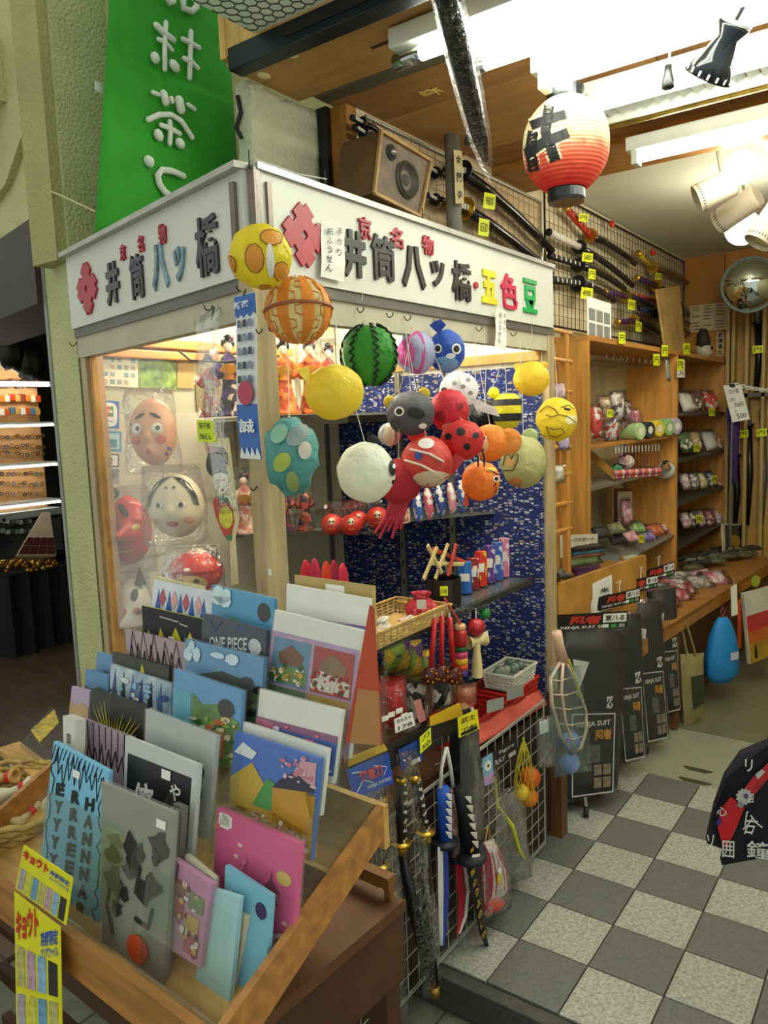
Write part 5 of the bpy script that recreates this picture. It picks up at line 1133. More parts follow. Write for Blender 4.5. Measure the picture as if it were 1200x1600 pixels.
# ================================================================== WIRE GRID AND HANGING GOODS BELOW THE BOOTH TABLE
XG = XF+.012
gw = thing('wire_grid_panel', (XG, .1, .03), 'white wire grid panel below the booth table carrying toy swords', 'wire grid')
b = B()
for i in range(25): y = -.52+i*.049; b.cyl((XG, y, .04), (XG, y, .53), .0016, n=5)
for j in range(11): z = .04+j*.049; b.cyl((XG+.002, -.52, z), (XG+.002, .66, z), .0016, n=5)
b.o('grid_wires', M('b9bab0', .4, .4), gw)
b = B()
for y in (-.52, .66): b.cyl((XG, y, .03), (XG, y, .54), .003, n=6)
for z in (.03, .535): b.cyl((XG, -.52, z), (XG, .66, z), .003, n=6)
b.o('frame', M('b9bab0', .4, .4), gw)
B().box((XF-.012, .135, .26), (.012, 1.24, .46)).o('back_board', wood('3a2a1c', .5), bo)
B().box((XF+.006, .775, .22), (.055, .05, .62)).o('post_foot', wood('6a4526', .5, .5, (5, 5, .6)), bo)
# dark display board along the top of the grid
dq = [aX(548, 1232, XG+.012), aX(742, 1138, XG+.012), aX(735, 1106, XG+.012), aX(548, 1190, XG+.012)]
t = thing('display_board', mean(dq[:2]), 'black display board strip with yellow edge above the toy swords', 'board'); B().slab(dq, .004).o('board', M('1c1b1a', .5), t)
B().slab([aX(672, 1135, XG+.016), aX(724, 1118, XG+.016), aX(718, 1098, XG+.016), aX(672, 1120, XG+.016)], .002).o('yellow_edge', M('d0a81e', .5), t)
B().slab([aX(545, 1198, XG+.016), aX(606, 1172, XG+.016), aX(600, 1162, XG+.016), aX(545, 1184, XG+.016)], .002).o('yellow_edge', M('d0a81e', .5), t)
q = [aX(717, 1153, XG+.05), aX(749, 1139, XG+.05), aX(746, 1108, XG+.05), aX(715, 1122, XG+.05)]; t = ytag(q, 'yellow card with black print above the boxed sword', ('武士', '刀剣'), M('e0d81e', .6)); print_on(q, .1, .05, .9, .2, BLACK, t)
q = [aX(657, 1178, XG+.03), aX(674, 1162, XG+.03), aX(673, 1137, XG+.03), aX(656, 1152, XG+.03)]; ytag(q, 'bright green-yellow handwritten tag left of the blue toy sword', ('刀', '50'))
B().tube([aX(668, 1165, XG), aX(690, 1150, XG+.03), aX(690, 1190, XG+.03), aX(680, 1195, XG+.03)], .0022, 6).o('wire_hook', CHROME, gw)
for px, py in ((698, 1150), (640, 1190), (735, 1140)): B().tube([aX(px, py, XG), aX(px+2, py+8, XG+.03), aX(px+3, py, XG+.034)], .0018, 6).o('wire_hook', CHROME, gw)
def tapered(pts, ws, X, mat, nm, par, th=.012):
    """flat blade along px points with half-widths in px"""
    P = [aX(x, y, X) for x, y in pts]; b = B(); L, R_ = [], []
    for i, p in enumerate(P):
        d_ = (P[min(i+1, len(P)-1)]-P[max(0, i-1)]).normalized(); s_ = d_.cross(V((1, 0, 0))).normalized(); k = pxm(p); L.append((p, s_*ws[i]*k))
    fr = [b._v([p+s_, p+V((th/2, 0, 0)), p-s_, p-V((th/2, 0, 0))]) for p, s_ in L]
    for a, c in zip(fr, fr[1:]):
        for i in range(4): b._f([a[i], a[(i+1) % 4], c[(i+1) % 4], c[i]])
    b._f(fr[0]); b._f(fr[-1][::-1]); return b.o(nm, mat, par)
def rod(pts, rs, X, mat, nm, par, n=10): P = [aX(x, y, X) for x, y in pts]; k = pxm(P[0]); return B().tube(P, [r*k for r in rs], n).o(nm, mat, par, smooth=True)
XS = XG+.035
# blue and white plush sword
t = thing('toy_sword', aX(690, 1475, XS), 'plush toy sword with blue zigzag hilt and white blade', 'toy sword')
rod([(697, 1168), (690, 1200), (688, 1232)], [3, 3, 3], XS, M('d8d8d0'), 'loop', t, 6); rod([(698, 1168), (704, 1200), (708, 1232)], [3, 3, 3], XS, M('d8d8d0'), 'loop', t, 6)
rod([(692, 1230), (694, 1270), (696, 1312)], [10, 11, 11], XS, M('1f5ac8', .6), 'hilt', t)
for i in range(6): y = 1240+i*12; tapered([(697, y), (704, y+5), (706, y+10)], [1, 5, 1], XS+.021, M('e2e4e6'), 'zigzag', t, .004)
rod([(694, 1312), (694, 1319)], [22, 22], XS, M('1d2230', .5), 'guard', t, 18)
tapered([(694, 1316), (696, 1400), (694, 1450), (690, 1478)], [12, 12, 9, 2], XS, M('23439a', .6), 'blade_edge', t, .016); tapered([(688, 1322), (689, 1400), (689, 1450), (688, 1476)], [8, 8, 6, 2], XS+.006, M('d6d8d4', .6), 'blade', t, .014)
# red and white
XR = XG+.02
t = thing('toy_sword', aX(715, 1457, XR), 'plush toy sword with red blade and white edge', 'toy sword'); tapered([(716, 1342), (722, 1400), (720, 1435), (714, 1458)], [11, 11, 8, 2], XR, M('b81a2a', .6), 'blade', t); tapered([(725, 1345), (731, 1390), (727, 1432), (716, 1458)], [4, 4, 4, 1.5], XR+.003, M('dcdcd6', .6), 'blade_edge', t)
rod([(702, 1235), (712, 1335)], [8, 9], XR, M('7a1420', .5, 0, .5, 70, col2='c8a8a0'), 'hilt', t); rod([(714, 1334), (715, 1340)], [16, 16], XR, M('1a1a1e'), 'guard', t, 16)
# black with gold writing
XK = XG+.06
t = thing('toy_sword', aX(762, 1482, XK), 'black plush toy sword with golden writing down the blade', 'toy sword'); rod([(718, 1233), (728, 1280), (738, 1330)], [11, 12, 12], XK, M('121214', .7), 'hilt', t)
for i in range(6): y = 1245+i*14; x = 727+i*2.2; tapered([(x, y), (x+8, y+4), (x+9, y+10)], [1, 5, 1], XK+.021, M('d8d4cc'), 'zigzag', t, .003)
rod([(736, 1332), (737, 1340)], [24, 24], XK, M('2a2c36', .5), 'guard', t, 18)
tapered([(738, 1342), (746, 1400), (754, 1450), (762, 1483)], [14, 14, 11, 2], XK, M('111113', .5), 'blade', t, .014)
text([(ch, aX(739+i*2.9, 1362+i*16.5, XK+.009), V((0, 1, .25)), V((0, -.17, 1)), (.022, .022)) for i, ch in enumerate('誠心つよの侍魂')], 'lettering', M('c8a02a', .5), t, bold=.03)
text([('誠', aX(738, 1328, XK+.02), V((0, 1, 0)), UZ, (.018, .012))], 'lettering', M('c8a02a', .5), t, bold=.03)
B().slab([aX(738, 1340, XK+.035), aX(750, 1338, XK+.035), aX(750, 1334, XK+.035), aX(738, 1336, XK+.035)], .001).o('sticker', PAPERW, t)
# boxed black sword
q = [aX(722, 1330, XG+.03), aX(757, 1320, XG+.03), aX(748, 1140, XG+.03), aX(718, 1150, XG+.03)]; t = thing('boxed_sword', mean(q[:2]), 'black boxed toy sword in clear sleeve hanging under the yellow card', 'toy sword'); B().slab(q, .03).o('box', M('16161a', .3), t); B().pillow([mean(q)+(p-mean(q))*1.06 for p in q], .05, 4, 8, .3, 3).o('clear_sleeve', SLEEVE, t, smooth=True)
# gold hilted swords
GH = M('2a2218', .3, 0, .6, 130, col2='c8b060')
def ninja_sword(pts, rs, X, lab, gy, bag=None):
    t = thing('toy_sword', aX(pts[-1][0], pts[-1][1], X), lab, 'toy sword', None)
    rod(pts[:2], rs[:2], X, M('1c1a18', .4, 0, .3, 90), 'hilt', t)
    a, c = aX(*pts[0], X), aX(*pts[1], X); k = pxm(a); b = B()
    n = 7
    for i in range(n): p = a.lerp(c, (i+.5)/n); b.box(p+V((rs[0]*k*.95, 0, 0)), (.003, rs[0]*k*1.1, rs[0]*k*.55), (1, 0, 0), V((0, 1, .5*(-1)**i)))
    b.o('hilt_wrap', M('c9c9be', .35), t)
    rod([pts[0], (pts[0][0], pts[0][1]+8)], [rs[0]*1.15]*2, X, GOLD, 'pommel', t); rod([(pts[1][0], pts[1][1]-4), (pts[1][0]+1, pts[1][1]+14)], [rs[1]*1.25, rs[1]*1.15], X, GOLD, 'collar', t); rod([(pts[1][0], pts[1][1]-3), (pts[1][0], pts[1][1]+1)], [rs[1]*1.9]*2, X, GOLD, 'guard', t, 16)
    rod(pts[1:], rs[1:], X, M('121214', .25), 'scabbard', t)
    return t
ninja_sword([(628, 1215), (626, 1318), (650, 1440), (676, 1545)], [8, 9, 9, 7], XG+.03, 'toy ninja sword with black and gold hilt, left of the pair', 0)
t = ninja_sword([(647, 1212), (663, 1300), (668, 1430), (680, 1550)], [8, 9, 9, 7], XG+.05, 'toy ninja sword with black and gold hilt and brass tip, right of the pair', 0); rod([(678, 1543), (681, 1556)], [8, 7], XG+.052, M('b08a3a', .35, .7), 'tip', t)
B().pillow([aX(662, 1560, XG+.05), aX(692, 1556, XG+.05), aX(652, 1170, XG+.04), aX(618, 1178, XG+.04)], .04, 6, 16, .4, 5).o('clear_bag', BAG, t, smooth=True)
t = ninja_sword([(598, 1245), (592, 1352), (602, 1480), (618, 1590)], [8, 10, 10, 9], XG+.06, 'toy sword with silver and gold hilt in a bag with blue header', 0)
rod([(612, 1395), (608, 1475)], [8, 8], XG+.085, GH, 'second_hilt', t)
q = [aX(553, 1250, XG+.07), aX(615, 1224, XG+.07), aX(607, 1176, XG+.07), aX(541, 1204, XG+.07)]; B().slab(q, .001).o('header_card', M('1c4ab0', .4, 0, .25, 50), t); text_on(q, [('忍者刀', .5, .6, (.55, .4))], M('d8342a', .5), t, 'lettering', .04, .002); text_on(q, [('NINJA SWORD', .65, .2, (.6, .16))], M('c8d0e0'), t, 'lettering', .02, .002)
lines_on(q, [[(.1, .2), (.3, .5), (.5, .3)], [(.6, .8), (.9, .6), (.8, .4)], [(.1, .85), (.35, .75)]], .0012, M('d8e0f0'), t)
B().pillow([aX(592, 1600, XG+.08), aX(640, 1600, XG+.08), aX(614, 1224, XG+.07), aX(552, 1248, XG+.07)], .05, 6, 14, .4, 9).o('clear_bag', BAG, t, smooth=True)
for px, py in ((585, 1520), (600, 1560)): B().slab([aX(px-4, py+24, XG+.1), aX(px+4, py+22, XG+.1), aX(px+4, py-22, XG+.1), aX(px-4, py-20, XG+.1)], .001).o('red_card', M('a82a2a', .5), t)
B().slab([aX(594, 1390, XG+.095), aX(606, 1386, XG+.095), aX(606, 1378, XG+.095), aX(594, 1382, XG+.095)], .001).o('sticker', PAPERW, t)
# second blue header
q = [aX(628, 1205, XG+.02), aX(662, 1188, XG+.02), aX(655, 1155, XG+.02), aX(622, 1172, XG+.02)]; t = thing('header_card', mean(q[:2]), 'small blue header card behind the gold hilted swords', 'card'); B().slab(q, .001).o('card', M('1f3f94', .4, 0, .3, 60), t); print_on(q, .4, .05, .85, .25, PAPERW, t)
# rabbit drawstring bag
t = thing('rabbit_bag', aX(765, 1435, XG+.05), 'pink and white striped drawstring bag with rabbit print in clear wrap', 'bag'); XB = XG+.05
q = [aX(757, 1415, XB), aX(795, 1395, XB), aX(772, 1310, XB), aX(754, 1316, XB)]; B().pillow(q, .05, 8, 8, .3, 2).o('bag', M('d8c8c4', .7), t, smooth=True)
for i in range(5): B().pillow([uv(q, i*.2+.02, 0), uv(q, i*.2+.09, 0), uv(q, i*.2+.09, 1), uv(q, i*.2+.02, 1)], .054, 2, 6, 0, i).o('stripe', M('c04a5c', .6), t)
c = uv(q, .45, .45)+V((.028, -.01, 0)); B().ball(c, (.004, .014, .016), 12, 8).o('printed_rabbit', M('c8b83a', .6), t); B().ball(c+V((0, .003, .02)), (.004, .009, .01), 10, 8).o('printed_rabbit_head', M('e8e4dc', .6), t)
B().pillow([aX(757, 1432, XB), aX(793, 1410, XB), aX(772, 1395, XB), aX(757, 1405, XB)], .052, 4, 4, .2, 4).o('base', M('c84a3a', .6), t, smooth=True)
rod([(757, 1320), (762, 1292), (770, 1318)], [1.2, 1.2, 1.2], XB, M('c8a02a'), 'draw_cord', t, 5)
B().pillow([aX(752, 1445, XB), aX(800, 1420, XB), aX(775, 1190, XB), aX(752, 1205, XB)], .07, 6, 12, .4, 6).o('clear_bag', BAG, t, smooth=True)
# picture header cards
q = [aX(757, 1228, XG+.06), aX(772, 1222, XG+.06), aX(769, 1176, XG+.06), aX(753, 1186, XG+.06)]; t = thing('picture_card', mean(q[:2]), 'small header card with a football picture above the rabbit bag', 'card'); B().slab(q, .001).o('card', M('7ab0d0', .5), t); poly_on(q, [(.5+.35*math.cos(k*.5), .65+.18*math.sin(k*.5)) for k in range(13)], M('e8e8e4'), t); print_on(q, .0, .0, 1, .35, M('b890c8'), t); poly_on(q, [(.5+.12*math.cos(k*1.25), .65+.06*math.sin(k*1.25)) for k in range(5)], BLACK, t, 'print', .0014)
q = [aX(772, 1202, XG+.01), aX(810, 1178, XG+.01), aX(807, 1152, XG+.01), aX(770, 1176, XG+.01)]; t = thing('figure_card', mean(q[:2]), 'black header card with white Figure lettering on the wire grid', 'card'); B().slab(q, .001).o('card', M('1a1a1a', .5), t); text_on(q, [('Figure', .55, .72, (.6, .25))], M('d8d8d4'), t); text_on(q, [('RAY', .25, .3, (.4, .3))], M('d8d8d4'), t); print_on(q, .6, .1, .9, .35, M('b8b8b4'), t)
# net of orange fruit toys
t = thing('orange_net', aX(820, 1262, XG+.03), 'yellow net bag of toy oranges hanging on the wire grid', 'net bag'); XN = XG+.035
for px, py, r_, c in ((828, 1215, 17, 'd8641e'), (814, 1238, 13, 'd0b02a'), (826, 1245, 15, 'd87a1e')): B().ball(aX(px, py, XN), r_*pxm(aX(px, py, XN)), 14, 10).o('toy_orange', M(c, .5), t, smooth=True)
nb = B(); P0 = aX(818, 1160, XN); k = pxm(P0); nn = 12
for s_ in (1, -1):
    for j in range(nn):
        L = []
        for i in range(9):
            f = i/8; r_ = (4+18*math.sin(min(1, f*1.15)*math.pi*.62))*k if f < .9 else 12*k; a = 2*math.pi*j/nn+s_*f*1.6; L.append(P0+V((.9*r_*math.cos(a)*.7, r_*math.sin(a), -f*100*k)))
        nb.tube(L, .0009, 4)
nb.o('netting', M('d8c83a', .5), t); B().tube([P0-UZ*.004, P0+UZ*.016], .003, 6).o('tie', M('d8d83a'), t)
# green-yellow ribbon bag
t, q = pouchy(800, 1310, 50, 150, XG+.02, clear('dark_wrap', tint=(.5, .5, .42), gloss=.3, bump=.6, milk=.12), 'tall clear wrap with yellow ribbon hanging beside the rabbit bag', name='ribbon_bag', cat='bag', th=.04, bagd=True, tilt=-.12)
B().tube([aX(773, 1215, XG+.05), aX(778, 1260, XG+.05), aX(800, 1290, XG+.055), aX(812, 1330, XG+.05), aX(822, 1345, XG+.05)], [.003, .004, .007, .006, .004], 6).o('ribbon', M('c8cc3a', .5), t)
# small marble bag on the far right of the grid
t, q = pouchy(852, 1160, 34, 76, XG+.02, clear('pink_wrap', tint=(.9, .8, .84), gloss=.35, bump=.7, milk=.15), 'small clear bag with pink ball hanging on the grid beside the right post', name='marble_bag', cat='bag', th=.03, bagd=True)
B().ball(aX(862, 1170, XG+.03), .012, 12, 8).o('pink_ball', M('c83a6a', .3), t, smooth=True); B().slab([aX(844, 1148, XG+.05), aX(857, 1143, XG+.05), aX(856, 1124, XG+.05), aX(843, 1129, XG+.05)], .001).o('label', PAPERW, t)
# scoop toy (pink caged bat with blue balls) in a bag
XC = .0
t = thing('scoop_toy', aX(900, 1210, XC), 'pale pink caged scoop toy with blue balls before the nearest ninja suit', 'toy'); PK = M('d8bca8', .45)
rod([(870, 988), (874, 1010), (880, 1034)], [8, 8, 10], XC, M('d4b096', .6, 0, .15, 80), 'handle', t)
fr_ = [[(876, 1034), (860, 1060), (862, 1100), (876, 1150), (895, 1174), (908, 1168), (916, 1140), (915, 1110), (903, 1075), (892, 1050), (884, 1034)]]
rod(fr_[0], [3]*11, XC, PK, 'cage_rim', t, 6); rod([(880, 1036), (877, 1080), (884, 1130), (900, 1172)], [2.6]*4, XC+.02, PK, 'cage_rib', t, 6)
for i, (a, c) in enumerate((((862, 1062), (892, 1058)), ((862, 1085), (903, 1080)), ((864, 1105), (912, 1104)), ((870, 1130), (915, 1128)), ((880, 1152), (912, 1150)))):
    m_ = ((a[0]+c[0])/2, (a[1]+c[1])/2+4); B().tube([aX(*a, XC), aX(*m_, XC+.03), aX(*c, XC)], .002, 6).o('cage_rung', PK, t)
for px, py, r_ in ((892, 1158, 15), (890, 1192, 16)): B().ball(aX(px, py, XC-.005), r_*pxm(aX(px, py, XC)), 16, 12).o('blue_ball', M('7f94c8', .4), t, smooth=True)
B().pillow([aX(866, 1215, XC), aX(925, 1205, XC), aX(905, 1040, XC), aX(858, 1040, XC)], .06, 8, 10, .5, 6).o('clear_bag', clear('cyan_bag', tint=(.80, .95, .95), gloss=.25, bump=.6, milk=.05), t, smooth=True)
rod([(889, 1030), (900, 1060), (905, 1090)], [1.2, 1.2, 1.2], XC+.03, M('c8c83a'), 'yellow_cord', t, 5)
# ================================================================== CARD STAND IN FRONT
# inclined wooden tray: front edge Y=-1.06 (z .75) rising to Y=-.75 (z .91); X from -.48 to .245
DS = V((math.cos(math.radians(-3)), math.sin(math.radians(-3)), 0)); DB = V((-DS.y, DS.x, 0)); DB = V((math.sin(math.radians(3)), math.cos(math.radians(3)), 0))
O0 = V((.243, -1.043, .75))       # right front corner, top of front board
def TP_(a, bk, z): return O0+DS*a+DB*bk+UZ*z   # a along the tray (negative = left), bk back, z up
SLOPE = .46
TW = wood('a8743a', .55, .42, (.6, 5, 5)); TW2 = wood('c49a56', .6, .45, (.6, 5, 5))
tray = thing('card_tray', TP_(-.3, .1, -.08), 'sloping wooden display tray full of clear files and postcards on a dark table', 'tray')
B().slab([TP_(-.74, -.045, -.065), TP_(-.008, -.045, -.065), TP_(-.008, -.045, .0), TP_(-.74, -.045, .0)], .014).o('front_board', TW, tray)
def sideboard(a, nm='side_board', z0=-.02, z1=.01):
    b = B(); p = [TP_(a, -.045, -.07), TP_(a, .29, .29*SLOPE-.03), TP_(a, .29, .29*SLOPE+.02), TP_(a, -.045, 0)]; q = [x+DS*.012 for x in p]; A, C_ = b._v(p), b._v(q)
    b._f(A); b._f(C_[::-1])
    for i in range(4): b._f([A[i], C_[i], C_[(i+1) % 4], A[(i+1) % 4]])
    return b.o(nm, TW, tray)
sideboard(-.02); sideboard(-.74); 
b = B(); p = [TP_(-.73, -.04, -.06), TP_(-.02, -.04, -.06), TP_(-.02, .29, .29*SLOPE-.035), TP_(-.73, .29, .29*SLOPE-.035)]; b.slab(p, .008); b.o('tray_floor', TW2, tray)
B().slab([TP_(-.74, .29, .29*SLOPE-.05), TP_(-.008, .29, .29*SLOPE-.05), TP_(-.008, .29, .29*SLOPE+.018), TP_(-.74, .29, .29*SLOPE+.018)], .012).o('back_board', TW2, tray)
B().slab([TP_(-.16, .19, .19*SLOPE-.04), TP_(-.02, .19, .19*SLOPE-.04), TP_(-.02, .19, .19*SLOPE+.0), TP_(-.16, .19, .19*SLOPE+.0)], .01).o('cross_board', TW2, tray)
# dark table below
tb = thing('display_table', TP_(-.3, .2, -.84), 'dark brown wooden table carrying the card tray', 'table'); DW = wood('4a2e1a', .5, .45)
B().slab([TP_(-.95, .02, -.078), TP_(-.06, .02, -.078), TP_(-.06, .40, -.078), TP_(-.95, .40, -.078)], .02).o('table_top', wood('5f3c20', .5, .45), tb)
pb = TP_(-.115, .385, -.045); B().bar(pb-DS*.06, pb+DS*.04, .02, .022).o('back_batten', wood('7a5228', .5), tb)
B().bar(pb+DS*.033-UZ*.012, pb+DS*.033-UZ*.08, .012, .012).o('batten_post', wood('7a5228', .5), tb)
B().slab([TP_(-.065, .03, -.22), TP_(-.065, .40, -.22), TP_(-.065, .40, -.098), TP_(-.065, .03, -.098)], .02).o('apron', DW, tb); B().slab([TP_(-.93, .03, -.20), TP_(-.09, .03, -.20), TP_(-.09, .03, -.10), TP_(-.93, .03, -.10)], .02).o('apron', DW, tb)
for a in (-.93, -.09):
    for bk in (.05, .37): B().bar(TP_(a, bk, -.83), TP_(a, bk, -.10), .04, .04).o('leg', DW, tb)
for k_ in range(4): B().bar(TP_(-.95, .1, -.30-.12*k_), TP_(-.1, .1, -.30-.12*k_), .02, .03).o('rail', DW, tb)
LEAN = .22; CARDS = {}
CN = (-DB+UZ*LEAN).normalized()
def row(bk): return TP_(0, bk, bk*SLOPE-.04)      # a point on the row plane
def cq(bk, *px): P0 = row(bk); return [aP(x, y, P0, CN) for x, y in px]      # bl,br,tr,tl
def card(bk, bl, br, tr, tl, lab, mat, cat='clear file', name='clear_file', th=.008, sleeve=False, group=None):
    q = cq(bk, bl, br, tr, tl); t = thing(name, mean(q[:2]), lab, cat, group); B().slab(q, th).o('sheet', mat, t); CARDS[lab] = (t, q)
    if sleeve: B().slab([mean(q)+(p-mean(q))*1.02+CN*.002 for p in q], th+.004).o('clear_sleeve', SLEEVE, t)
    # price sticker
    return t, q
def stk(q, t, u, v, w_=.09, h_=.05): print_on(q, u, v, u+w_, v+h_, PAPERW, t, 'price_sticker', .0022)
def spikes(q, t, mat, y0=.55, y1=.95, n=9, seed=1, r=.0012):
    rr = random.Random(seed); L = []; P = []
    for i in range(n*2+1): P.append((.05+.9*i/(n*2), (y1 if i % 2 else y0)+rr.uniform(-.08, .05)))
    lines_on(q, [P], r, mat, t)
INK = M('16161a', .6)
# left column, back to front (bk = distance back)
t, q = card(.245, (232, 1010), (328, 1030), (332, 925), (240, 905), 'clear file with blue and white triangle pattern in the back row', M('d8dce6', .35)); 
for i in range(5): poly_on(q, [(.02+i*.19, .3), (.21+i*.19, .3), (.115+i*.19, .88)], M('2a5ab8', .4), t)
for i in range(4): poly_on(q, [(.13+i*.2, .75), (.19+i*.2, .9), (.25+i*.2, .75), (.19+i*.2, .62)], M(('b85a6a', 'd8a8a8')[i % 2], .5), t, 'print', .0014)
stk(q, t, .55, .55)
card(.25, (235, 1005), (312, 1020), (316, 916), (242, 900), 'cream card backing behind the triangle file', M('cfc49a', .6), 'card', 'backing_card')
t, q = card(.235, (328, 1050), (424, 1060), (428, 935), (332, 914), 'clear file with blue sky and green hill photo, back row right', M('3f9ccc', .3, 0, .15, 6), sleeve=True); poly_on(q, [(0, .2), (1, .2), (1, .5), (.7, .55), (.4, .68), (.15, .6), (0, .5)], M('4f8a3a', .5), t); poly_on(q, [(0, 0), (1, 0), (1, .3), (.5, .35), (0, .3)], M('2a5a3a', .5), t, 'print', .0012); poly_on(q, [(.86+.1*math.cos(k*.6), .8+.12*math.sin(k*.6)) for k in range(11)], BLACK, t, 'emblem', .0016)
t, q = card(.215, (228, 1060), (318, 1075), (320, 968), (222, 946), 'clear file with black and yellow shaggy drawing', M('c8c02a', .4)); poly_on(q, [(0, 1), (0, .45), (.1, .7), (.18, .4), (.3, .75), (.42, .5), (.55, .8), (.68, .55), (.78, .78), (.9, .5), (1, .6), (1, 1)], INK, t); stk(q, t, .45, .6); lines_on(q, [[(.3, .9), (.6, .88)], [(.62, .86), (.75, .84)]], .0012, M('d8d8d0'), t)
t, q = card(.205, (315, 1080), (412, 1090), (416, 985), (318, 958), 'dark blue clear file with ONE PIECE lettering', M('1c2a44', .3, 0, .2, 8), sleeve=True); text_on(q, [('ONE PIECE', .42, .68, (.62, .16))], M('d8dcdc'), t, 'lettering', .02); poly_on(q, [(.85+.1*math.cos(k*.6), .72+.12*math.sin(k*.6)) for k in range(11)], M('c8ccd0'), t, 'emblem', .0016); lines_on(q, [[(.1, .95), (.2, .8), (.3, .95)], [(.5, .9), (.7, .95)]], .002, M('3a5a94'), t)
t, q = card(.185, (205, 1110), (290, 1130), (290, 1005), (195, 982), 'dusty pink clear file with scribbled black hair, rear', M('a8909a', .4)); spikes(q, t, INK, .5, .85, 8, 3); spikes(q, t, INK, .6, .98, 5, 5, .0008)
t, q = card(.18, (288, 1150), (405, 1155), (412, 1028), (290, 998), 'landscape clear file with dark hill under blue sky', M('5a94c0', .3, 0, .12, 6), sleeve=True); poly_on(q, [(0, 0), (1, 0), (1, .6), (.8, .68), (.5, .74), (.2, .66), (0, .6)], M('26342a', .5, 0, .3, 20), t); poly_on(q, [(0, .0), (1, 0), (1, .3), (.6, .38), (0, .3)], M('2f5a2f', .5), t, 'print', .0012); poly_on(q, [(.82+.1*math.cos(k*.6), .62+.11*math.sin(k*.6)) for k in range(11)], BLACK, t, 'emblem', .0016)
t, q = card(.165, (180, 1130), (262, 1150), (264, 1042), (176, 1018), 'black clear file with yellow figure peeking out', M('2f3424', .4)); poly_on(q, [(.4, .5), (.55, .95), (.7, .5)], M('c8b01e', .5), t)
t, q = card(.155, (172, 1140), (265, 1165), (268, 1068), (172, 1036), 'light blue clear file with painted figures and waves', M('6aa4cc', .35, 0, .5, 18, col2='d8e4ea')); 
for i in range(6): poly_on(q, [(.08+i*.15, .2), (.13+i*.15, .3+.1*(i % 3)), (.1+i*.15, .95), (.04+i*.15, .6)], M(('2a4a7a', '1a2a44', '4a6a9a')[i % 3], .5), t)
stk(q, t, .42, .55)
t, q = card(.145, (268, 1190), (372, 1200), (378, 1080), (272, 1045), 'clear file with park and temple photo and round emblem', M('5a9ad0', .3, 0, .1, 6), sleeve=True); poly_on(q, [(.3, .0), (1, 0), (1, .55), (.7, .75), (.45, .7), (.3, .8)], M('5f8a3a', .5, 0, .4, 30), t); poly_on(q, [(.5, .1), (.8, .1), (.8, .45), (.6, .4)], M('c87a3a', .5), t, 'print', .0012); print_on(q, .0, .1, .28, .8, M('5ab0c8'), t); poly_on(q, [(.8+.12*math.cos(k*.6), .72+.12*math.sin(k*.6)) for k in range(11)], BLACK, t, 'emblem', .0016)
t, q = card(.12, (140, 1190), (226, 1215), (230, 1102), (142, 1076), 'black clear file with bursting yellow rays', M('1e2018', .4)); rr = random.Random(4)
for i in range(26):
    a = math.radians(8+i*6.4); L_ = rr.uniform(.45, .75); c0 = (.42, .16); poly_on(q, [(c0[0]+.07*math.cos(a-.4), c0[1]+.07*math.sin(a-.4)), (c0[0]+.07*math.cos(a+.4), c0[1]+.07*math.sin(a+.4)), (max(.01, min(.99, c0[0]+L_*math.cos(a))), max(.01, min(.99, c0[1]+1.1*L_*math.sin(a))))], M('c8bc1e', .5), t)
t, q = card(.10, (222, 1280), (325, 1310), (338, 1150), (228, 1108), 'translucent grey clear file with black bird shapes', M('b4bab8', .3, 0, .04, 6), sleeve=True)
for cx, cy, w_, h_ in ((.62, .42, .12, .06), (.78, .38, .1, .12), (.82, .6, .07, .09)): poly_on(q, [(cx+w_*math.cos(k*.7), cy+h_*math.sin(k*.7)*(1+.4*math.cos(k*2))) for k in range(9)], INK, t)
t, q = card(.085, (112, 1235), (196, 1265), (205, 1152), (110, 1115), 'dusty pink clear file with black scribbled hair, front', M('a88f9c', .4)); spikes(q, t, INK, .45, .75, 8, 9, .0015); lines_on(q, [[(.1+.1*i, 1), (.12+.1*i, .5+.1*(i % 3))] for i in range(9)], .0009, INK, t); stk(q, t, .5, .3)
t, q = card(.06, (188, 1400), (292, 1440), (310, 1195), (196, 1150), 'white clear file with black square and large characters', M('c3c8c4', .35, 0, .04, 6)); print_on(q, .05, .45, .93, .9, M('17171a', .4), t); text_on(q, [('倍', .3, .62, (.34, .26)), ('や', .74, .77, (.16, .1)), ('ら', .74, .62, (.16, .1)), ('れ', .74, .5, (.16, .08))], M('e8e8e6'), t, 'lettering', .02, .0016); stk(q, t, .55, .83, .12, .06)
t, q = card(.045, (100, 1200), (115, 1205), (118, 1125), (98, 1118), 'stack of white price cards at the left end of the files', M('d4d4c8', .6), 'card', 'card_stack', .02); text_on(q, [('京', .5, .6, (.5, .2))], BLACK, t)
t, q = card(.02, (52, 1450), (150, 1490), (170, 1205), (84, 1158), 'light blue clear file with HANNARI lettering and scribbled border', M('7cc0e4', .35, 0, .06, 10))
for u_, s_ in ((.22, 'EYYYYYV'), (.5, 'ERRREEE'[1:]+'E'), (.74, 'HANNNAR')): text_on(q, [(ch, u_, .77-i*.095, (.14, .068)) for i, ch in enumerate(s_)], INK, t, 'lettering', .055, .0014)
rr = random.Random(2)
for sd in (.06, .93): lines_on(q, [[(sd+rr.uniform(-.05, .05), .95-i*.035) for i in range(24)]], .0012, INK, t)
spikes(q, t, INK, .86, .95, 9, 6, .0011); lines_on(q, [[(.05+.07*i, .99), (.0+.07*i, .9+rr.uniform(-.03, .03))] for i in range(13)], .0008, INK, t); stk(q, t, .42, .875, .12, .04)
t, q = card(.005, (160, 1490), (255, 1540), (272, 1270), (158, 1222), 'grey ink painting clear file with a red patch', M('8f9186', .35, 0, .06, 5), sleeve=True)
rr = random.Random(11); DI = M('20211e', .6); D2 = M('4a4a44', .6)
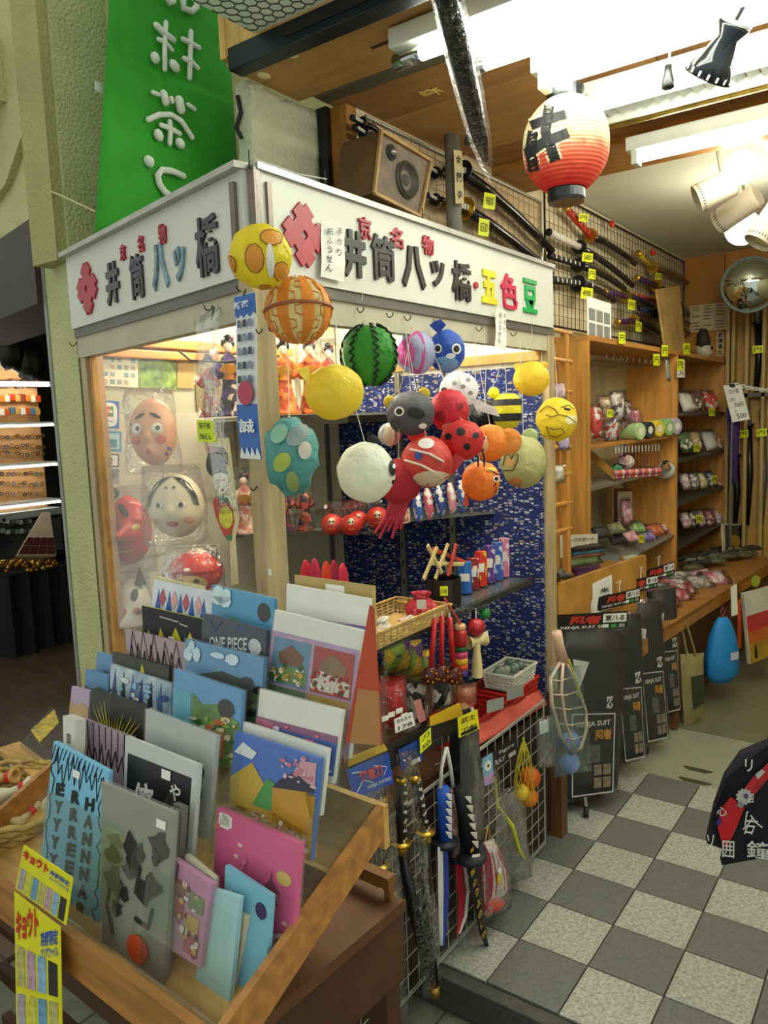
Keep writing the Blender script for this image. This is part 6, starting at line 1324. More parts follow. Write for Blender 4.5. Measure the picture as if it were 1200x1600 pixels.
for i in range(16):
    cx, cy = .15+.7*rr.random(), .30+.48*rr.random(); w_, h_ = rr.uniform(.05, .13), rr.uniform(.04, .09)
    poly_on(q, [(cx+w_*(1+.35*math.sin(k*2.3+i))*math.cos(k*.57), cy+h_*(1+.3*math.cos(k*1.7+i))*math.sin(k*.57)) for k in range(11)], D2 if i % 3 == 0 else DI, t, 'ink_blot', .001+.0002*i)
lines_on(q, [[(.2, .15), (.1, .3), (.2, .5), (.3, .42)], [(.55, .3), (.75, .28), (.8, .4)], [(.6, .6), (.55, .45), (.7, .4), (.75, .6)]], .004, DI, t); poly_on(q, [(.62+.17*math.cos(k*.6), .14+.08*math.sin(k*.6)) for k in range(11)], M('c8481e', .5), t, 'red_patch', .0048)
stk(q, t, .02, .02, .1, .04); stk(q, t, .8, .88, .12, .05)
t, q = card(.03, (250, 1530), (268, 1510), (284, 1262), (270, 1255), 'second grey clear file seen edge on beside the ink painting', M('6a6c62', .35), th=.012)
# yellow sale labels hung on the front board
def label_sheet(q, lab, cols, rows, top=.62):
    t = thing('sale_label', mean(q[:2]), lab, 'label'); B().slab(q, .0012).o('paper_sheet', M('e0dc1e', .45), t)
    text_on(q, [('キョウト', .3, .84, (.5, .2))], M('c82a2a'), t, 'lettering', .05, .0016); text_on(q, [('京都限定', .78, .84, (.36, .1)), ('クリアファイル', .78, .72, (.36, .07))], M('1f4ab8'), t, 'lettering', .03, .0016)
    pc = ('a8a0a8', 'c8c84a', '6a9ac0', 'b8b06a', 'b898a8', '8ab0cc', '2a2a28')
    for j in range(rows):
        for i in range(cols):
            print_on(q, .04+i*.94/cols, .04+j*top/rows, .04+(i+.8)*.94/cols, .04+(j+.85)*top/rows, M(pc[(i+j*3) % 7], .5, 0, .3, 80), t)
    return t
FN = V((-DB.x, -DB.y, .12)).normalized()
def fq(off, *px): P0 = TP_(0, -.047-off, -.02); return [aP(x, y, P0, FN) for x, y in px]
label_sheet(fq(.012, (24, 1388), (103, 1446), (114, 1372), (37, 1320)), 'yellow sale label with red katakana on the acrylic front', 7, 1, .55)
label_sheet(fq(.016, (26, 1625), (97, 1625), (94, 1448), (22, 1393)), 'long yellow sale label hanging below the first one', 4, 2, .66)
# right column
MA = M('e6e6de', .5, 0, .03)
t, q = card(.27, (470, 1040), (585, 1060), (582, 915), (460, 898), 'tan card with rounded top, backmost in the right column', M('b39a5c', .6), 'card', 'backing_card'); print_on(q, .42, .86, .66, .95, PAPERW, t)
t, q = card(.25, (445, 1060), (570, 1075), (577, 935), (448, 912), 'postcard pack with white header and purple picture, rear right', MA, 'postcard pack', 'postcard_pack'); print_on(q, .02, .3, .98, .68, M('8a5a9a', .4, 0, .3, 20), t); print_on(q, .3, .3, .98, .66, M('2f6ac0', .4, 0, .2, 10), t, 'print', .0012); poly_on(q, [(.5+.2*math.cos(k*.6), .4+.12*math.sin(k*.6)) for k in range(11)], M('4a9a3a'), t, 'print', .0016); stk(q, t, .5, .6)
t, q = card(.215, (405, 1150), (545, 1185), (566, 985), (430, 953), 'postcard pack with white header and four temple pictures', MA, 'postcard pack', 'postcard_pack', sleeve=True); print_on(q, .0, .0, 1, .84, M('b89ac0', .4), t)
for i, (u0, v0, cs) in enumerate(((.04, .44, ('7a4a2a', '5a8aa8', '6a8a3a')), (.52, .44, ('8a6a4a', 'a83a3a', 'd8d0c0')), (.04, .06, ('a83a1e', '5a7a4a', 'c8b8a0')), (.5, .06, ('7ab0cc', 'b8983a', '7a2a3a')))):
    print_on(q, u0, v0, u0+.44, v0+.36, M(cs[1], .45, 0, .3, 14), t, 'photo', .0012); poly_on(q, [(u0+.02, v0+.02), (u0+.42, v0+.02), (u0+.42, v0+.12), (u0+.2, v0+.16), (u0+.02, v0+.1)], M(cs[2], .5), t, 'photo_ground', .0016); poly_on(q, [(u0+.1, v0+.16), (u0+.35, v0+.16), (u0+.38, v0+.24), (u0+.22, v0+.32), (u0+.07, v0+.24)], M(cs[0], .5, 0, .3, 40), t, 'photo_roof', .0018)
t, q = card(.17, (395, 1195), (520, 1225), (534, 1110), (406, 1076), 'postcard pack with white header and blue violet picture, middle right', MA, 'postcard pack', 'postcard_pack', sleeve=True); print_on(q, .0, .1, 1, .62, M('3a62b8', .4, 0, .25, 10), t); print_on(q, .0, .55, 1, .64, M('8a4a7a', .4), t, 'print', .0012); poly_on(q, [(.0, .45), (.25, .55), (.15, .62), (.0, .62)], M('c86a8a'), t, 'print', .0016)
card(.15, (372, 1240), (500, 1275), (512, 1170), (380, 1128), 'plain white header card in front of the violet pack', MA, 'postcard pack', 'postcard_pack')
t, q = card(.13, (352, 1300), (485, 1345), (500, 1185), (368, 1142), 'square picture card of a golden pavilion with blue sky', M('2f6ac8', .35, 0, .1, 6), 'postcard', 'postcard', sleeve=True)
poly_on(q, [(0, 0), (1, 0), (1, .3), (.5, .36), (0, .3)], M('c8a01e', .4, 0, .2, 20), t); poly_on(q, [(.02, .3), (.45, .3), (.42, .45), (.5, .5), (.25, .75), (.0, .55)], M('c8a820', .4), t, 'pavilion', .0012); poly_on(q, [(.3, .35), (.6, .35), (.62, .6), (.45, .65)], M('3f9a3a', .5), t, 'tree', .0016); poly_on(q, [(.55, .2), (1, .25), (1, .62), (.8, .68), (.52, .58)], M('c8952a', .4), t, 'pavilion', .002); poly_on(q, [(.52, .58), (1, .66), (.92, .72), (.75, .8), (.6, .68)], M('3a3a4a', .5), t, 'roof', .0024); poly_on(q, [(.72, .75), (.98, .72), (.98, .95), (.8, .92)], M('d8a0b0', .5), t, 'blossom', .0018); poly_on(q, [(.02, .8), (.25, .78), (.3, .86), (.12, .92)], M('dfe6ea'), t, 'cloud', .0018)
lines_on(q, [[(.56+i*.06, .25), (.56+i*.06, .55)] for i in range(7)], .0008, M('5a3a14'), t)
t, q = card(.085, (328, 1455), (454, 1505), (468, 1318), (340, 1262), 'bright pink postcard folder with pagoda silhouette and blossoms', M('d8508c', .35, 0, .12, 6), 'postcard', 'postcard', sleeve=True, th=.01); print_on(q, .03, .88, .2, .97, PAPERW, t); poly_on(q, [(.05, .86), (.05, .86), (.17, .86), (.17, .98), (.05, .98)], PAPERW, t); poly_on(q, [(.86+.09*math.cos(k*.6), .66+.06*math.sin(k*.6)) for k in range(11)], M('d8b85a'), t, 'moon'); 
for cx, cy in ((.32, .78), (.28, .68), (.9, .3), (.75, .2)): poly_on(q, [(cx+(.045 if k % 2 else .02)*math.cos(k*.63), cy+(.026 if k % 2 else .012)*math.sin(k*.63)) for k in range(10)], M('e8c8c0'), t, 'blossom')
poly_on(q, [(.62, .4), (.82, .42), (.78, .5), (.84, .52), (.74, .6), (.72, .7), (.7, .6), (.6, .5), (.66, .48)], M('8a1a44', .5), t, 'pagoda', .0012)
poly_on(q, [(0, 0), (1, 0), (1, .1), (.6, .2), (.3, .12), (0, .16)], M('d8889a'), t, 'blossom_bank')
t, q = card(.05, (345, 1530), (412, 1560), (424, 1400), (352, 1352), 'sky blue card with purple seal and small blossoms', M('7ab8d0', .4, 0, .06), 'postcard', 'postcard', th=.008); poly_on(q, [(.82+.12*math.cos(k*.6), .8+.08*math.sin(k*.6)) for k in range(11)], M('3a2a5a'), t, 'seal')
for cx, cy in ((.15, .8), (.4, .6)): poly_on(q, [(cx+(.05 if k % 2 else .02)*math.cos(k*.63), cy+(.03 if k % 2 else .012)*math.sin(k*.63)) for k in range(10)], M('e8e4dc'), t, 'blossom')
card(.045, (330, 1560), (360, 1572), (388, 1432), (372, 1425), 'cream card edges fanned beside the sky blue card', M('d8d0b4', .6), 'postcard', 'postcard', th=.02)
card(.03, (300, 1560), (356, 1592), (374, 1402), (330, 1388), 'plain pale blue envelope standing in the front pocket', M('a8d0d4', .5, 0, .03), 'envelope', 'envelope')
t, q = card(.02, (252, 1475), (312, 1512), (330, 1382), (268, 1340), 'narrow pink postcard with four small temple pictures in front', M('c88ab0', .4), 'postcard', 'postcard', sleeve=True, th=.01)
for i, (u0, v0, c) in enumerate(((.08, .62, '8a4a3a'), (.55, .58, '7a8a5a'), (.1, .4, 'a83a3a'), (.5, .32, 'c8a05a'), (.55, .08, 'b8485a'))): print_on(q, u0, v0, u0+.36, v0+.2, M(c, .45, 0, .35, 30), t, 'photo', .0012)
lines_on(q, [[(.2, .98), (.18, .6), (.25, .42), (.4, .35)]], .0012, INK, t)
card(.035, (285, 1400), (335, 1420), (334, 1372), (290, 1335), 'cream card packet in crinkled wrap behind the narrow pink postcard', M('c9c2a4', .5), 'postcard', 'postcard', sleeve=True)
# side view pieces of the tall right rack: orange side card
t = thing('orange_card', TP_(-.01, .26, .1), 'tall orange red card seen from the side at the right of the postcard packs', 'card'); q = [aP(x, y, row(.27)+DS*.0, (DB*-.6+DS*.8)) for x, y in ((540, 1160), (598, 1165), (585, 950), (578, 945))]; B().slab(q, .002).o('sheet', M('b8441e', .45, 0, .3, 6), t); print_on(q, .1, .0, .95, .4, M('b07a4a', .5), t)
# acrylic racks: clear pocket walls between the rows
ac = thing('acrylic_rack', TP_(-.3, .12, .0), 'clear acrylic step rack holding the files and postcards', 'rack')
for bk, x0, x1, h in ((.008, -.53, -.30, .17), (.008, -.235, -.05, .14), (.07, -.56, -.28, .16), (.11, -.19, -.03, .16), (.15, -.60, -.26, .15), (.19, -.17, -.02, .17), (.22, -.64, -.26, .14), (.255, -.16, -.01, .2)):
    z0 = bk*SLOPE-.035; p = TP_(x0, bk-.006, z0); a = [TP_(x0, bk-.012, z0), TP_(x1, bk-.012, z0), TP_(x1, bk-.012+h*LEAN, z0+h), TP_(x0, bk-.012+h*LEAN, z0+h)]
    B().slab(a, .0025).o('pocket_wall', ACR, ac)
for a_, lo_, hi_ in ((-.02, .1, .30), (-.19, .05, .25), (-.26, .0, .2), (-.54, .0, .2)):
    B().slab([TP_(a_, lo_, lo_*SLOPE-.035), TP_(a_, hi_, hi_*SLOPE-.035), TP_(a_, hi_+.03, hi_*SLOPE+.22), TP_(a_, lo_+.02, lo_*SLOPE+.12)], .0025).o('side_wall', ACR, ac)
# left end: small photo cards, acrylic tray, wooden tip

for i, (bk, pxs, c1, lab) in enumerate(((.19, ((147, 1075), (176, 1082), (175, 1025), (152, 1018)), '5a8ab8', 'small mountain photo card, rear left'), (.165, ((132, 1095), (168, 1103), (170, 1055), (134, 1045)), '4f86b4', 'small landscape photo card with blue sky, left end'), (.13, ((108, 1120), (138, 1128), (140, 1080), (112, 1072)), 'b09ab8', 'small violet sky photo card, leftmost'))):
    t, q = card(bk, *pxs, lab, M(c1, .35), 'postcard', 'postcard'); poly_on(q, [(0, 0), (1, 0), (1, .45), (.6, .55), (.3, .4), (0, .5)], M(('6a4a3a', '4a5a3a', 'c0a070')[i], .5), t)
B().bar(aP(14, 1168, TP_(-.5, .15, 0), UZ), aP(82, 1222, TP_(-.5, .15, 0), UZ), .05, .014).o('tray_tip', TW2, tray)
q = cq(.09, (58, 1190), (100, 1210), (92, 1110), (40, 1120)); B().slab([aP(x, y, TP_(0, .16, .06), UZ) for x, y in ((30, 1165), (60, 1190), (92, 1120), (80, 1105))], .003).o('acrylic_tray', ACR, None, 'clear acrylic box lid at the left tip of the tray', 'acrylic box')
q = [aP(x, y, TP_(0, .16, .064), UZ) for x, y in ((48, 1140), (62, 1160), (92, 1128), (85, 1108))]; t = thing('picture_badge', mean(q), 'small yellow and green picture card inside the acrylic box lid', 'card'); B().slab(q, .002).o('sheet', M('7a9a5a', .4, 0, .5, 50, col2='d8b82a'), t)
# fine printed detail on the picture cards: small dabs of colour, one mesh per colour
def dabs(key, u0, v0, u1, v1, n, cols, seed=1, sz=.03, lift=.0028):
    for lab, (t, q) in CARDS.items():
        if key not in lab: continue
        rr = random.Random(seed); N = (V(q[1])-V(q[0])).cross(V(q[3])-V(q[0])).normalized()
        for ci, c in enumerate(cols):
            b = B()
            for _ in range(n):
                cx, cy, w_, h_ = rr.uniform(u0, u1), rr.uniform(v0, v1), sz*rr.uniform(.4, 1.3), sz*rr.uniform(.3, 1.)
                b._f(b._v([uv(q, cx+w_*math.cos(k*.9)*(1+.3*math.sin(k*2.1)), cy+h_*math.sin(k*.9))+N*(lift+.0001*ci) for k in range(7)]))
            b.o('print', M(c, .5), t)
dabs('four temple', .06, .07, .44, .2, 9, ('d8d0c0', 'a83a2a', '3a5a8a'), 2, .028); dabs('four temple', .54, .07, .92, .2, 9, ('e0d8c8', 'c87a2a', '5a3a2a'), 3, .028); dabs('four temple', .06, .46, .44, .6, 9, ('e0d8c8', 'c8a04a', '4a6a3a'), 4, .028); dabs('four temple', .54, .46, .92, .6, 10, ('d8d4cc', 'b83a2a', '6a4a3a'), 5, .028)
dabs('golden pavilion', .03, .02, .97, .3, 16, ('d8a0b4', 'e0d8d0', '8a6a1e'), 6, .03); dabs('golden pavilion', .6, .7, .98, .96, 10, ('e0b8c4', 'c87a94'), 7, .03)
dabs('pagoda silhouette', .03, .02, .97, .25, 18, ('e0a8b4', 'c02a5a', 'e8d0cc'), 8, .03); dabs('pagoda silhouette', .1, .4, .6, .75, 7, ('d06a94',), 9, .04)
dabs('park and temple', .3, .05, .95, .6, 14, ('8aa84a', '2f5a2a', 'c86a3a', 'd8c8a0'), 10, .05); dabs('dark hill', .02, .03, .98, .6, 16, ('1a241c', '3f5a34', '5a6a4a'), 11, .06); dabs('dark hill', .05, .78, .9, .97, 5, ('c8dce8',), 12, .09)
dabs('green hill', .02, .22, .9, .6, 12, ('6aa04a', '3a6a2a'), 13, .05); dabs('green hill', .05, .8, .75, .97, 4, ('d0e4ee',), 14, .1); dabs('ONE PIECE', .05, .05, .95, .5, 12, ('2f4a7a', '0f1a2c', 'b89a4a'), 15, .06)
dabs('painted figures', .05, .1, .95, .9, 12, ('d8e4ea', '2a4a8a', '8ab8d8'), 16, .06); dabs('four small temple', .06, .08, .92, .82, 10, ('e0d0d0', '6a3a3a', 'c8a05a'), 17, .05); dabs('purple picture', .05, .32, .9, .64, 10, ('d88ab0', 'e8e0e8', '3a5ab0'), 18, .04)
dabs('blue violet', .03, .12, .97, .6, 12, ('d86a8a', '6a8ad8', 'e0d8e8'), 19, .04); dabs('cream card edges', .1, .1, .9, .9, 6, ('b09a6a', '8a8aa0'), 20, .1); dabs('shaggy drawing', .1, .3, .9, .45, 5, ('1a1a1a',), 21, .03)
# ---- wicker basket of wooden toys at the far left
bcx = aP(20, 1290, TP_(-.60, .06, -.05), UZ); bk_ = thing('wicker_basket', bcx-UZ*.05, 'round woven wicker basket with wooden whistles and toys at the left edge', 'basket'); WK = M('b59a54', .6, 0, .3, 70)
for i in range(11):
    z = -.05+.012*i; r_ = .085+.0045*i; B().tube([bcx+V((math.cos(a)*r_*1.35, math.sin(a)*r_, z+.003*math.sin(a*18+i*math.pi))) for a in [k*2*math.pi/40 for k in range(40)]], .006, 6, closed=True).o('weave_ring', WK, bk_, smooth=True)
B().lathe([(0, -.05), (.115, -.05)], 30, bcx, (1, 0, 0), UZ, 1., .8).o('bottom', WK, bk_)
for i, (px, py, ln_, ang, c) in enumerate(((25, 1235, .07, .9, 'd8cfae'), (60, 1260, .075, .2, 'd4c8a0'), (40, 1275, .06, 1.8, 'c8b88a'), (10, 1215, .05, .4, 'c89a5a'))):
    p = aP(px, py, bcx+UZ*.055, UZ); d_ = V((math.cos(ang), math.sin(ang), .25)).normalized(); t = thing('wooden_whistle', p, ('large cream', 'pale', 'tan', 'small brown')[i]+' turned wooden toy lying in the wicker basket', 'wooden toy', 'wooden toys in the wicker basket')
    B().lathe([(0, -ln_*.5), (.014, -ln_*.5), (.017, -ln_*.4), (.009, -.01), (.009, .01), (.019, ln_*.42), (.017, ln_*.5), (.010, ln_*.5), (.009, ln_*.35), (0, ln_*.3)], 18, p, d_.orthogonal(), d_).o('turned_body', M(c, .45, 0, .08), t, smooth=True); B().lathe([(.0135, -.006), (.0135, .006)], 16, p+d_*ln_*.2, d_.orthogonal(), d_).o('red_band', RED, t)
for i, (px, py, c) in enumerate(((55, 1240, '1f4a2a'), (22, 1300, 'b8242a'), (75, 1250, 'c84a3a'), (30, 1190, 'd8d4c8'))): p = aP(px, py, bcx+UZ*.03, UZ); B().lathe([(0, -.012), (.02, -.012), (.022, 0), (.02, .012), (0, .012)], 18, p, (1, 0, 0), V((.3, -.2, 1))).o('spinning_top', M(c, .3), None, ('dark green', 'red', 'orange red', 'white')[i]+' wooden spinning top in the wicker basket', 'spinning top', 'tops in the wicker basket', smooth=True)
# ================================================================== NEIGHBOURING SHOP (left edge)
NXF = -4.5
def nq(x0, y0, x1, y1, X=NXF): return [aX(x0, y1, X), aX(x1, y1, X), aX(x1, y0, X), aX(x0, y0, X)]
cab = thing('jewellery_case', aX(40, 880, NXF), 'lit wall case of small trinkets in the neighbouring shop', 'display case')
c0, c1 = aX(-60, 600, NXF), aX(95, 880, NXF)
LED = M('fffaf0', .5, emit=9, var=0.)
B().box((NXF-.12, (c0.y+c1.y)/2, 1.25), (.02, c1.y-c0.y, 1.5)).o('back_board', M('d8a468', .6), cab)
for py in (662, 725, 785):
    z = aX(40, py, NXF).z; sh_ = B().box((NXF-.03, (c0.y+c1.y)/2, z), (.2, c1.y-c0.y, .02)).o('shelf', M('dfe4e4', .2), cab); B().box((NXF+.068, (c0.y+c1.y)/2, z-.016), (.01, c1.y-c0.y, .012)).o('light_strip', LED, sh_)
z = aX(40, 605, NXF).z; B().box((NXF+.05, (c0.y+c1.y)/2, z+.02), (.03, c1.y-c0.y, .03)).o('light_strip', LED, cab)
B().box((NXF-.05, (c0.y+c1.y)/2, aX(40, 792, NXF).z-.05), (.25, c1.y-c0.y, .05)).o('base', M('9fa6a4', .3), cab)
B().box((NXF-.05, (c0.y+c1.y)/2, aX(40, 840, NXF).z), (.2, c1.y-c0.y, .25)).o('lower_case', M('20282a', .3), cab)
rr = random.Random(3); N1 = ('red', 'orange', 'white', 'black', 'gold', 'brown')
def ngoods(y, x0, x1, step, r, cols, lab, nm, cat, grp, shp='ball', X=NXF-.09):
    i = 0; x = x0
    while x < x1:
        p = aX(x+rr.uniform(-1, 1), y+rr.uniform(-1.5, 1.5), X); k = pxm(p); b = B(); c = cols[i % len(cols)]
        if shp == 'ball': b.ball(p, r*k, 8, 6)
        elif shp == 'ring': b.tube([p+V((0, math.cos(a)*r*k, math.sin(a)*r*k*.7)) for a in [q_*math.pi/5 for q_ in range(10)]], r*k*.3, 5, closed=True)
        else: b.box(p, (.03, r*k*1.7, r*k*2.2))
        b.o(nm, M(c, .3, .3 if shp == 'ring' else 0), None, lab, cat, grp); x += step; i += 1
ngoods(600, 2, 66, 9, 5, ('5a2a24', '3a2a2a', '8a4a4a', '2a2424'), 'dark picture packet on the top row of the neighbouring case', 'trinket_packet', 'packet', 'top row packets in the neighbouring shop', 'box')
ngoods(622, 2, 66, 8, 4.5, ('d87a2a', 'e8d8b0', 'c8441e', 'e0a04a', '8a3a2a'), 'orange and cream packet on the second row of the neighbouring case', 'trinket_packet', 'packet', 'second row packets in the neighbouring shop', 'box')
ngoods(643, 2, 66, 8, 4.5, ('e8e0d0', 'c8581e', '4a7a9a', 'd8a04a'), 'white and orange packet on the third row of the neighbouring case', 'trinket_packet', 'packet', 'third row packets in the neighbouring shop', 'box')
for yy in (682, 697, 709): ngoods(yy, 3, 72, 8, 3, ('8a5a3a', '3a4a6a', 'a87a3a', '5a3a2a'), 'small ring trinket on the lit middle board of the neighbouring case', 'ring_trinket', 'trinket', 'ring trinkets in the neighbouring shop', 'ring')
for yy in (740, 756, 772): ngoods(yy, 3, 72, 9, 3, ('2a2a2a', '8a6a4a', '6a7a8a', 'b08a4a'), 'small metal trinket on the lower board of the neighbouring case', 'metal_trinket', 'trinket', 'metal trinkets in the neighbouring shop', 'ring')
for yy in (815, 830): ngoods(yy, 4, 50, 7, 3, ('8a9a9a', 'c8d0d0', '4a5a5a'), 'little bottle in the dark lower case of the neighbouring shop', 'small_bottle', 'bottle', 'bottles in the lower case of the neighbouring shop', 'box', NXF+.06)
# slanted tray with chocolate coloured boxes
t = thing('slanted_tray', aX(55, 875, -4.2), 'slanted cream tray of brown gift boxes in front of the neighbouring case', 'tray'); q = [aX(25, 868, -4.1), aX(88, 868, -4.1), aX(78, 800, -4.35), aX(66, 800, -4.35)]; B().slab(q, .02).o('board', M('c8b49a', .6), t)
for i in range(4):
    for j in range(2): a = .04+i*.24; print_on(q, a, .03+j*.19, a+.2, .19+j*.19, M('5a2a24', .35, 0, .2, 60), t, 'gift_box', .012, .012)
# golden garland and black cloth table
tq = thing('black_cloth_table', aZ(50, 1015, -.08), 'table draped in black cloth in the neighbouring shop', 'table')
y0, y1 = aX(8, 950, -4.3).y, aX(150, 950, -4.3).y; zt = aX(50, 893, -4.3).z
b = B()
pts = [(-4.3+.03*math.sin(i*1.3), y0+(y1-y0)*i/24) for i in range(25)]+[(-5.0, y1), (-5.0, y0)]
b.prism(pts, (0, 0, -.078), V((1, 0, 0)), V((0, 1, 0)), zt+.078); b.o('black_cloth', M('0c0c0e', .8), tq, smooth=False)
B().box((-4.65, (y0+y1)/2, zt+.01), (.75, y1-y0, .02)).o('table_top', M('17171a', .4), tq)
ga = thing('gold_garland', aX(45, 895, -4.25), 'strip of golden baubles along the black table edge', 'garland'); rr = random.Random(8)
for i in range(34): p = aX(2+i*2.6, 885+rr.uniform(-9, 7), -4.26); B().ball(p, rr.uniform(2.2, 4.5)*pxm(p), 7, 5).o('bauble', M(('c8922a', 'e0c060', 'a8641e')[i % 3], .2, .8), ga, smooth=True)
# dark bags hanging high
for i, (px, py) in enumerate(((15, 545), (45, 560))): p = aX(px, py, -4.2); k = pxm(p); B().ball(p, (20*k, 22*k, 34*k), 10, 8, jit=.3, seed=i).tube([p+UZ*30*k, V((p.x, p.y, 2.31))], .006, 5).o('dark_bag', M('1a1614', .4), None, ('left', 'right')[i]+' of two dark bags hanging high in the neighbouring shop', 'bag', smooth=True)
# ================================================================== CABINET AND COUNTER INSIDE THE SHOP
XC_ = -.27; CW1 = wood('c98f44', .7, .45, (5, 5, .5)); CW2 = wood('b98240', .7, .5, (5, .5, 5))
Y0, Y1, Y2 = 1.47, 2.80, 4.0; ZC = 1.775
cb = thing('wooden_cabinet', (-.4, 2.7, .0), 'tall open wooden shelf cabinet with two bays along the sword wall', 'cabinet')
for y, nm in ((Y0, 'side_panel'), (Y1, 'divider'), (Y2, 'side_panel')): B().box(((XC_+XW)/2, y, ZC/2), (XC_-XW, .025, ZC)).o(nm, CW1, cb)
B().box(((XC_+XW)/2-.002, (Y0+Y2)/2, ZC+.011), (XC_-XW+.006, Y2-Y0+.03, .022)).o('top_board', CW2, cb)
B().box((XW+.006, (Y0+Y1)/2, 1.15), (.01, Y1-Y0, 1.2)).o('back_panel', M('c3b890', .7), cb); B().box((XW+.006, (Y1+Y2)/2, 1.15), (.01, Y2-Y1, 1.2)).o('back_panel', wood('8f5a22', .6), cb)
gb = B()
for i in range(26): gb.cyl((XW+.016, Y0+.08+i*.035, 1.40), (XW+.016, Y0+.08+i*.035, 1.74), .0012, n=4)
for i in range(10): gb.cyl((XW+.018, Y0+.06, 1.40+i*.037), (XW+.018, Y0+.98, 1.40+i*.037), .0012, n=4)
gb.o('wire_back', M('b8b498', .5), cb)
def zc(px, py): return aX(px, py, XC_).z
def shelf(y0, y1, z, depth=.26, tilt=0., mat=None, lip=None):
    c = V((XC_-depth/2, (y0+y1)/2, z)); B().box(c, (depth, y1-y0-.03, .012), (1, 0, -tilt), (0, 1, 0)).o('shelf', mat or M('6b6a5c', .4, .3), cb)
LZ = [zc(990, 690), zc(990, 748), zc(990, 868)]
shelf(Y0, Y1, LZ[0], .2, 0, CW2); shelf(Y0, Y1, LZ[1], .2, 0, M('8a887c', .4, .4)); shelf(Y0, Y1, LZ[2]+.03, .26, .35, M('8f948f', .4, .5))
RZ = [zc(1100, 640), zc(1100, 706), zc(1100, 768), zc(1100, 830)]
for z in RZ: shelf(Y1, Y2, z, .24, .25, M('4f4e44', .4, .4))
for y in (Y0+.06, Y1-.06): B().box((XW+.02, y, 1.1), (.012, .02, 1.0)).o('shelf_standard', STEEL, cb)
for s_ in (0, 1): B().bar((XC_-.02, Y0+.05+.35*s_, LZ[1]+.02), (XC_-.18, Y0+.05+.35*s_, LZ[0]-.02), .012, .03).o('wood_brace', CW1, cb)
# row of wire hooks under the top
for i in range(10): y = Y0+.2+i*.09; B().tube([(XW+.02, y, ZC-.06), (XC_+.0, y, ZC-.07), (XC_+.005, y, ZC-.05)], .0015, 5).o('wire_hook', CHROME, cb)
# --- goods
def blob(px, py, wp, hp, X, mat, lab, cat='packet', name='wrapped_packet', group=None, th=.05, bag=True, seed=None, N_=V((.85, -.5, .15))):
    c = aX(px, py, X); k = pxm(c); N_ = N_.normalized(); R_ = UZ.cross(N_).normalized(); U_ = N_.cross(R_)
    q = [c+R_*(a*wp*k/2)+U_*(d*hp*k/2) for a, d in ((-1, -1), (1, -1), (1, 1), (-1, 1))]
    t = thing(name, mean(q[:2]), lab, cat, group); B().pillow(q, th, 5, 5, .6, seed or px).o('body', mat, t, smooth=True)
    if bag: B().pillow([c+(p-c)*1.15+N_*.004 for p in q], th*1.4, 5, 5, .8, px+3).o('clear_bag', BAG, t, smooth=True)
    return t
C4 = lambda *c: confetti(c, 45)
for i, (px, py, wp, hp, cs, nm_) in enumerate(((930, 660, 26, 50, ('b83a34', 'd8d0c8', 'a82a2a'), 'red and white'), (945, 640, 24, 40, ('b89a7a', 'd8c8b0', '8a6a4a'), 'tan'), (955, 668, 30, 42, ('c8d0d4', '6a4a8a', 'b8483a'), 'pale lilac'), (965, 635, 26, 44, ('d8d4cc', 'a88a7a', '5a4a44'), 'greyish'), (978, 650, 22, 44, ('4a3a3c', 'c8b0b0', '8a5a6a'), 'dark'), (990, 655, 26, 30, ('b87a8a', 'd8b8c0', 'a85a6a'), 'rose'))):
    blob(px, py, wp, hp, XC_-.05-.01*(i % 3), C4(*cs), nm_+' stuffed charm in crinkled plastic on the left bay shelf', 'toy', 'stuffed_charm', 'stuffed charms on the left bay shelf')
for i, (px, c1, nm_) in enumerate(((988, 'a8c48a', 'pale green'), (1003, '2a2c2e', 'black and white'), (1018, 'd8b83a', 'yellow'), (1034, '8ab86a', 'green'), (1046, 'b0a4c0', 'lilac'))):
    c = aX(px, 675, XC_-.03); k = pxm(c); c.z = LZ[0]+.006+13*k; t = thing('cloth_roll', c-UZ*13*k, nm_+' rolled towel lying end-on on the left bay shelf', 'towel roll', 'rolled towels on the left bay shelf'); ax = V((1, -.35, 0)).normalized()
    B().lathe([(0, -.05), (12*k, -.05), (13*k, -.045), (13*k, .045), (12*k, .05), (0, .05)], 18, c, UZ, ax).o('roll', M(c1, .8, 0, .1), t, smooth=False); B().lathe([(0, .0515), (6*k, .051)], 14, c, UZ, ax).o('core', M('e0dcd0', .7), t)
for i in range(14):
    p = aX(962+i*5.2, 697-i*.3, XC_-.0); k = pxm(p); t = thing('strap_charm', p-UZ*52*k, 'pink beaded strap charm hanging in the dense row under the towel rolls', 'charm', 'strap charms in the left bay'); B().box(p-UZ*6*k, (.002, 3.5*k, 10*k)).o('card', M('c8d4d8', .5), t); B().tube([p-UZ*11*k, p-UZ*36*k], .0012, 4).o('strap', M(('a8344a', '6a3a8a', 'b8485a', 'c86a3a')[i % 4], .5), t); B().ball(p-UZ*42*k, 5*k, 8, 6).ball(p-UZ*49*k+V((0, 2*k, 0)), 3*k, 6, 5).o('charm_body', M(('c88a8a', 'c85a4a', 'd8b0a8', 'b84a5a')[i % 4], .35), t, smooth=True)
def animal(px, py, rp, cm, lab, ear):
    c = aX(px, py, XC_-.04); k = pxm(c); t = thing('plush_animal', c-UZ*rp*k, lab, 'toy'); B().ball(c, (rp*k, rp*k, rp*k*.9), 14, 10).o('body', cm, t, smooth=True); T = (CAM-c).normalized()
    B().ball(c+T*rp*k*.6+UZ*rp*k*.3, rp*k*.55, 12, 8).o('head', M(ear, .6), t, smooth=True)
    for s_ in (-1, 1): B().ball(c+T*rp*k*.6+UZ*rp*k*.85+V((0, s_*rp*k*.4, 0)), rp*k*.2, 8, 6).o('ear', BLK, t)
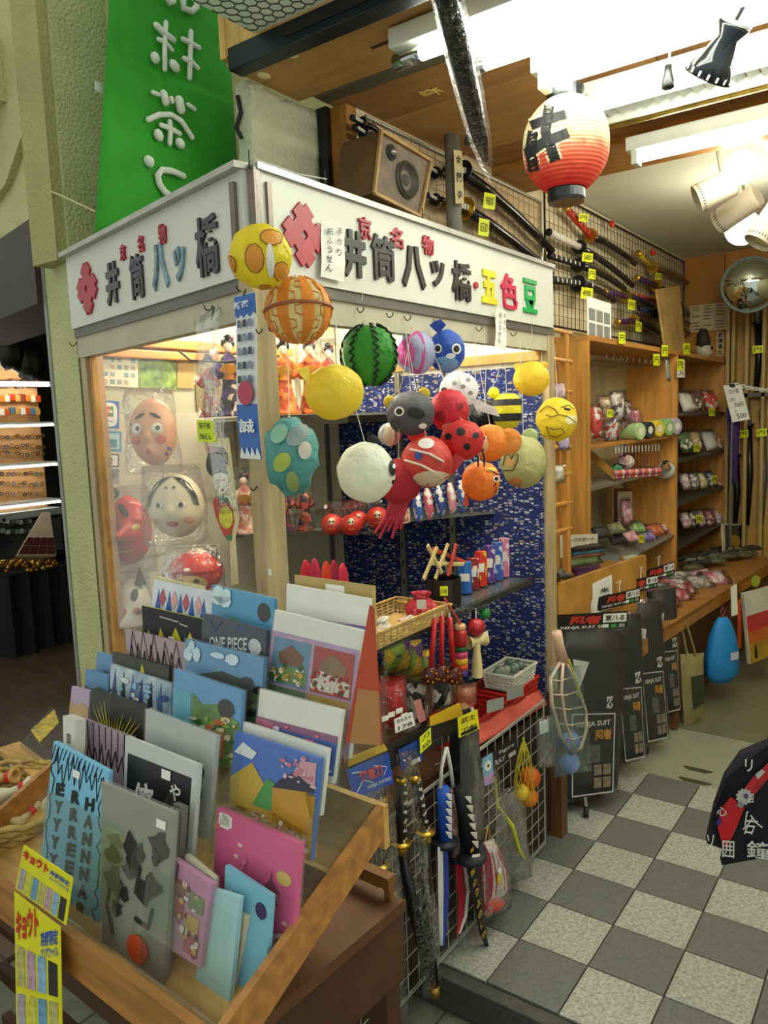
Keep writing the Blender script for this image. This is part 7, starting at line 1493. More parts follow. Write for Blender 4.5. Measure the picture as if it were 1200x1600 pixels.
animal(962, 735, 11, M('1f8a5a', .6), 'green plush roll toy on the left bay second shelf', '2a9a6a'); animal(978, 722, 13, confetti(('d8d4cc', '1c1c1c', 'e0d0cc'), 40), 'black and white cow plush on the left bay second shelf', 'e0b8b8'); animal(1040, 735, 15, M('c8ccc4', .5, 0, .1), 'grey plush animal with brown head on the left bay second shelf', '8a6a4a')
blob(978, 800, 20, 40, XC_-.08, C4('c88a94', 'a85a6a', 'd8b8b8'), 'pink wrapped packet standing under the strap charms'); q = [aX(966, 815, XC_-.14), aX(988, 815, XC_-.14), aX(988, 768, XC_-.14), aX(966, 768, XC_-.14)]; B().slab(q, .006).o('picture_card', M('c8c4b4', .5), None, 'pale card with red frame behind the pink packet', 'card'); B().slab([mean(q)+(p-mean(q))*1.2-V((.008, 0, 0)) for p in q], .006).o('red_board', M('6a2018', .5), None, 'dark red board behind the pale card', 'board')
for i, (px, py, cs, nm_) in enumerate(((940, 832, ('2a2624', '3a3430'), 'black'), (962, 825, ('6a6a4a', '8a8a5a'), 'olive'), (965, 842, ('1f1c1c', '2f2a2a'), 'dark leather'), (985, 838, ('c88a9a', 'd8a8b4'), 'pink'), (995, 825, ('6a8a4a', '9ab07a'), 'green'), (1010, 836, ('7a6aa8', '9a8ac0'), 'lilac'), (1024, 828, ('c8583a', 'd88a5a'), 'orange'), (1040, 824, ('a85a5a', 'd8c0b8'), 'checked red'))):
    blob(px, py, 34, 22, XC_-.06, C4(*cs), nm_+' cloth pouch on the slanted lower shelf of the left bay', 'pouch', 'cloth_pouch', 'pouches on the slanted left bay shelf', .03, i % 2 == 0, N_=V((.6, -.3, .7)))
ro = ((628, ((1072, 'd8d4c4', 'white'), (1085, '6a4a34', 'brown'), (1110, 'c8483a', 'coral'))), (690, ((1070, '4a6a34', 'green'), (1085, 'b89a6a', 'tan'), (1108, 'c8c8c0', 'clear grey'), (1124, 'b88a6a', 'peach'))), (752, ((1070, 'c8a0a8', 'rose'), (1083, '8a7a8a', 'mauve'), (1096, 'b8b85a', 'lime'), (1110, '5a6a8a', 'slate'), (1124, '8a5a5a', 'brick'))), (812, ((1070, 'c08a94', 'pink'), (1082, '3a3436', 'charcoal'), (1094, 'b89a9a', 'dusty pink'), (1107, 'a85a5a', 'red'), (1122, 'c89aa0', 'pale rose'))))
for j, (py, L) in enumerate(ro):
    for i, (px, c, nm_) in enumerate(L):
        blob(px, py-i*1.0, 26 if j < 2 else 16, 34 if j < 2 else 28, XC_-.04, confetti((c, c, 'd8d0c8'), 50), nm_+' wrapped pouch on the '+('top', 'second', 'third', 'lowest')[j]+' slanted shelf of the right bay', 'pouch', 'wrapped_pouch', 'wrapped pouches in the right bay', .05, True, 17*j+i+1, V((.75, -.45, .45)))
for i, (px, py) in enumerate(((1112, 644), (1088, 700), (1116, 749), (1092, 811), (1002, 842), (953, 646))):
    q = [aX(px-4, py+6, XC_+.015), aX(px+5, py+6, XC_+.015), aX(px+5, py-6, XC_+.015), aX(px-4, py-6, XC_+.015)]; ytag(q, ('tiny yellow price tag on the top right bay shelf', 'tiny yellow price tag on the second right bay shelf', 'tiny yellow price tag on the third right bay shelf', 'tiny yellow price tag on the lowest right bay shelf', 'tiny yellow price tag among the cloth pouches', 'yellow tag on the stuffed charms')[i], ('円',))
for i, (px, py) in enumerate(((1026, 562), (1039, 548), (1063, 570), (972, 528), (1073, 545))):
    q = [aX(px-5, py+9, XC_+.012), aX(px+5, py+9, XC_+.012), aX(px+5, py-9, XC_+.012), aX(px-5, py-9, XC_+.012)]; ytag(q, ('yellow tag left of the centre on the cabinet top edge', 'yellow tag above the cabinet divider', 'yellow tag right of the divider on the cabinet edge', 'yellow handwritten tag beside the sketch sheet', 'yellow tag under the long cardboard piece')[i], ('円',))
# things on the cabinet top
q = [aX(918, 527, XC_-.02), aX(955, 534, XC_-.02), aX(955, 475, XC_-.08), aX(917, 462, XC_-.08)]; t = thing('sketch_sheet', mean(q[:2]), 'white sheet of sword sketches standing on the cabinet top', 'poster'); B().slab(q, .001).o('sheet', PAPERW, t)
for j in range(2):
    for i in range(3): print_on(q, .06+i*.31, .06+j*.36, .32+i*.31, .36+j*.36, M('b8bab8', .6, 0, .5, 120, col2='6a6c6a'), t, 'sketch')
q = [aX(1043, 565, XC_-.08), aX(1072, 560, XC_-.08), aX(1062, 446, XC_-.14), aX(1026, 452, XC_-.14)]; B().slab(q, .01).o('cardboard_strip', wood('b5965c', .7, .6), None, 'long strip of cardboard leaning on the cabinet top', 'cardboard')
# cat figurine with round board
c = aX(1100, 558, XC_-.06); k = pxm(c); c.z = ZC+.022; t = thing('animal_figurine', c, 'dark haired and white furry animal figurine on the cabinet top corner', 'figurine'); B().ball(c+UZ*12*k, (13*k, 15*k, 12*k), 14, 10, jit=.2).o('body', M('b8b4a4', .8, 0, .3, 80), t, smooth=True); B().ball(c+UZ*28*k-V((0, 6*k, 0)), (10*k, 11*k, 16*k), 14, 10, jit=.3).o('dark_hood', M('2a241c', .7), t, smooth=True); B().lathe([(0, 0), (17*k, .0), (17*k, .006), (0, .006)], 24, c+UZ*24*k+V((-.04, 0, 0)), UZ, V((.9, -.4, 0))).o('round_board', M('a87a34', .5), t)
B().lathe([(0, 0), (3*k, .002)], 10, c+UZ*14*k+V((13*k, -7*k, 0)), UZ, V((.9, -.4, 0))).o('eye', BLK, t)
q = [aX(1058, 590, XC_+.01), aX(1070, 590, XC_+.01), aX(1070, 562, XC_+.01), aX(1058, 562, XC_+.01)]; t = ytag(q, 'white note card hanging on the cabinet divider', ('刀', '入'), PAPERW, 'note_card'); blob(1043, 578, 9, 34, XC_+.01, M('8a8a84', .3), 'grey wrapped charm hanging left of the note card', 'charm', 'hanging_charm', None, .01)
# narrow ladder rack beside the right post
lr_ = thing('ladder_rack', (-.16, .9, 1.0), 'narrow honey coloured wooden rack with rungs beside the right post', 'rack'); XL = -.20
za, zb_ = aX(862, 512, XL).z, aX(862, 850, XL).z
for px in (858, 883): p = aX(px, 600, XL); B().bar((XL, p.y, .0), (XL, p.y, za), .02, .03).o('upright', CW1, lr_)
for py in (514, 560, 610, 700, 745, 792, 835): p = aX(855, py, XL); q_ = aX(890, py+4, XL); B().cyl((XL+.004, p.y, p.z), (XL+.004, q_.y, p.z-.004), .008, n=10).o('rung', CW1, lr_)
B().box((XL-.03, aX(872, 600, XL).y, .9), (.012, .12, 1.6)).o('back', wood('b8823a', .6), lr_)
for i, (px, py, cs) in enumerate(((874, 612, ('c8a0b0', 'd8c8d0')), (880, 690, ('a89ac0', 'c8c0d8')), (872, 740, ('d8d0c0', 'b8b0a0')))): blob(px, py, 22, 26, XL+.02, C4(*cs), ('pink', 'lilac', 'cream')[i]+' small pouch tucked on the ladder rack', 'pouch', 'small_pouch', None, .03)
# --- counter
cq_ = [aZ(1040, 985, .52), aZ(1199, 886, .52)]; CD = (cq_[1]-cq_[0]).normalized(); 
ct = thing('goods_counter', (-.2, 2.5, 0), 'long low wooden counter heaped with wrapped goods in front of the cabinet', 'counter')
A_ = cq_[0]-CD*.75; E_ = cq_[1]+CD*.25
b = B(); b.slab([V((A_.x, A_.y, .47)), V((E_.x, E_.y, .47)), V((E_.x, E_.y, .53)), V((A_.x, A_.y, .53))], .02); b.o('front_edge', wood('a8742f', .6, .4), ct)
b = B(); tp_ = [V((A_.x, A_.y, .535)), V((E_.x, E_.y, .535)), V((XW+.3, E_.y, .535)), V((XW+.3, A_.y, .535))]; b.slab(tp_, .02); b.o('top_board', wood('a5743a', .6, .45), ct)
b = B(); b.slab([V((A_.x-.03, A_.y, .02)), V((E_.x-.12, E_.y, .02)), V((E_.x-.12, E_.y, .49)), V((A_.x-.03, A_.y, .49))], .02); b.o('front_panel', wood('5a3d22', .5, .5), ct)
for f_ in (.05, .35, .65, .95): p = A_.lerp(E_, f_); B().bar((p.x-.02, p.y, .01), (p.x-.02, p.y, .48), .03, .03).o('leg', wood('6a4526', .5), ct)
# wooden box with pouches left on the counter
bx = thing('wooden_box', aX(925, 960, -.14), 'wooden counter box with cloth pouches and a handwritten paper on its side', 'box')
BA, BE = aX(872, 908, -.17), aX(1010, 872, -.07); zt_ = (BA.z+BE.z)/2; bx.location = V((-.2, 1.1, 0)); BXW = wood('b5843c', .62, .45)
BA.z = BE.z = zt_; DZ = V((0, 0, zt_-.30)); BK = V((-.26, .02, 0))
B().slab([BA-DZ, BE-DZ, BE, BA], .02).o('front', BXW, bx); B().slab([BA-DZ+BK, BA-DZ, BA, BA+BK], .02).o('side', BXW, bx); B().slab([BA-UZ*.04+BK*.1, BE-UZ*.04+BK*.1, BE+BK-UZ*.04, BA+BK-UZ*.04], .02).o('top', wood('9a6a30', .6), bx)
for p in (BA, BE): B().bar((p.x-.03, p.y+.01, .005), (p.x-.03, p.y+.01, .31), .03).o('leg', wood('6a4526', .5), bx)
BN = (BE-BA).cross(UZ).normalized()*.004; q = [aP(x, y, BA+BN, BN) for x, y in ((926, 960), (958, 950), (956, 898), (926, 912))]; t = thing('price_paper', mean(q[:2]), 'white handwritten paper hanging on the wooden counter box', 'paper slip'); B().slab(q, .001).o('sheet', PAPERW, t); text_on(q, vert('御朱印帳', .6, .85, .22, (.45, .17)), BLACK, t, 'lettering', .03)
q = [aX(874, 872, -.26), aX(934, 866, -.26), aX(934, 834, -.27), aX(874, 836, -.27)]; t = thing('notice_card', mean(q[:2]), 'white notice card standing behind the stacked pouches', 'card'); B().slab(q, .002).o('sheet', M('c9c6b4', .6), t); text_on(q, [('マークのポーチ', .5, .75, (.8, .2))], BLACK, t)
for i, (px, py, wp, hp, cs) in enumerate(((918, 856, 66, 9, ('3a2a24', '2a201c')), (918, 862, 66, 8, ('3a6a8a', '4a7a9a')), (917, 868, 68, 8, ('7a4a34', '8a5a44')), (912, 878, 70, 14, ('4a5a34', '5a6a44')), (918, 892, 56, 22, ('5a2a5a', '6a3468')), (880, 896, 26, 22, ('4a4a44', '6a6a60')), (960, 884, 40, 14, ('c88a94', 'd8a8b0')), (985, 872, 40, 10, ('8ab0b4', 'c8a05a')))):
    t = blob(px, py, wp, hp, -.19-.004*i, C4(*cs), ('dark brown', 'blue', 'reddish brown', 'olive', 'purple', 'grey', 'pink', 'pale blue')[i]+' cloth pouch lying on the wooden counter box', 'pouch', 'cloth_pouch', 'pouches on the counter box', .03, False, N_=V((.5, -.3, .8)))
# heaps on the counter
rr = random.Random(21)
for i in range(20):
    f = rr.random(); px = 1012+f*100+rr.uniform(-8, 8); py = 950-f*45+rr.uniform(-32, 4); cs = (('c88a94', 'd8b0b4', 'a83a3a'), ('b8342e', 'c85a4a', 'd8c8c0'), ('d89aa8', 'c86a7a', 'd8d0d0'), ('b8b0a8', 'd0c8c0', '8a8a84'))[i % 4]
    p = aZ(px, py, .56); blob(px, py, 44, 26, p.x, C4(*cs), ('pink', 'red', 'rose', 'pale')[i % 4]+' wrapped cloth packet in the heap on the counter', 'packet', 'cloth_packet', 'wrapped packets heaped on the counter', .05, True, i+40, V((.4, -.4, .85)))
for i in range(16):
    px = 1075+i*6.2+rr.uniform(-3, 3); py = 880-i*1.6+rr.uniform(-10, 8); p = aZ(px, py, .62); blob(px, py, 40, 12, p.x-.05, C4(*(('2a2a26', '3a3a34'), ('6a6a4a', '4a4a3a'), ('1c1c1c', '8a8a70'))[i % 3]), ('black', 'olive', 'dark grey')[i % 3]+' folded belt packet in the dark heap at the counter end', 'packet', 'belt_packet', 'dark packets heaped at the counter end', .03, i % 2 == 0, i+80, V((.3, -.3, .9)))
q = [aX(1130, 862, -.15), aX(1194, 866, -.15), aX(1196, 820, -.16), aX(1128, 818, -.16)]; t = thing('picture_sign', mean(q[:2]), 'dark picture sign with golden crest and brush writing on the counter end', 'sign'); B().slab(q, .006).o('board', M('d8d4c4', .5), t); print_on(q, .05, .08, .97, .95, M('2a2420', .4, 0, .3, 12), t); poly_on(q, [(.25+(.13 if k % 2 else .1)*math.cos(k*.314), .38+(.26 if k % 2 else .2)*math.sin(k*.314)) for k in range(20)], M('b8983a', .5), t, 'crest', .0014); text_on(q, vert('龍馬', .57, .7, .35, (.12, .28)), M('e0dcd4'), t, 'lettering', .03, .0016); poly_on(q, [(.75, .1), (.72, .5), (.8, .6), (.82, .75), (.88, .75), (.9, .6), (.97, .45), (.95, .1)], M('5a4a3a', .5), t, 'printed_figure', .0014)
# ================================================================== SPEAKER, PIPE, SWORD WALL
sf = [aX(x, y, -.40) for x, y in ((583, 302), (655, 338), (672, 252), (594, 205))]      # front face bl,br,tr,tl
sp_ = thing('loudspeaker', mean(sf[:2])-V((.08, .02, 0)), 'old wooden box loudspeaker standing tilted on the booth roof', 'loudspeaker')
sn = (sf[1]-sf[0]).cross(sf[3]-sf[0]).normalized(); SD = .14
sf = [p-sn*.0 for p in sf]; WS = wood('5f4526', .55, .5); 
B().slab(sf, SD).o('cabinet_box', WS, sp_)
ctr = mean(sf); inn = [ctr+(p-ctr)*.90+sn*.001 for p in sf]; B().slab(inn, .004).o('baffle', M('77695c', .8, 0, .2, 20), sp_)
for i in range(4): B().bar(sf[i]+sn*.004, sf[(i+1) % 4]+sn*.004, .009, .009, up=sn).o('front_rim', wood('a88450', .6), sp_)
sx_, sy_ = (sf[1]-sf[0]).normalized(), (sf[3]-sf[0]).normalized()
wc = uv(sf, .58, .46)+sn*.005; wr = .047
B().lathe([(wr*1.05, 0), (wr, .004), (wr*.95, -.004), (wr*.6, -.014), (wr*.4, -.016), (wr*.3, -.010), (0, -.008)], 32, wc+sn*.010, sx_, sn).o('woofer', M('3d3833', .6), sp_, smooth=True)
B().lathe([(wr*1.12, -.004), (wr*1.12, .004), (wr*1.02, .006), (wr*1.0, -.002)], 32, wc+sn*.002, sx_, sn).o('woofer_ring', M('4b443c', .5), sp_, smooth=True)
tc_ = uv(sf, .22, .76)+sn*.004; B().lathe([(.022, 0), (.022, .004), (.018, .004), (.017, .001), (0, .001)], 24, tc_, sx_, sn).o('tweeter_ring', M('25221f', .5), sp_, smooth=True); B().ball(tc_+sn*.004, .012, 14, 10).o('tweeter_dome', M('9a9690', .15, .9), sp_, smooth=True)
# support foot so that the box rests on the roof
zr = 1.936; lo_ = min((p-sn*SD for p in sf), key=lambda p: p.z); B().box((sf[0].x-.09, (sf[0].y+sf[1].y)/2, (zr+sf[1].z-.012)/2), (.10, .12, max(.01, sf[1].z-.012-zr))).o('support_block', wood('6b4a28', .5), sp_)
# round grey pipe with paper label
pa, pb = aX(708, 212, -.46), aX(708, 372, -.46); pc_ = V((pa.x, (pa.y+pb.y)/2, 0))
pi = thing('grey_pipe', V((pc_.x, pc_.y, 1.936)), 'thick grey vertical pipe with a paper charm strip above the sign', 'pipe'); B().cyl((pc_.x, pc_.y, 1.936), (pc_.x, pc_.y, 2.422), .026, n=20).o('pipe', M('77756a', .6, 0, .08), pi, smooth=True)
q = [aX(712, 318, -.42), aX(725, 318, -.42), aX(722, 236, -.42), aX(709, 234, -.42)]; B().slab(q, .001).o('paper_strip', M('c9b98a', .6), pi); text_on(q, vert('金閣寺', .5, .82, .33, (.6, .18)), BLACK, pi, 'lettering', .03)
# wire grids on the sword wall
def wgrid(y0, y1, z0, z1, st_, X, mat, lab, r=.0014):
    t = thing('sword_grid', (X, (y0+y1)/2, z0), lab, 'wire grid'); b = B(); y = y0
    while y <= y1: b.cyl((X, y, z0), (X, y, z1), r, n=4); y += st_
    z = z0
    while z <= z1: b.cyl((X+.002, y0, z), (X+.002, y1, z), r, n=4); z += st_
    b.o('wires', mat, t); b = B()
    for y in (y0, y1): b.cyl((X, y, z0), (X, y, z1), .005, n=8)
    for z in (z0, z1): b.cyl((X, y0, z), (X, y1, z), .005, n=8)
    b.o('frame', mat, t); return t
XGW = XW+.02
B().box((XW+.006, 1.0, 2.2), (.008, 1.3, .40)).o('backing_board', M('c8b088', .6, 0, .1, 4, stretch=(1, 3, 1)), None, 'pale wooden board behind the front sword grid', 'board')
wgrid(.35, 1.62, 1.97, 2.40, .05, XGW, M('8d8a7c', .4, .5), 'grey wire grid behind the pipe holding swords near the speaker')
wgrid(1.66, 3.95, 1.88, 2.47, .05, XGW, M('24241f', .4, .5), 'black wire grid along the back of the sword wall')
XSW = XW+.055
def katana(h, g_, tip, hc, sc, lab, gc=GOLD, rp=8, wrap=True, tsz=1.9):
    H, G, T_ = aX(*h, XSW), aX(*g_, XSW), aX(*tip, XSW); k = pxm(G); r = rp*k*.85
    t = thing('samurai_sword', V((G.x, G.y, min(T_.z, H.z))), lab, 'sword', None)
    B().tube([H, H.lerp(G, .5), G], [r*.85, r*.8, r*.85], 10).o('hilt', M(hc, .6, 0, .15, 60), t, smooth=True)
    if wrap:
        b = B(); n = 6; d_ = (G-H).normalized()
        for i in range(n): b.box(H.lerp(G, (i+.6)/n)+V((r*.82, 0, 0)), (r*.5, r*.9, .0025), d_, V((0, -d_.z, d_.y))+V((0, .4, .4)))
        b.o('hilt_wrap', M('d8d4c8' if hc in ('1a1a1c', 'd8d4cc') else '2a2420', .5), t)
    d_ = (T_-G).normalized(); B().lathe([(0, -.003), (r*tsz, -.003), (r*tsz, .003), (0, .003)], 18, G, V((1, 0, 0)), d_).o('guard', gc, t, smooth=False)
    B().tube([H, H+(H-G).normalized()*.008], [r*.95, r*.9], 10).o('pommel', gc, t, smooth=True)
    mid = G.lerp(T_, .5)+V((0, .02, .012)); B().tube([G, G.lerp(mid, .5)+V((0, .004, .005)), mid, mid.lerp(T_, .5)+V((0, .004, .003)), T_], [r*.95, r*.95, r*.9, r*.88, r*.8], 10).o('scabbard', M(sc, .22, 0, .1), t, smooth=True)
    b = B()
    for f in (.25, .8): p = G.lerp(T_, f); b.tube([p+V((r*1.3, 0, .02)), p+V((r*1.4, 0, 0)), p+V((0, .004, -r*1.5)), V((XGW, p.y, p.z-.01))], .0015, 5)
    b.o('wire_holder', CHROME, t); return t
KT = [((700, 268), (722, 268), (862, 392), '1a1a1c', '151517', 'large black sword running from the pipe, upper of the two', 11), ((700, 318), (726, 326), (860, 428), '1a1a1c', '17171a', 'large black sword with brass guard running from the pipe, lower of the two', 11),
      ((885, 326), (922, 368), (992, 412), 'c83a24', '1a1a1c', 'sword with bright red hilt and dark scabbard', 7), ((858, 363), (905, 386), (988, 446), 'd8d4cc', '1c1c20', 'sword with white wrapped hilt', 7), ((860, 400), (904, 414), (976, 452), '1a1a1c', '1a1a1e', 'black hilted sword below the white hilted one', 7), ((862, 437), (903, 443), (958, 470), '1a1a1c', '222026', 'black sword with dark round guard, lowest of the front group', 8),
      ((998, 396), (1020, 418), (1074, 442), 'c8a82a', '6a4a2a', 'sword with golden yellow hilt on the back grid', 6), ((996, 434), (1025, 446), (1076, 490), '4a2a5a', '2c3028', 'sword with violet hilt on the back grid', 6), ((946, 457), (978, 463), (1020, 478), '4a2a5a', '3a2a4a', 'sword with violet hilt and gold guard in the middle of the grid', 6), ((992, 461), (1022, 470), (1077, 506), 'c83a24', '5a3020', 'short sword with orange red hilt on the back grid', 5), ((1000, 482), (1025, 490), (1077, 520), '2a3a6a', '3a3050', 'sword with blue hilt low on the back grid', 5), ((966, 503), (990, 501), (1030, 520), '4a2a5a', '1a1a1c', 'dagger with violet hilt low on the grid', 6),
      ((552, 185), (565, 192), (612, 232), '1a1a1c', '101012', 'black sword partly hidden above the speaker', 6), ((556, 200), (568, 208), (606, 240), '1a1a1c', '141416', 'second black sword half hidden above the speaker', 6), ((668, 262), (680, 270), (700, 284), '1a1a1c', '1a2020', 'dark green sword hilt between speaker and pipe, upper', 6), ((668, 305), (680, 312), (704, 326), '1a1a1c', '1a2020', 'dark green sword hilt between speaker and pipe, lower', 6)]
for h, g_, tip, hc, sc, lab, rp in KT: katana(h, g_, tip, hc, sc, lab, GOLD if hc in ('c8a82a', '4a2a5a') or 'brass' in lab or 'red' in lab else IRON, rp)
for i, (x0, y0, x1, y1) in enumerate(((820, 440, 857, 462), (820, 495, 858, 516))): B().tube([aX(x0, y0, XSW), aX(x1, y1, XSW)], [.018, .017], 12).box(aX(x0, y0, XW+.02), (.06, .01, .01)).o('scabbard_end', M('1a1a1c', .3), None, ('upper', 'lower')[i]+' black scabbard end poking out from behind the sign', 'scabbard', smooth=True)
for i, (px, py, wd, ht, lab) in enumerate(((765, 314, 10, 14, 'upper big sword by the pipe'), (756, 355, 9, 15, 'lower big sword by the pipe'), (912, 340, 8, 7, 'red hilted sword'), (918, 402, 9, 8, 'white hilted sword'), (925, 428, 6, 9, 'black sword scabbard'), (917, 458, 10, 10, 'lowest front sword'), (987, 476, 6, 9, 'violet hilted sword'), (998, 510, 5, 9, 'violet dagger'), (1029, 432, 5, 6, 'golden hilted sword'))):
    c = (px, py); q = [aX(px-wd, py+ht*.8, XSW+.03), aX(px+wd*.8, py+ht, XSW+.03), aX(px+wd, py-ht*.7, XSW+.03), aX(px-wd*.8, py-ht, XSW+.03)]; ytag(q, 'yellow handwritten price tag on the '+lab, (('9800', '8500', '円', '5800', '円', '4980', '円', '円', '円')[i],))
for i, (px, py) in enumerate(((625 + 315, 375), (1020, 395), (876+80, 350))): B().ball(aX(px, py, XSW), .016, 10, 8, jit=.3).o('sword_tassel', M('c8281e', .6), None, ('red cord tassel on the grid beside the red hilt', 'red cord tassel near the golden hilt', 'small red tassel high on the grid')[i], 'tassel')
# ---------------- back wall things
YBK = YB-.01
def bq_(pts): return [aY(x, y, YBK) for x, y in pts]
q = bq_(((1078, 520), (1137, 514), (1137, 472), (1078, 478))); t = thing('price_list', mean(q[:2]), 'cream printed price list on the orange back wall', 'poster'); B().slab(q, .001).o('sheet', M('d0c39a', .6), t); rr = random.Random(5)
lines_on(q, [[(u, v), (u+.2, v)] for u in (.06, .36, .68) for v in (.1, .22, .34, .46, .58, .7, .82, .92) if rr.random() < .85], .0035, M('4a4438'), t)
q = bq_(((1119, 556), (1131, 556), (1132, 520), (1120, 518))); t = thing('wall_plaque', mean(q[:2]), 'cream plaque with vertical black characters on the back wall', 'plaque'); B().slab(q, .004).o('plaque', M('cdb886', .6), t); text_on(q, vert('武運長久', .5, .87, .24, (.66, .19)), BLACK, t, 'lettering', .04)
q = bq_(((1141, 535), (1149, 533), (1150, 478), (1141, 478))); t = thing('warning_strip', mean(q[:2]), 'white strip with red vertical writing beside the sword cases', 'sign'); B().slab(q, .002).o('strip', PAPERW, t); text_on(q, vert('防犯カメラ設置', .5, .78, .12, (.7, .1)), M('c8283a'), t, 'lettering', .04)
sc_ = thing('sword_case', bq_(((1170, 700),))[0]-V((0, .05, 0)), 'wooden glass fronted cases of upright swords on the back wall', 'display case'); GP = wood('b59a5e', .6, .5, (6, 6, .5))
x0_, x1_ = aY(1142, 600, YBK).x, aY(1290, 600, YBK).x
zlo, zmid, zhi = .35, aY(1170, 618, YBK).z, aY(1170, 470, YBK).z
B().box(((x0_+x1_)/2, YBK-.01, (zlo+zhi)/2), (x1_-x0_, .02, zhi-zlo)).o('back', M('b98f4c', .6, 0, .1), sc_)
for px in (1142, 1150, 1171, 1197, 1225): X = aY(px, 600, YBK).x; B().box((X, YBK-.06, (zlo+zhi)/2), (.02, .10, zhi-zlo)).o('upright', GP, sc_)
for z in (zlo, zmid, zhi): B().box(((x0_+x1_)/2, YBK-.06, z), (x1_-x0_, .10, .025)).o('cross_rail', M('5f584c', .5), sc_)
for i, (px, y0, y1, gy) in enumerate(((1182, 475, 612, 503), (1168, 630, 820, 662), (1190, 640, 820, 672), (1148, 700, 830, 710))):
    H, G, T_ = aY(px, y0, YBK-.06), aY(px+2, gy, YBK-.06), aY(px-1, y1, YBK-.06); k = pxm(G); t = thing('samurai_sword', T_, ('black sword standing in the upper case', 'black sword standing left in the lower case', 'grey sword in a bag standing right in the lower case', 'thin dark sword standing left of the lower case')[i], 'sword')
    B().tube([H, G], [4*k, 4*k], 10).o('hilt', M('1a1a1c', .5, 0, .5, 90, col2='8a8a84'), t, smooth=True); B().tube([G, G-UZ*3*k], [8*k, 8*k], 14).o('guard', IRON, t); B().tube([G, G.lerp(T_, .5)+V((3*k, 0, 0)), T_], [5*k, 5*k, 4*k], 10).o('scabbard', M('151517' if i != 2 else '5a5a5c', .25), t, smooth=True)
for i, (px, py) in enumerate(((1184, 546), (1161, 678), (1190, 676))): q = [aY(px-8, py+7, YBK-.12), aY(px+8, py+5, YBK-.12), aY(px+8, py-7, YBK-.12), aY(px-8, py-5, YBK-.12)]; ytag(q, ('yellow tag on the upper case sword', 'yellow tag on the left lower case sword', 'yellow tag on the right lower case sword')[i], ('円',))
# chain with price card and purple cloth
CH = 3.6
pa = aY(1145, 600, CH); pb = aY(1260, 604, CH); ch = thing('plastic_chain', pb, 'white plastic chain strung before the sword cases', 'chain')
B().bar((pa.x, CH, .0), (pa.x, CH, pa.z+.02), .012).o('post', STEEL, ch)
for i in range(22):
    p = pa.lerp(pb, i/22)-UZ*.03*math.sin(math.pi*i/22); d_ = (pb-pa).normalized(); n_ = UZ if i % 2 else V((0, 1, 0)); B().tube([p+d_*(.02*math.cos(a))+n_*(.01*math.sin(a)) for a in [k*math.pi/5 for k in range(10)]], .0035, 5, closed=True).o('link', M('e0e0d8', .5), ch)
q = [aY(1144, 660, CH-.02), aY(1172, 655, CH-.02), aY(1158, 602, CH-.02), aY(1130, 602, CH-.02)]; t = thing('price_card', mean(q[:2]), 'white handwritten price card clipped on the plastic chain', 'price card'); B().slab(q, .002).o('card', PAPERW, t); text_on(q, [('刀小型', .5, .83, (.55, .12)), ('(大)', .35, .6, (.3, .12)), ('700円', .62, .45, (.5, .13)), ('小', .35, .28, (.15, .1)), ('500', .6, .14, (.5, .13))], BLACK, t, 'lettering', .015); print_on(q, .35, .94, .65, 1.04, BLACK, t, 'clip', .002, .003)
pq = [aY(1142, 758, CH+.03), aY(1152, 758, CH+.03), aY(1158, 650, CH+.03), aY(1134, 635, CH+.03)]; B().sheet(pq, 8, 10, lambda u, v: .02*math.sin(u*14), .004).o('purple_cloth', M('3c2360', .8), None, 'dark violet cloth hanging behind the price card', 'cloth', smooth=True)
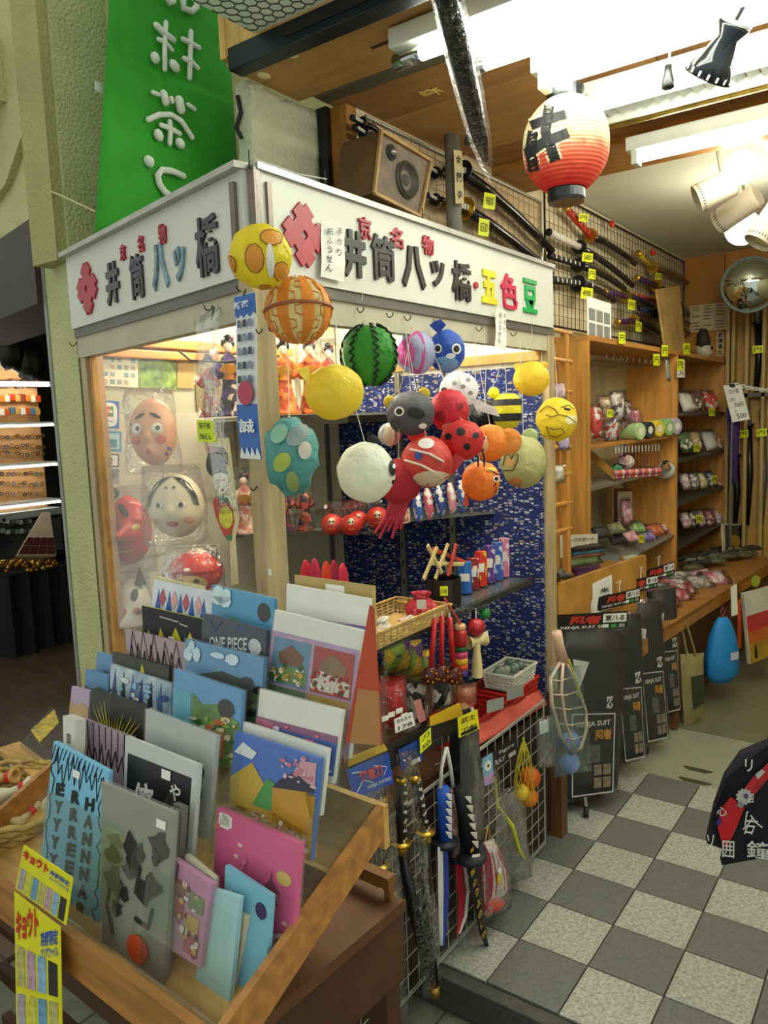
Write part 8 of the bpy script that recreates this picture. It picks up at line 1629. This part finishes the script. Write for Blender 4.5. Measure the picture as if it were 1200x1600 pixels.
# ---------------- ninja suit bags
NN = V((.80, -.60, .0)).normalized()
def suit(P, quad, head, lab, sd):
    P0 = V(P); Q = [aP(x, y, P0, NN) for x, y in quad]; Hq = [aP(x, y, P0+NN*.004, NN) for x, y in head]
    t = thing('ninja_suit_bag', mean(Q[:2]), lab, 'costume bag', 'ninja suit bags on the counter front')
    B().pillow(Q, .03, 6, 8, .3, sd).o('black_suit', M('141417', .6), t, smooth=True)
    B().slab(Hq, .0015).o('header_card', M('121212', .4), t); text_on(Hq, [('忍者', .42, .62, (.42, .5))], M('b8301e', .5), t, 'lettering', .05, .002); text_on(Hq, [('NINJA SUIT SET', .42, .2, (.62, .2))], M('d8d8d0'), t, 'lettering', .02, .0024)
    print_on(Hq, .66, .42, .98, .92, M('dcdcd4', .5), t, 'header_label', .0016); text_on(Hq, [('室八る', .82, .68, (.26, .34))], BLACK, t, 'lettering', .02, .003)
    for i, c in enumerate(('c8281e', '3a8a3a', '8a8a84')): print_on(Hq, .66+i*.11, .12, .74+i*.11, .32, M('dcdcd4' if i == 0 else c, .5), t, 'badge', .0018)
    ph = [uv(Q, .20, .02)+NN*.018, uv(Q, .88, .0)+NN*.018, uv(Q, .86, .50)+NN*.018, uv(Q, .2, .52)+NN*.018]
    B().slab(ph, .001).o('photo_insert', M('c9cac4', .4), t); print_on(ph, .03, .02, .97, .985, M('1d1c1e', .4), t, 'insert_field', .0008)
    text_on(ph, [('NINJA SUIT', .5, .87, (.8, .08))], M('d8d8d0'), t, 'lettering', .02, .0016); text_on(ph, [('忍者', .72, .74, (.4, .13))], M('c88a1e', .5), t, 'lettering', .05, .0018)
    print_on(ph, .35, .40, .66, .62, M('5a5a58', .5, 0, .5, 60), t, 'printed_figure', .0014)
    for i in range(2):
        for j in range(2): print_on(ph, .52+i*.22, .08+j*.16, .70+i*.22, .21+j*.16, M('8f7f6a', .5, 0, .4, 50), t, 'printed_photo', .0014)
    poly = [uv(Q, .28, .62)+NN*.017, uv(Q, .45, .82)+NN*.017, uv(Q, .22, .84)+NN*.017]; b = B(); b._f(b._v(poly)); b.o('white_collar', M('d4d4ce', .6), t)
    text([('忍', uv(Q, .76, .57)+NN*.02, Q[1]-Q[0], Q[3]-Q[0], (.03, .045))], 'lettering', M('d8d8d4'), t, bold=.03)
    c = mean(Q); B().pillow([c+(p-c)*1.05+NN*.006 for p in Q], .05, 6, 10, .5, sd+9).o('clear_bag', clear('suit_bag', gloss=.25, rough=.1, bump=.5, bscale=14, milk=.03), t, smooth=True)
    tp = mean(Hq[2:]); B().tube([tp, tp+UZ*.03, tp+UZ*.045+V((.0, .012, 0)), tp+UZ*.03+V((-.02, .02, 0))], .002, 6).o('hanger_hook', M('d8d8d0', .4), t)
    return t
suit((-.03, 1.90, .5), ((1035, 1118), (1062, 1105), (1056, 918), (1010, 925)), ((1002, 912), (1054, 898), (1054, 877), (1004, 893)), 'black ninja suit bag with printed header, farthest back on the counter', 4)
suit((-.05, 1.55, .5), ((1000, 1165), (1045, 1148), (1033, 938), (978, 945)), ((972, 930), (1028, 918), (1028, 898), (974, 909)), 'black ninja suit bag with printed header, third from the scoop toy', 3)
suit((-.07, 1.25, .5), ((965, 1195), (1008, 1178), (1002, 958), (942, 962)), ((932, 955), (1000, 940), (1000, 918), (936, 933)), 'black ninja suit bag with printed header, second from the scoop toy', 2)
suit((-.09, .98, .5), ((870, 1252), (965, 1232), (978, 985), (866, 985)), ((862, 988), (980, 982), (981, 955), (866, 961)), 'black ninja suit bag with printed header, nearest the booth behind the scoop toy', 1)
# casters under the counter
for i, (px, py) in enumerate(((916, 1268), (1010, 1170))): p = aZ(px, py, .025); t = thing('caster_wheel', V((p.x, p.y, .004)), ('black caster wheel under the nearest ninja suit', 'black caster wheel further along the counter')[i], 'caster'); B().lathe([(0, -.009), (.02, -.009), (.022, 0), (.02, .009), (0, .009)], 18, p, UZ, V((.9, .3, 0))).o('wheel', M('1c1c1e', .4), t, smooth=True); B().bar(p+V((0, 0, .01)), p+V((-.01, .01, .05)), .012).o('fork', STEEL, t)
# ---------------- bags hanging from the counter edge
PB = (.02, 2.02, .3); PN = V((.85, -.5, 0)).normalized()
Q = [aP(x, y, PB, PN) for x, y in ((1070, 1148), (1099, 1122), (1100, 1020), (1062, 1022))]; t = thing('paper_bag', mean(Q[:2]), 'brown paper carrier bag standing against the counter', 'paper bag'); KP = M('8f8558', .7, 0, .12, 12)
B().pillow(Q, .05, 6, 8, .25, 3).o('bag_body', KP, t, smooth=False); c = [uv(Q, .25, .3)+PN*.03, uv(Q, .8, .3)+PN*.03, uv(Q, .8, .72)+PN*.03, uv(Q, .25, .72)+PN*.03]; B().slab(c, .001).o('dark_print', M('3a4030', .6, 0, .3, 20), t)
B().tube([uv(Q, .25, .98)+PN*.01, aP(1066, 985, PB, PN), aP(1072, 972, PB, PN), uv(Q, .6, .98)+PN*.01], .005, 6).o('handle', KP, t)
BB = (.09, 2.35, .3); Q = [aP(x, y, BB, PN) for x, y in ((1104, 1060), (1158, 1072), (1140, 965), (1110, 962))]; t = thing('blue_drawstring_bag', mean(Q[:2]), 'bright blue drawstring bag hanging from the counter edge', 'bag')
cB = mean(Q); k = pxm(cB); R_ = UZ.cross(PN)
B().lathe([(0, -52*k), (20*k, -50*k), (31*k, -38*k), (31*k, -10*k), (24*k, 22*k), (15*k, 44*k), (8*k, 52*k), (0, 52*k)], 22, cB, R_, UZ, 1, .55, wob=lambda i, z: 1+.05*math.sin(i*2.4+z*60)).o('bag_body', M('1f86d0', .6, 0, .1, 10), t, smooth=True); pl = [cB+R_*(6*k+a*8*k)+UZ*(-6*k+d*6*k)+PN*19*k for a, d in ((-1, -1), (1, -1), (1, 1), (-1, 1))]; B().slab(pl, .002).o('printed_logo', M('c8d0d8', .6), t)
B().tube([cB+UZ*50*k, cB+UZ*62*k-R_*4*k, cB+UZ*68*k, cB+UZ*62*k+R_*5*k, cB+UZ*50*k], .004, 6).o('cord', M('8a3a34', .6), t)
TB = (.15, 2.65, .35); Q = [aP(x, y, TB, PN) for x, y in ((1172, 1038), (1215, 1020), (1210, 915), (1162, 928))]; t = thing('tote_bag', mean(Q[:2]), 'tote bag with red and yellow sunset print at the right edge', 'bag'); B().slab(Q, .02).o('bag_body', M('d0ccbc', .7), t); print_on(Q, .02, .0, 1, .30, M('b8922e', .6, 0, .3, 14), t); print_on(Q, .02, .28, 1, .52, M('c8682e', .6, 0, .25, 12), t, 'print', .0009); print_on(Q, .02, .45, 1, .68, M('c03a3a', .6, 0, .2, 10), t, 'print', .0012); poly_on(Q, [(.18, .05), (.28, .05), (.27, .2), (.25, .28), (.2, .2)], BLACK, t, 'printed_figure', .0016)
q = [aP(x, y, (.12, 2.5, .4), PN) for x, y in ((1143, 963), (1153, 960), (1151, 912), (1142, 918))]; t = thing('white_tag', mean(q[:2]), 'narrow white tag hanging between blue bag and tote', 'tag'); B().slab(q, .002).o('card', PAPERW, t); B().tube([mean(q[2:]), mean(q[2:])+UZ*.04], .0012, 4).o('cord', STRING, t); 
q = [aP(x, y, (.13, 2.55, .4), PN) for x, y in ((1153, 1015), (1158, 1012), (1158, 935), (1153, 938))]; B().slab(q, .004).o('red_strip', M('b8441e', .5), None, 'thin orange red strip hanging behind the white tag', 'strip')
B().lathe([(0, 0), (.03, 0), (.03, .006), (0, .006)], 20, aP(1180, 908, (.14, 2.62, .4), PN), UZ, PN).o('round_badge', M('9aa83a', .5, 0, .2), None, 'round green and pink badge above the tote bag', 'badge')
# ---------------- printed navy cloth at the right edge (garment hem)
GP0 = V((.62, .25, .4)); GN = V((.35, -.93, .0)).normalized()
out = [(1105, 1318), (1118, 1262), (1135, 1215), (1160, 1180), (1203, 1162), (1250, 1060), (1290, 940), (1335, 870), (1400, 870), (1440, 940), (1450, 1335), (1195, 1340), (1128, 1352), (1133, 1328)]
gm = thing('kimono_garment', aP(1160, 1345, GP0, GN), 'navy kimono cloth with red panel and white characters hanging at the right edge', 'garment')
b = B(); f_ = [aP(x, y, GP0+GN*(.012*math.sin(x*.2)), GN) for x, y in out]; a = b._v(f_); c = b._v([p-GN*.03 for p in f_]); b._f(a); b._f(c[::-1])
for i in range(len(out)): b._f([a[i], c[i], c[(i+1) % len(out)], a[(i+1) % len(out)]])
b.o('cloth', M('0f0f1c', .85, 0, .2, 30), gm)
def gp(pts, mat, nm, l=.02): b = B(); b._f(b._v([aP(x, y, GP0+GN*l, GN) for x, y in pts])); return b.o(nm, mat, gm)
gp([(1121, 1292), (1128, 1262), (1142, 1245), (1163, 1262), (1152, 1290), (1138, 1322), (1130, 1325)], M('c01c24', .8), 'red_panel'); gp([(1163, 1232), (1176, 1215), (1200, 1192), (1215, 1180), (1215, 1200), (1180, 1240), (1172, 1250)], M('b0242c', .8, 0, .4, 40), 'red_panel')
ce = (1163, 1245); gp([(ce[0]+(14 if i % 2 else 11)*math.cos(i*.26), ce[1]+(14 if i % 2 else 11)*math.sin(i*.26)) for i in range(24)], M('b8b4b0', .8), 'chrysanthemum', .022); gp([(1166+4*math.cos(i*.6), 1244+4*math.sin(i*.6)) for i in range(11)], M('4a4a7a', .8), 'flower_heart', .024); gp([(1150, 1258), (1156, 1252), (1164, 1258), (1158, 1263)], M('8a8c94', .8), 'leaf', .024)
gp([(1180, 1210), (1190, 1202), (1196, 1206), (1184, 1218)], M('b8b8b4', .8), 'leaf', .024); gp([(1118, 1286), (1124, 1276), (1128, 1284), (1122, 1292)], M('3a2a7a', .8), 'violet_petal', .022)
GX = UZ.cross(GN).normalized(); WT = M('d8d8d4', .8)
text([('鐘', aP(1185, 1328, GP0+GN*.024, GN), GX, UZ, (.05, .042)), ('囲', aP(1138, 1327, GP0+GN*.024, GN), GX, UZ, (.026, .042)), ('右', aP(1172, 1290, GP0+GN*.024, GN), GX, UZ+GX*.3, (.026, .045)), ('回', aP(1173, 1247, GP0+GN*.024, GN), GX, UZ, (.012, .022)), ('リ', aP(1170, 1196, GP0+GN*.024, GN), GX, UZ, (.016, .03)), ('心', aP(1128, 1268, GP0+GN*.024, GN), GX, UZ, (.022, .022)), ('ソ', aP(1110, 1316, GP0+GN*.024, GN), GX, UZ, (.016, .04))], 'lettering', WT, gm, bold=.01)
B().tube([aP(x, y, GP0+GN*.024, GN) for x, y in ((1164, 1290), (1167, 1270), (1169, 1268))], .0016, 5).tube([aP(x, y, GP0+GN*.024, GN) for x, y in ((1173, 1274), (1182, 1286), (1191, 1293))], .0016, 5).o('brush_stroke', WT, gm)
hr = aP(1367, 872, GP0, GN); B().tube([hr, V((hr.x, hr.y, 2.43))], .0025, 8).bar(hr-GX*.09, hr+GX*.09, .014).o('hanger', STEEL, gm)
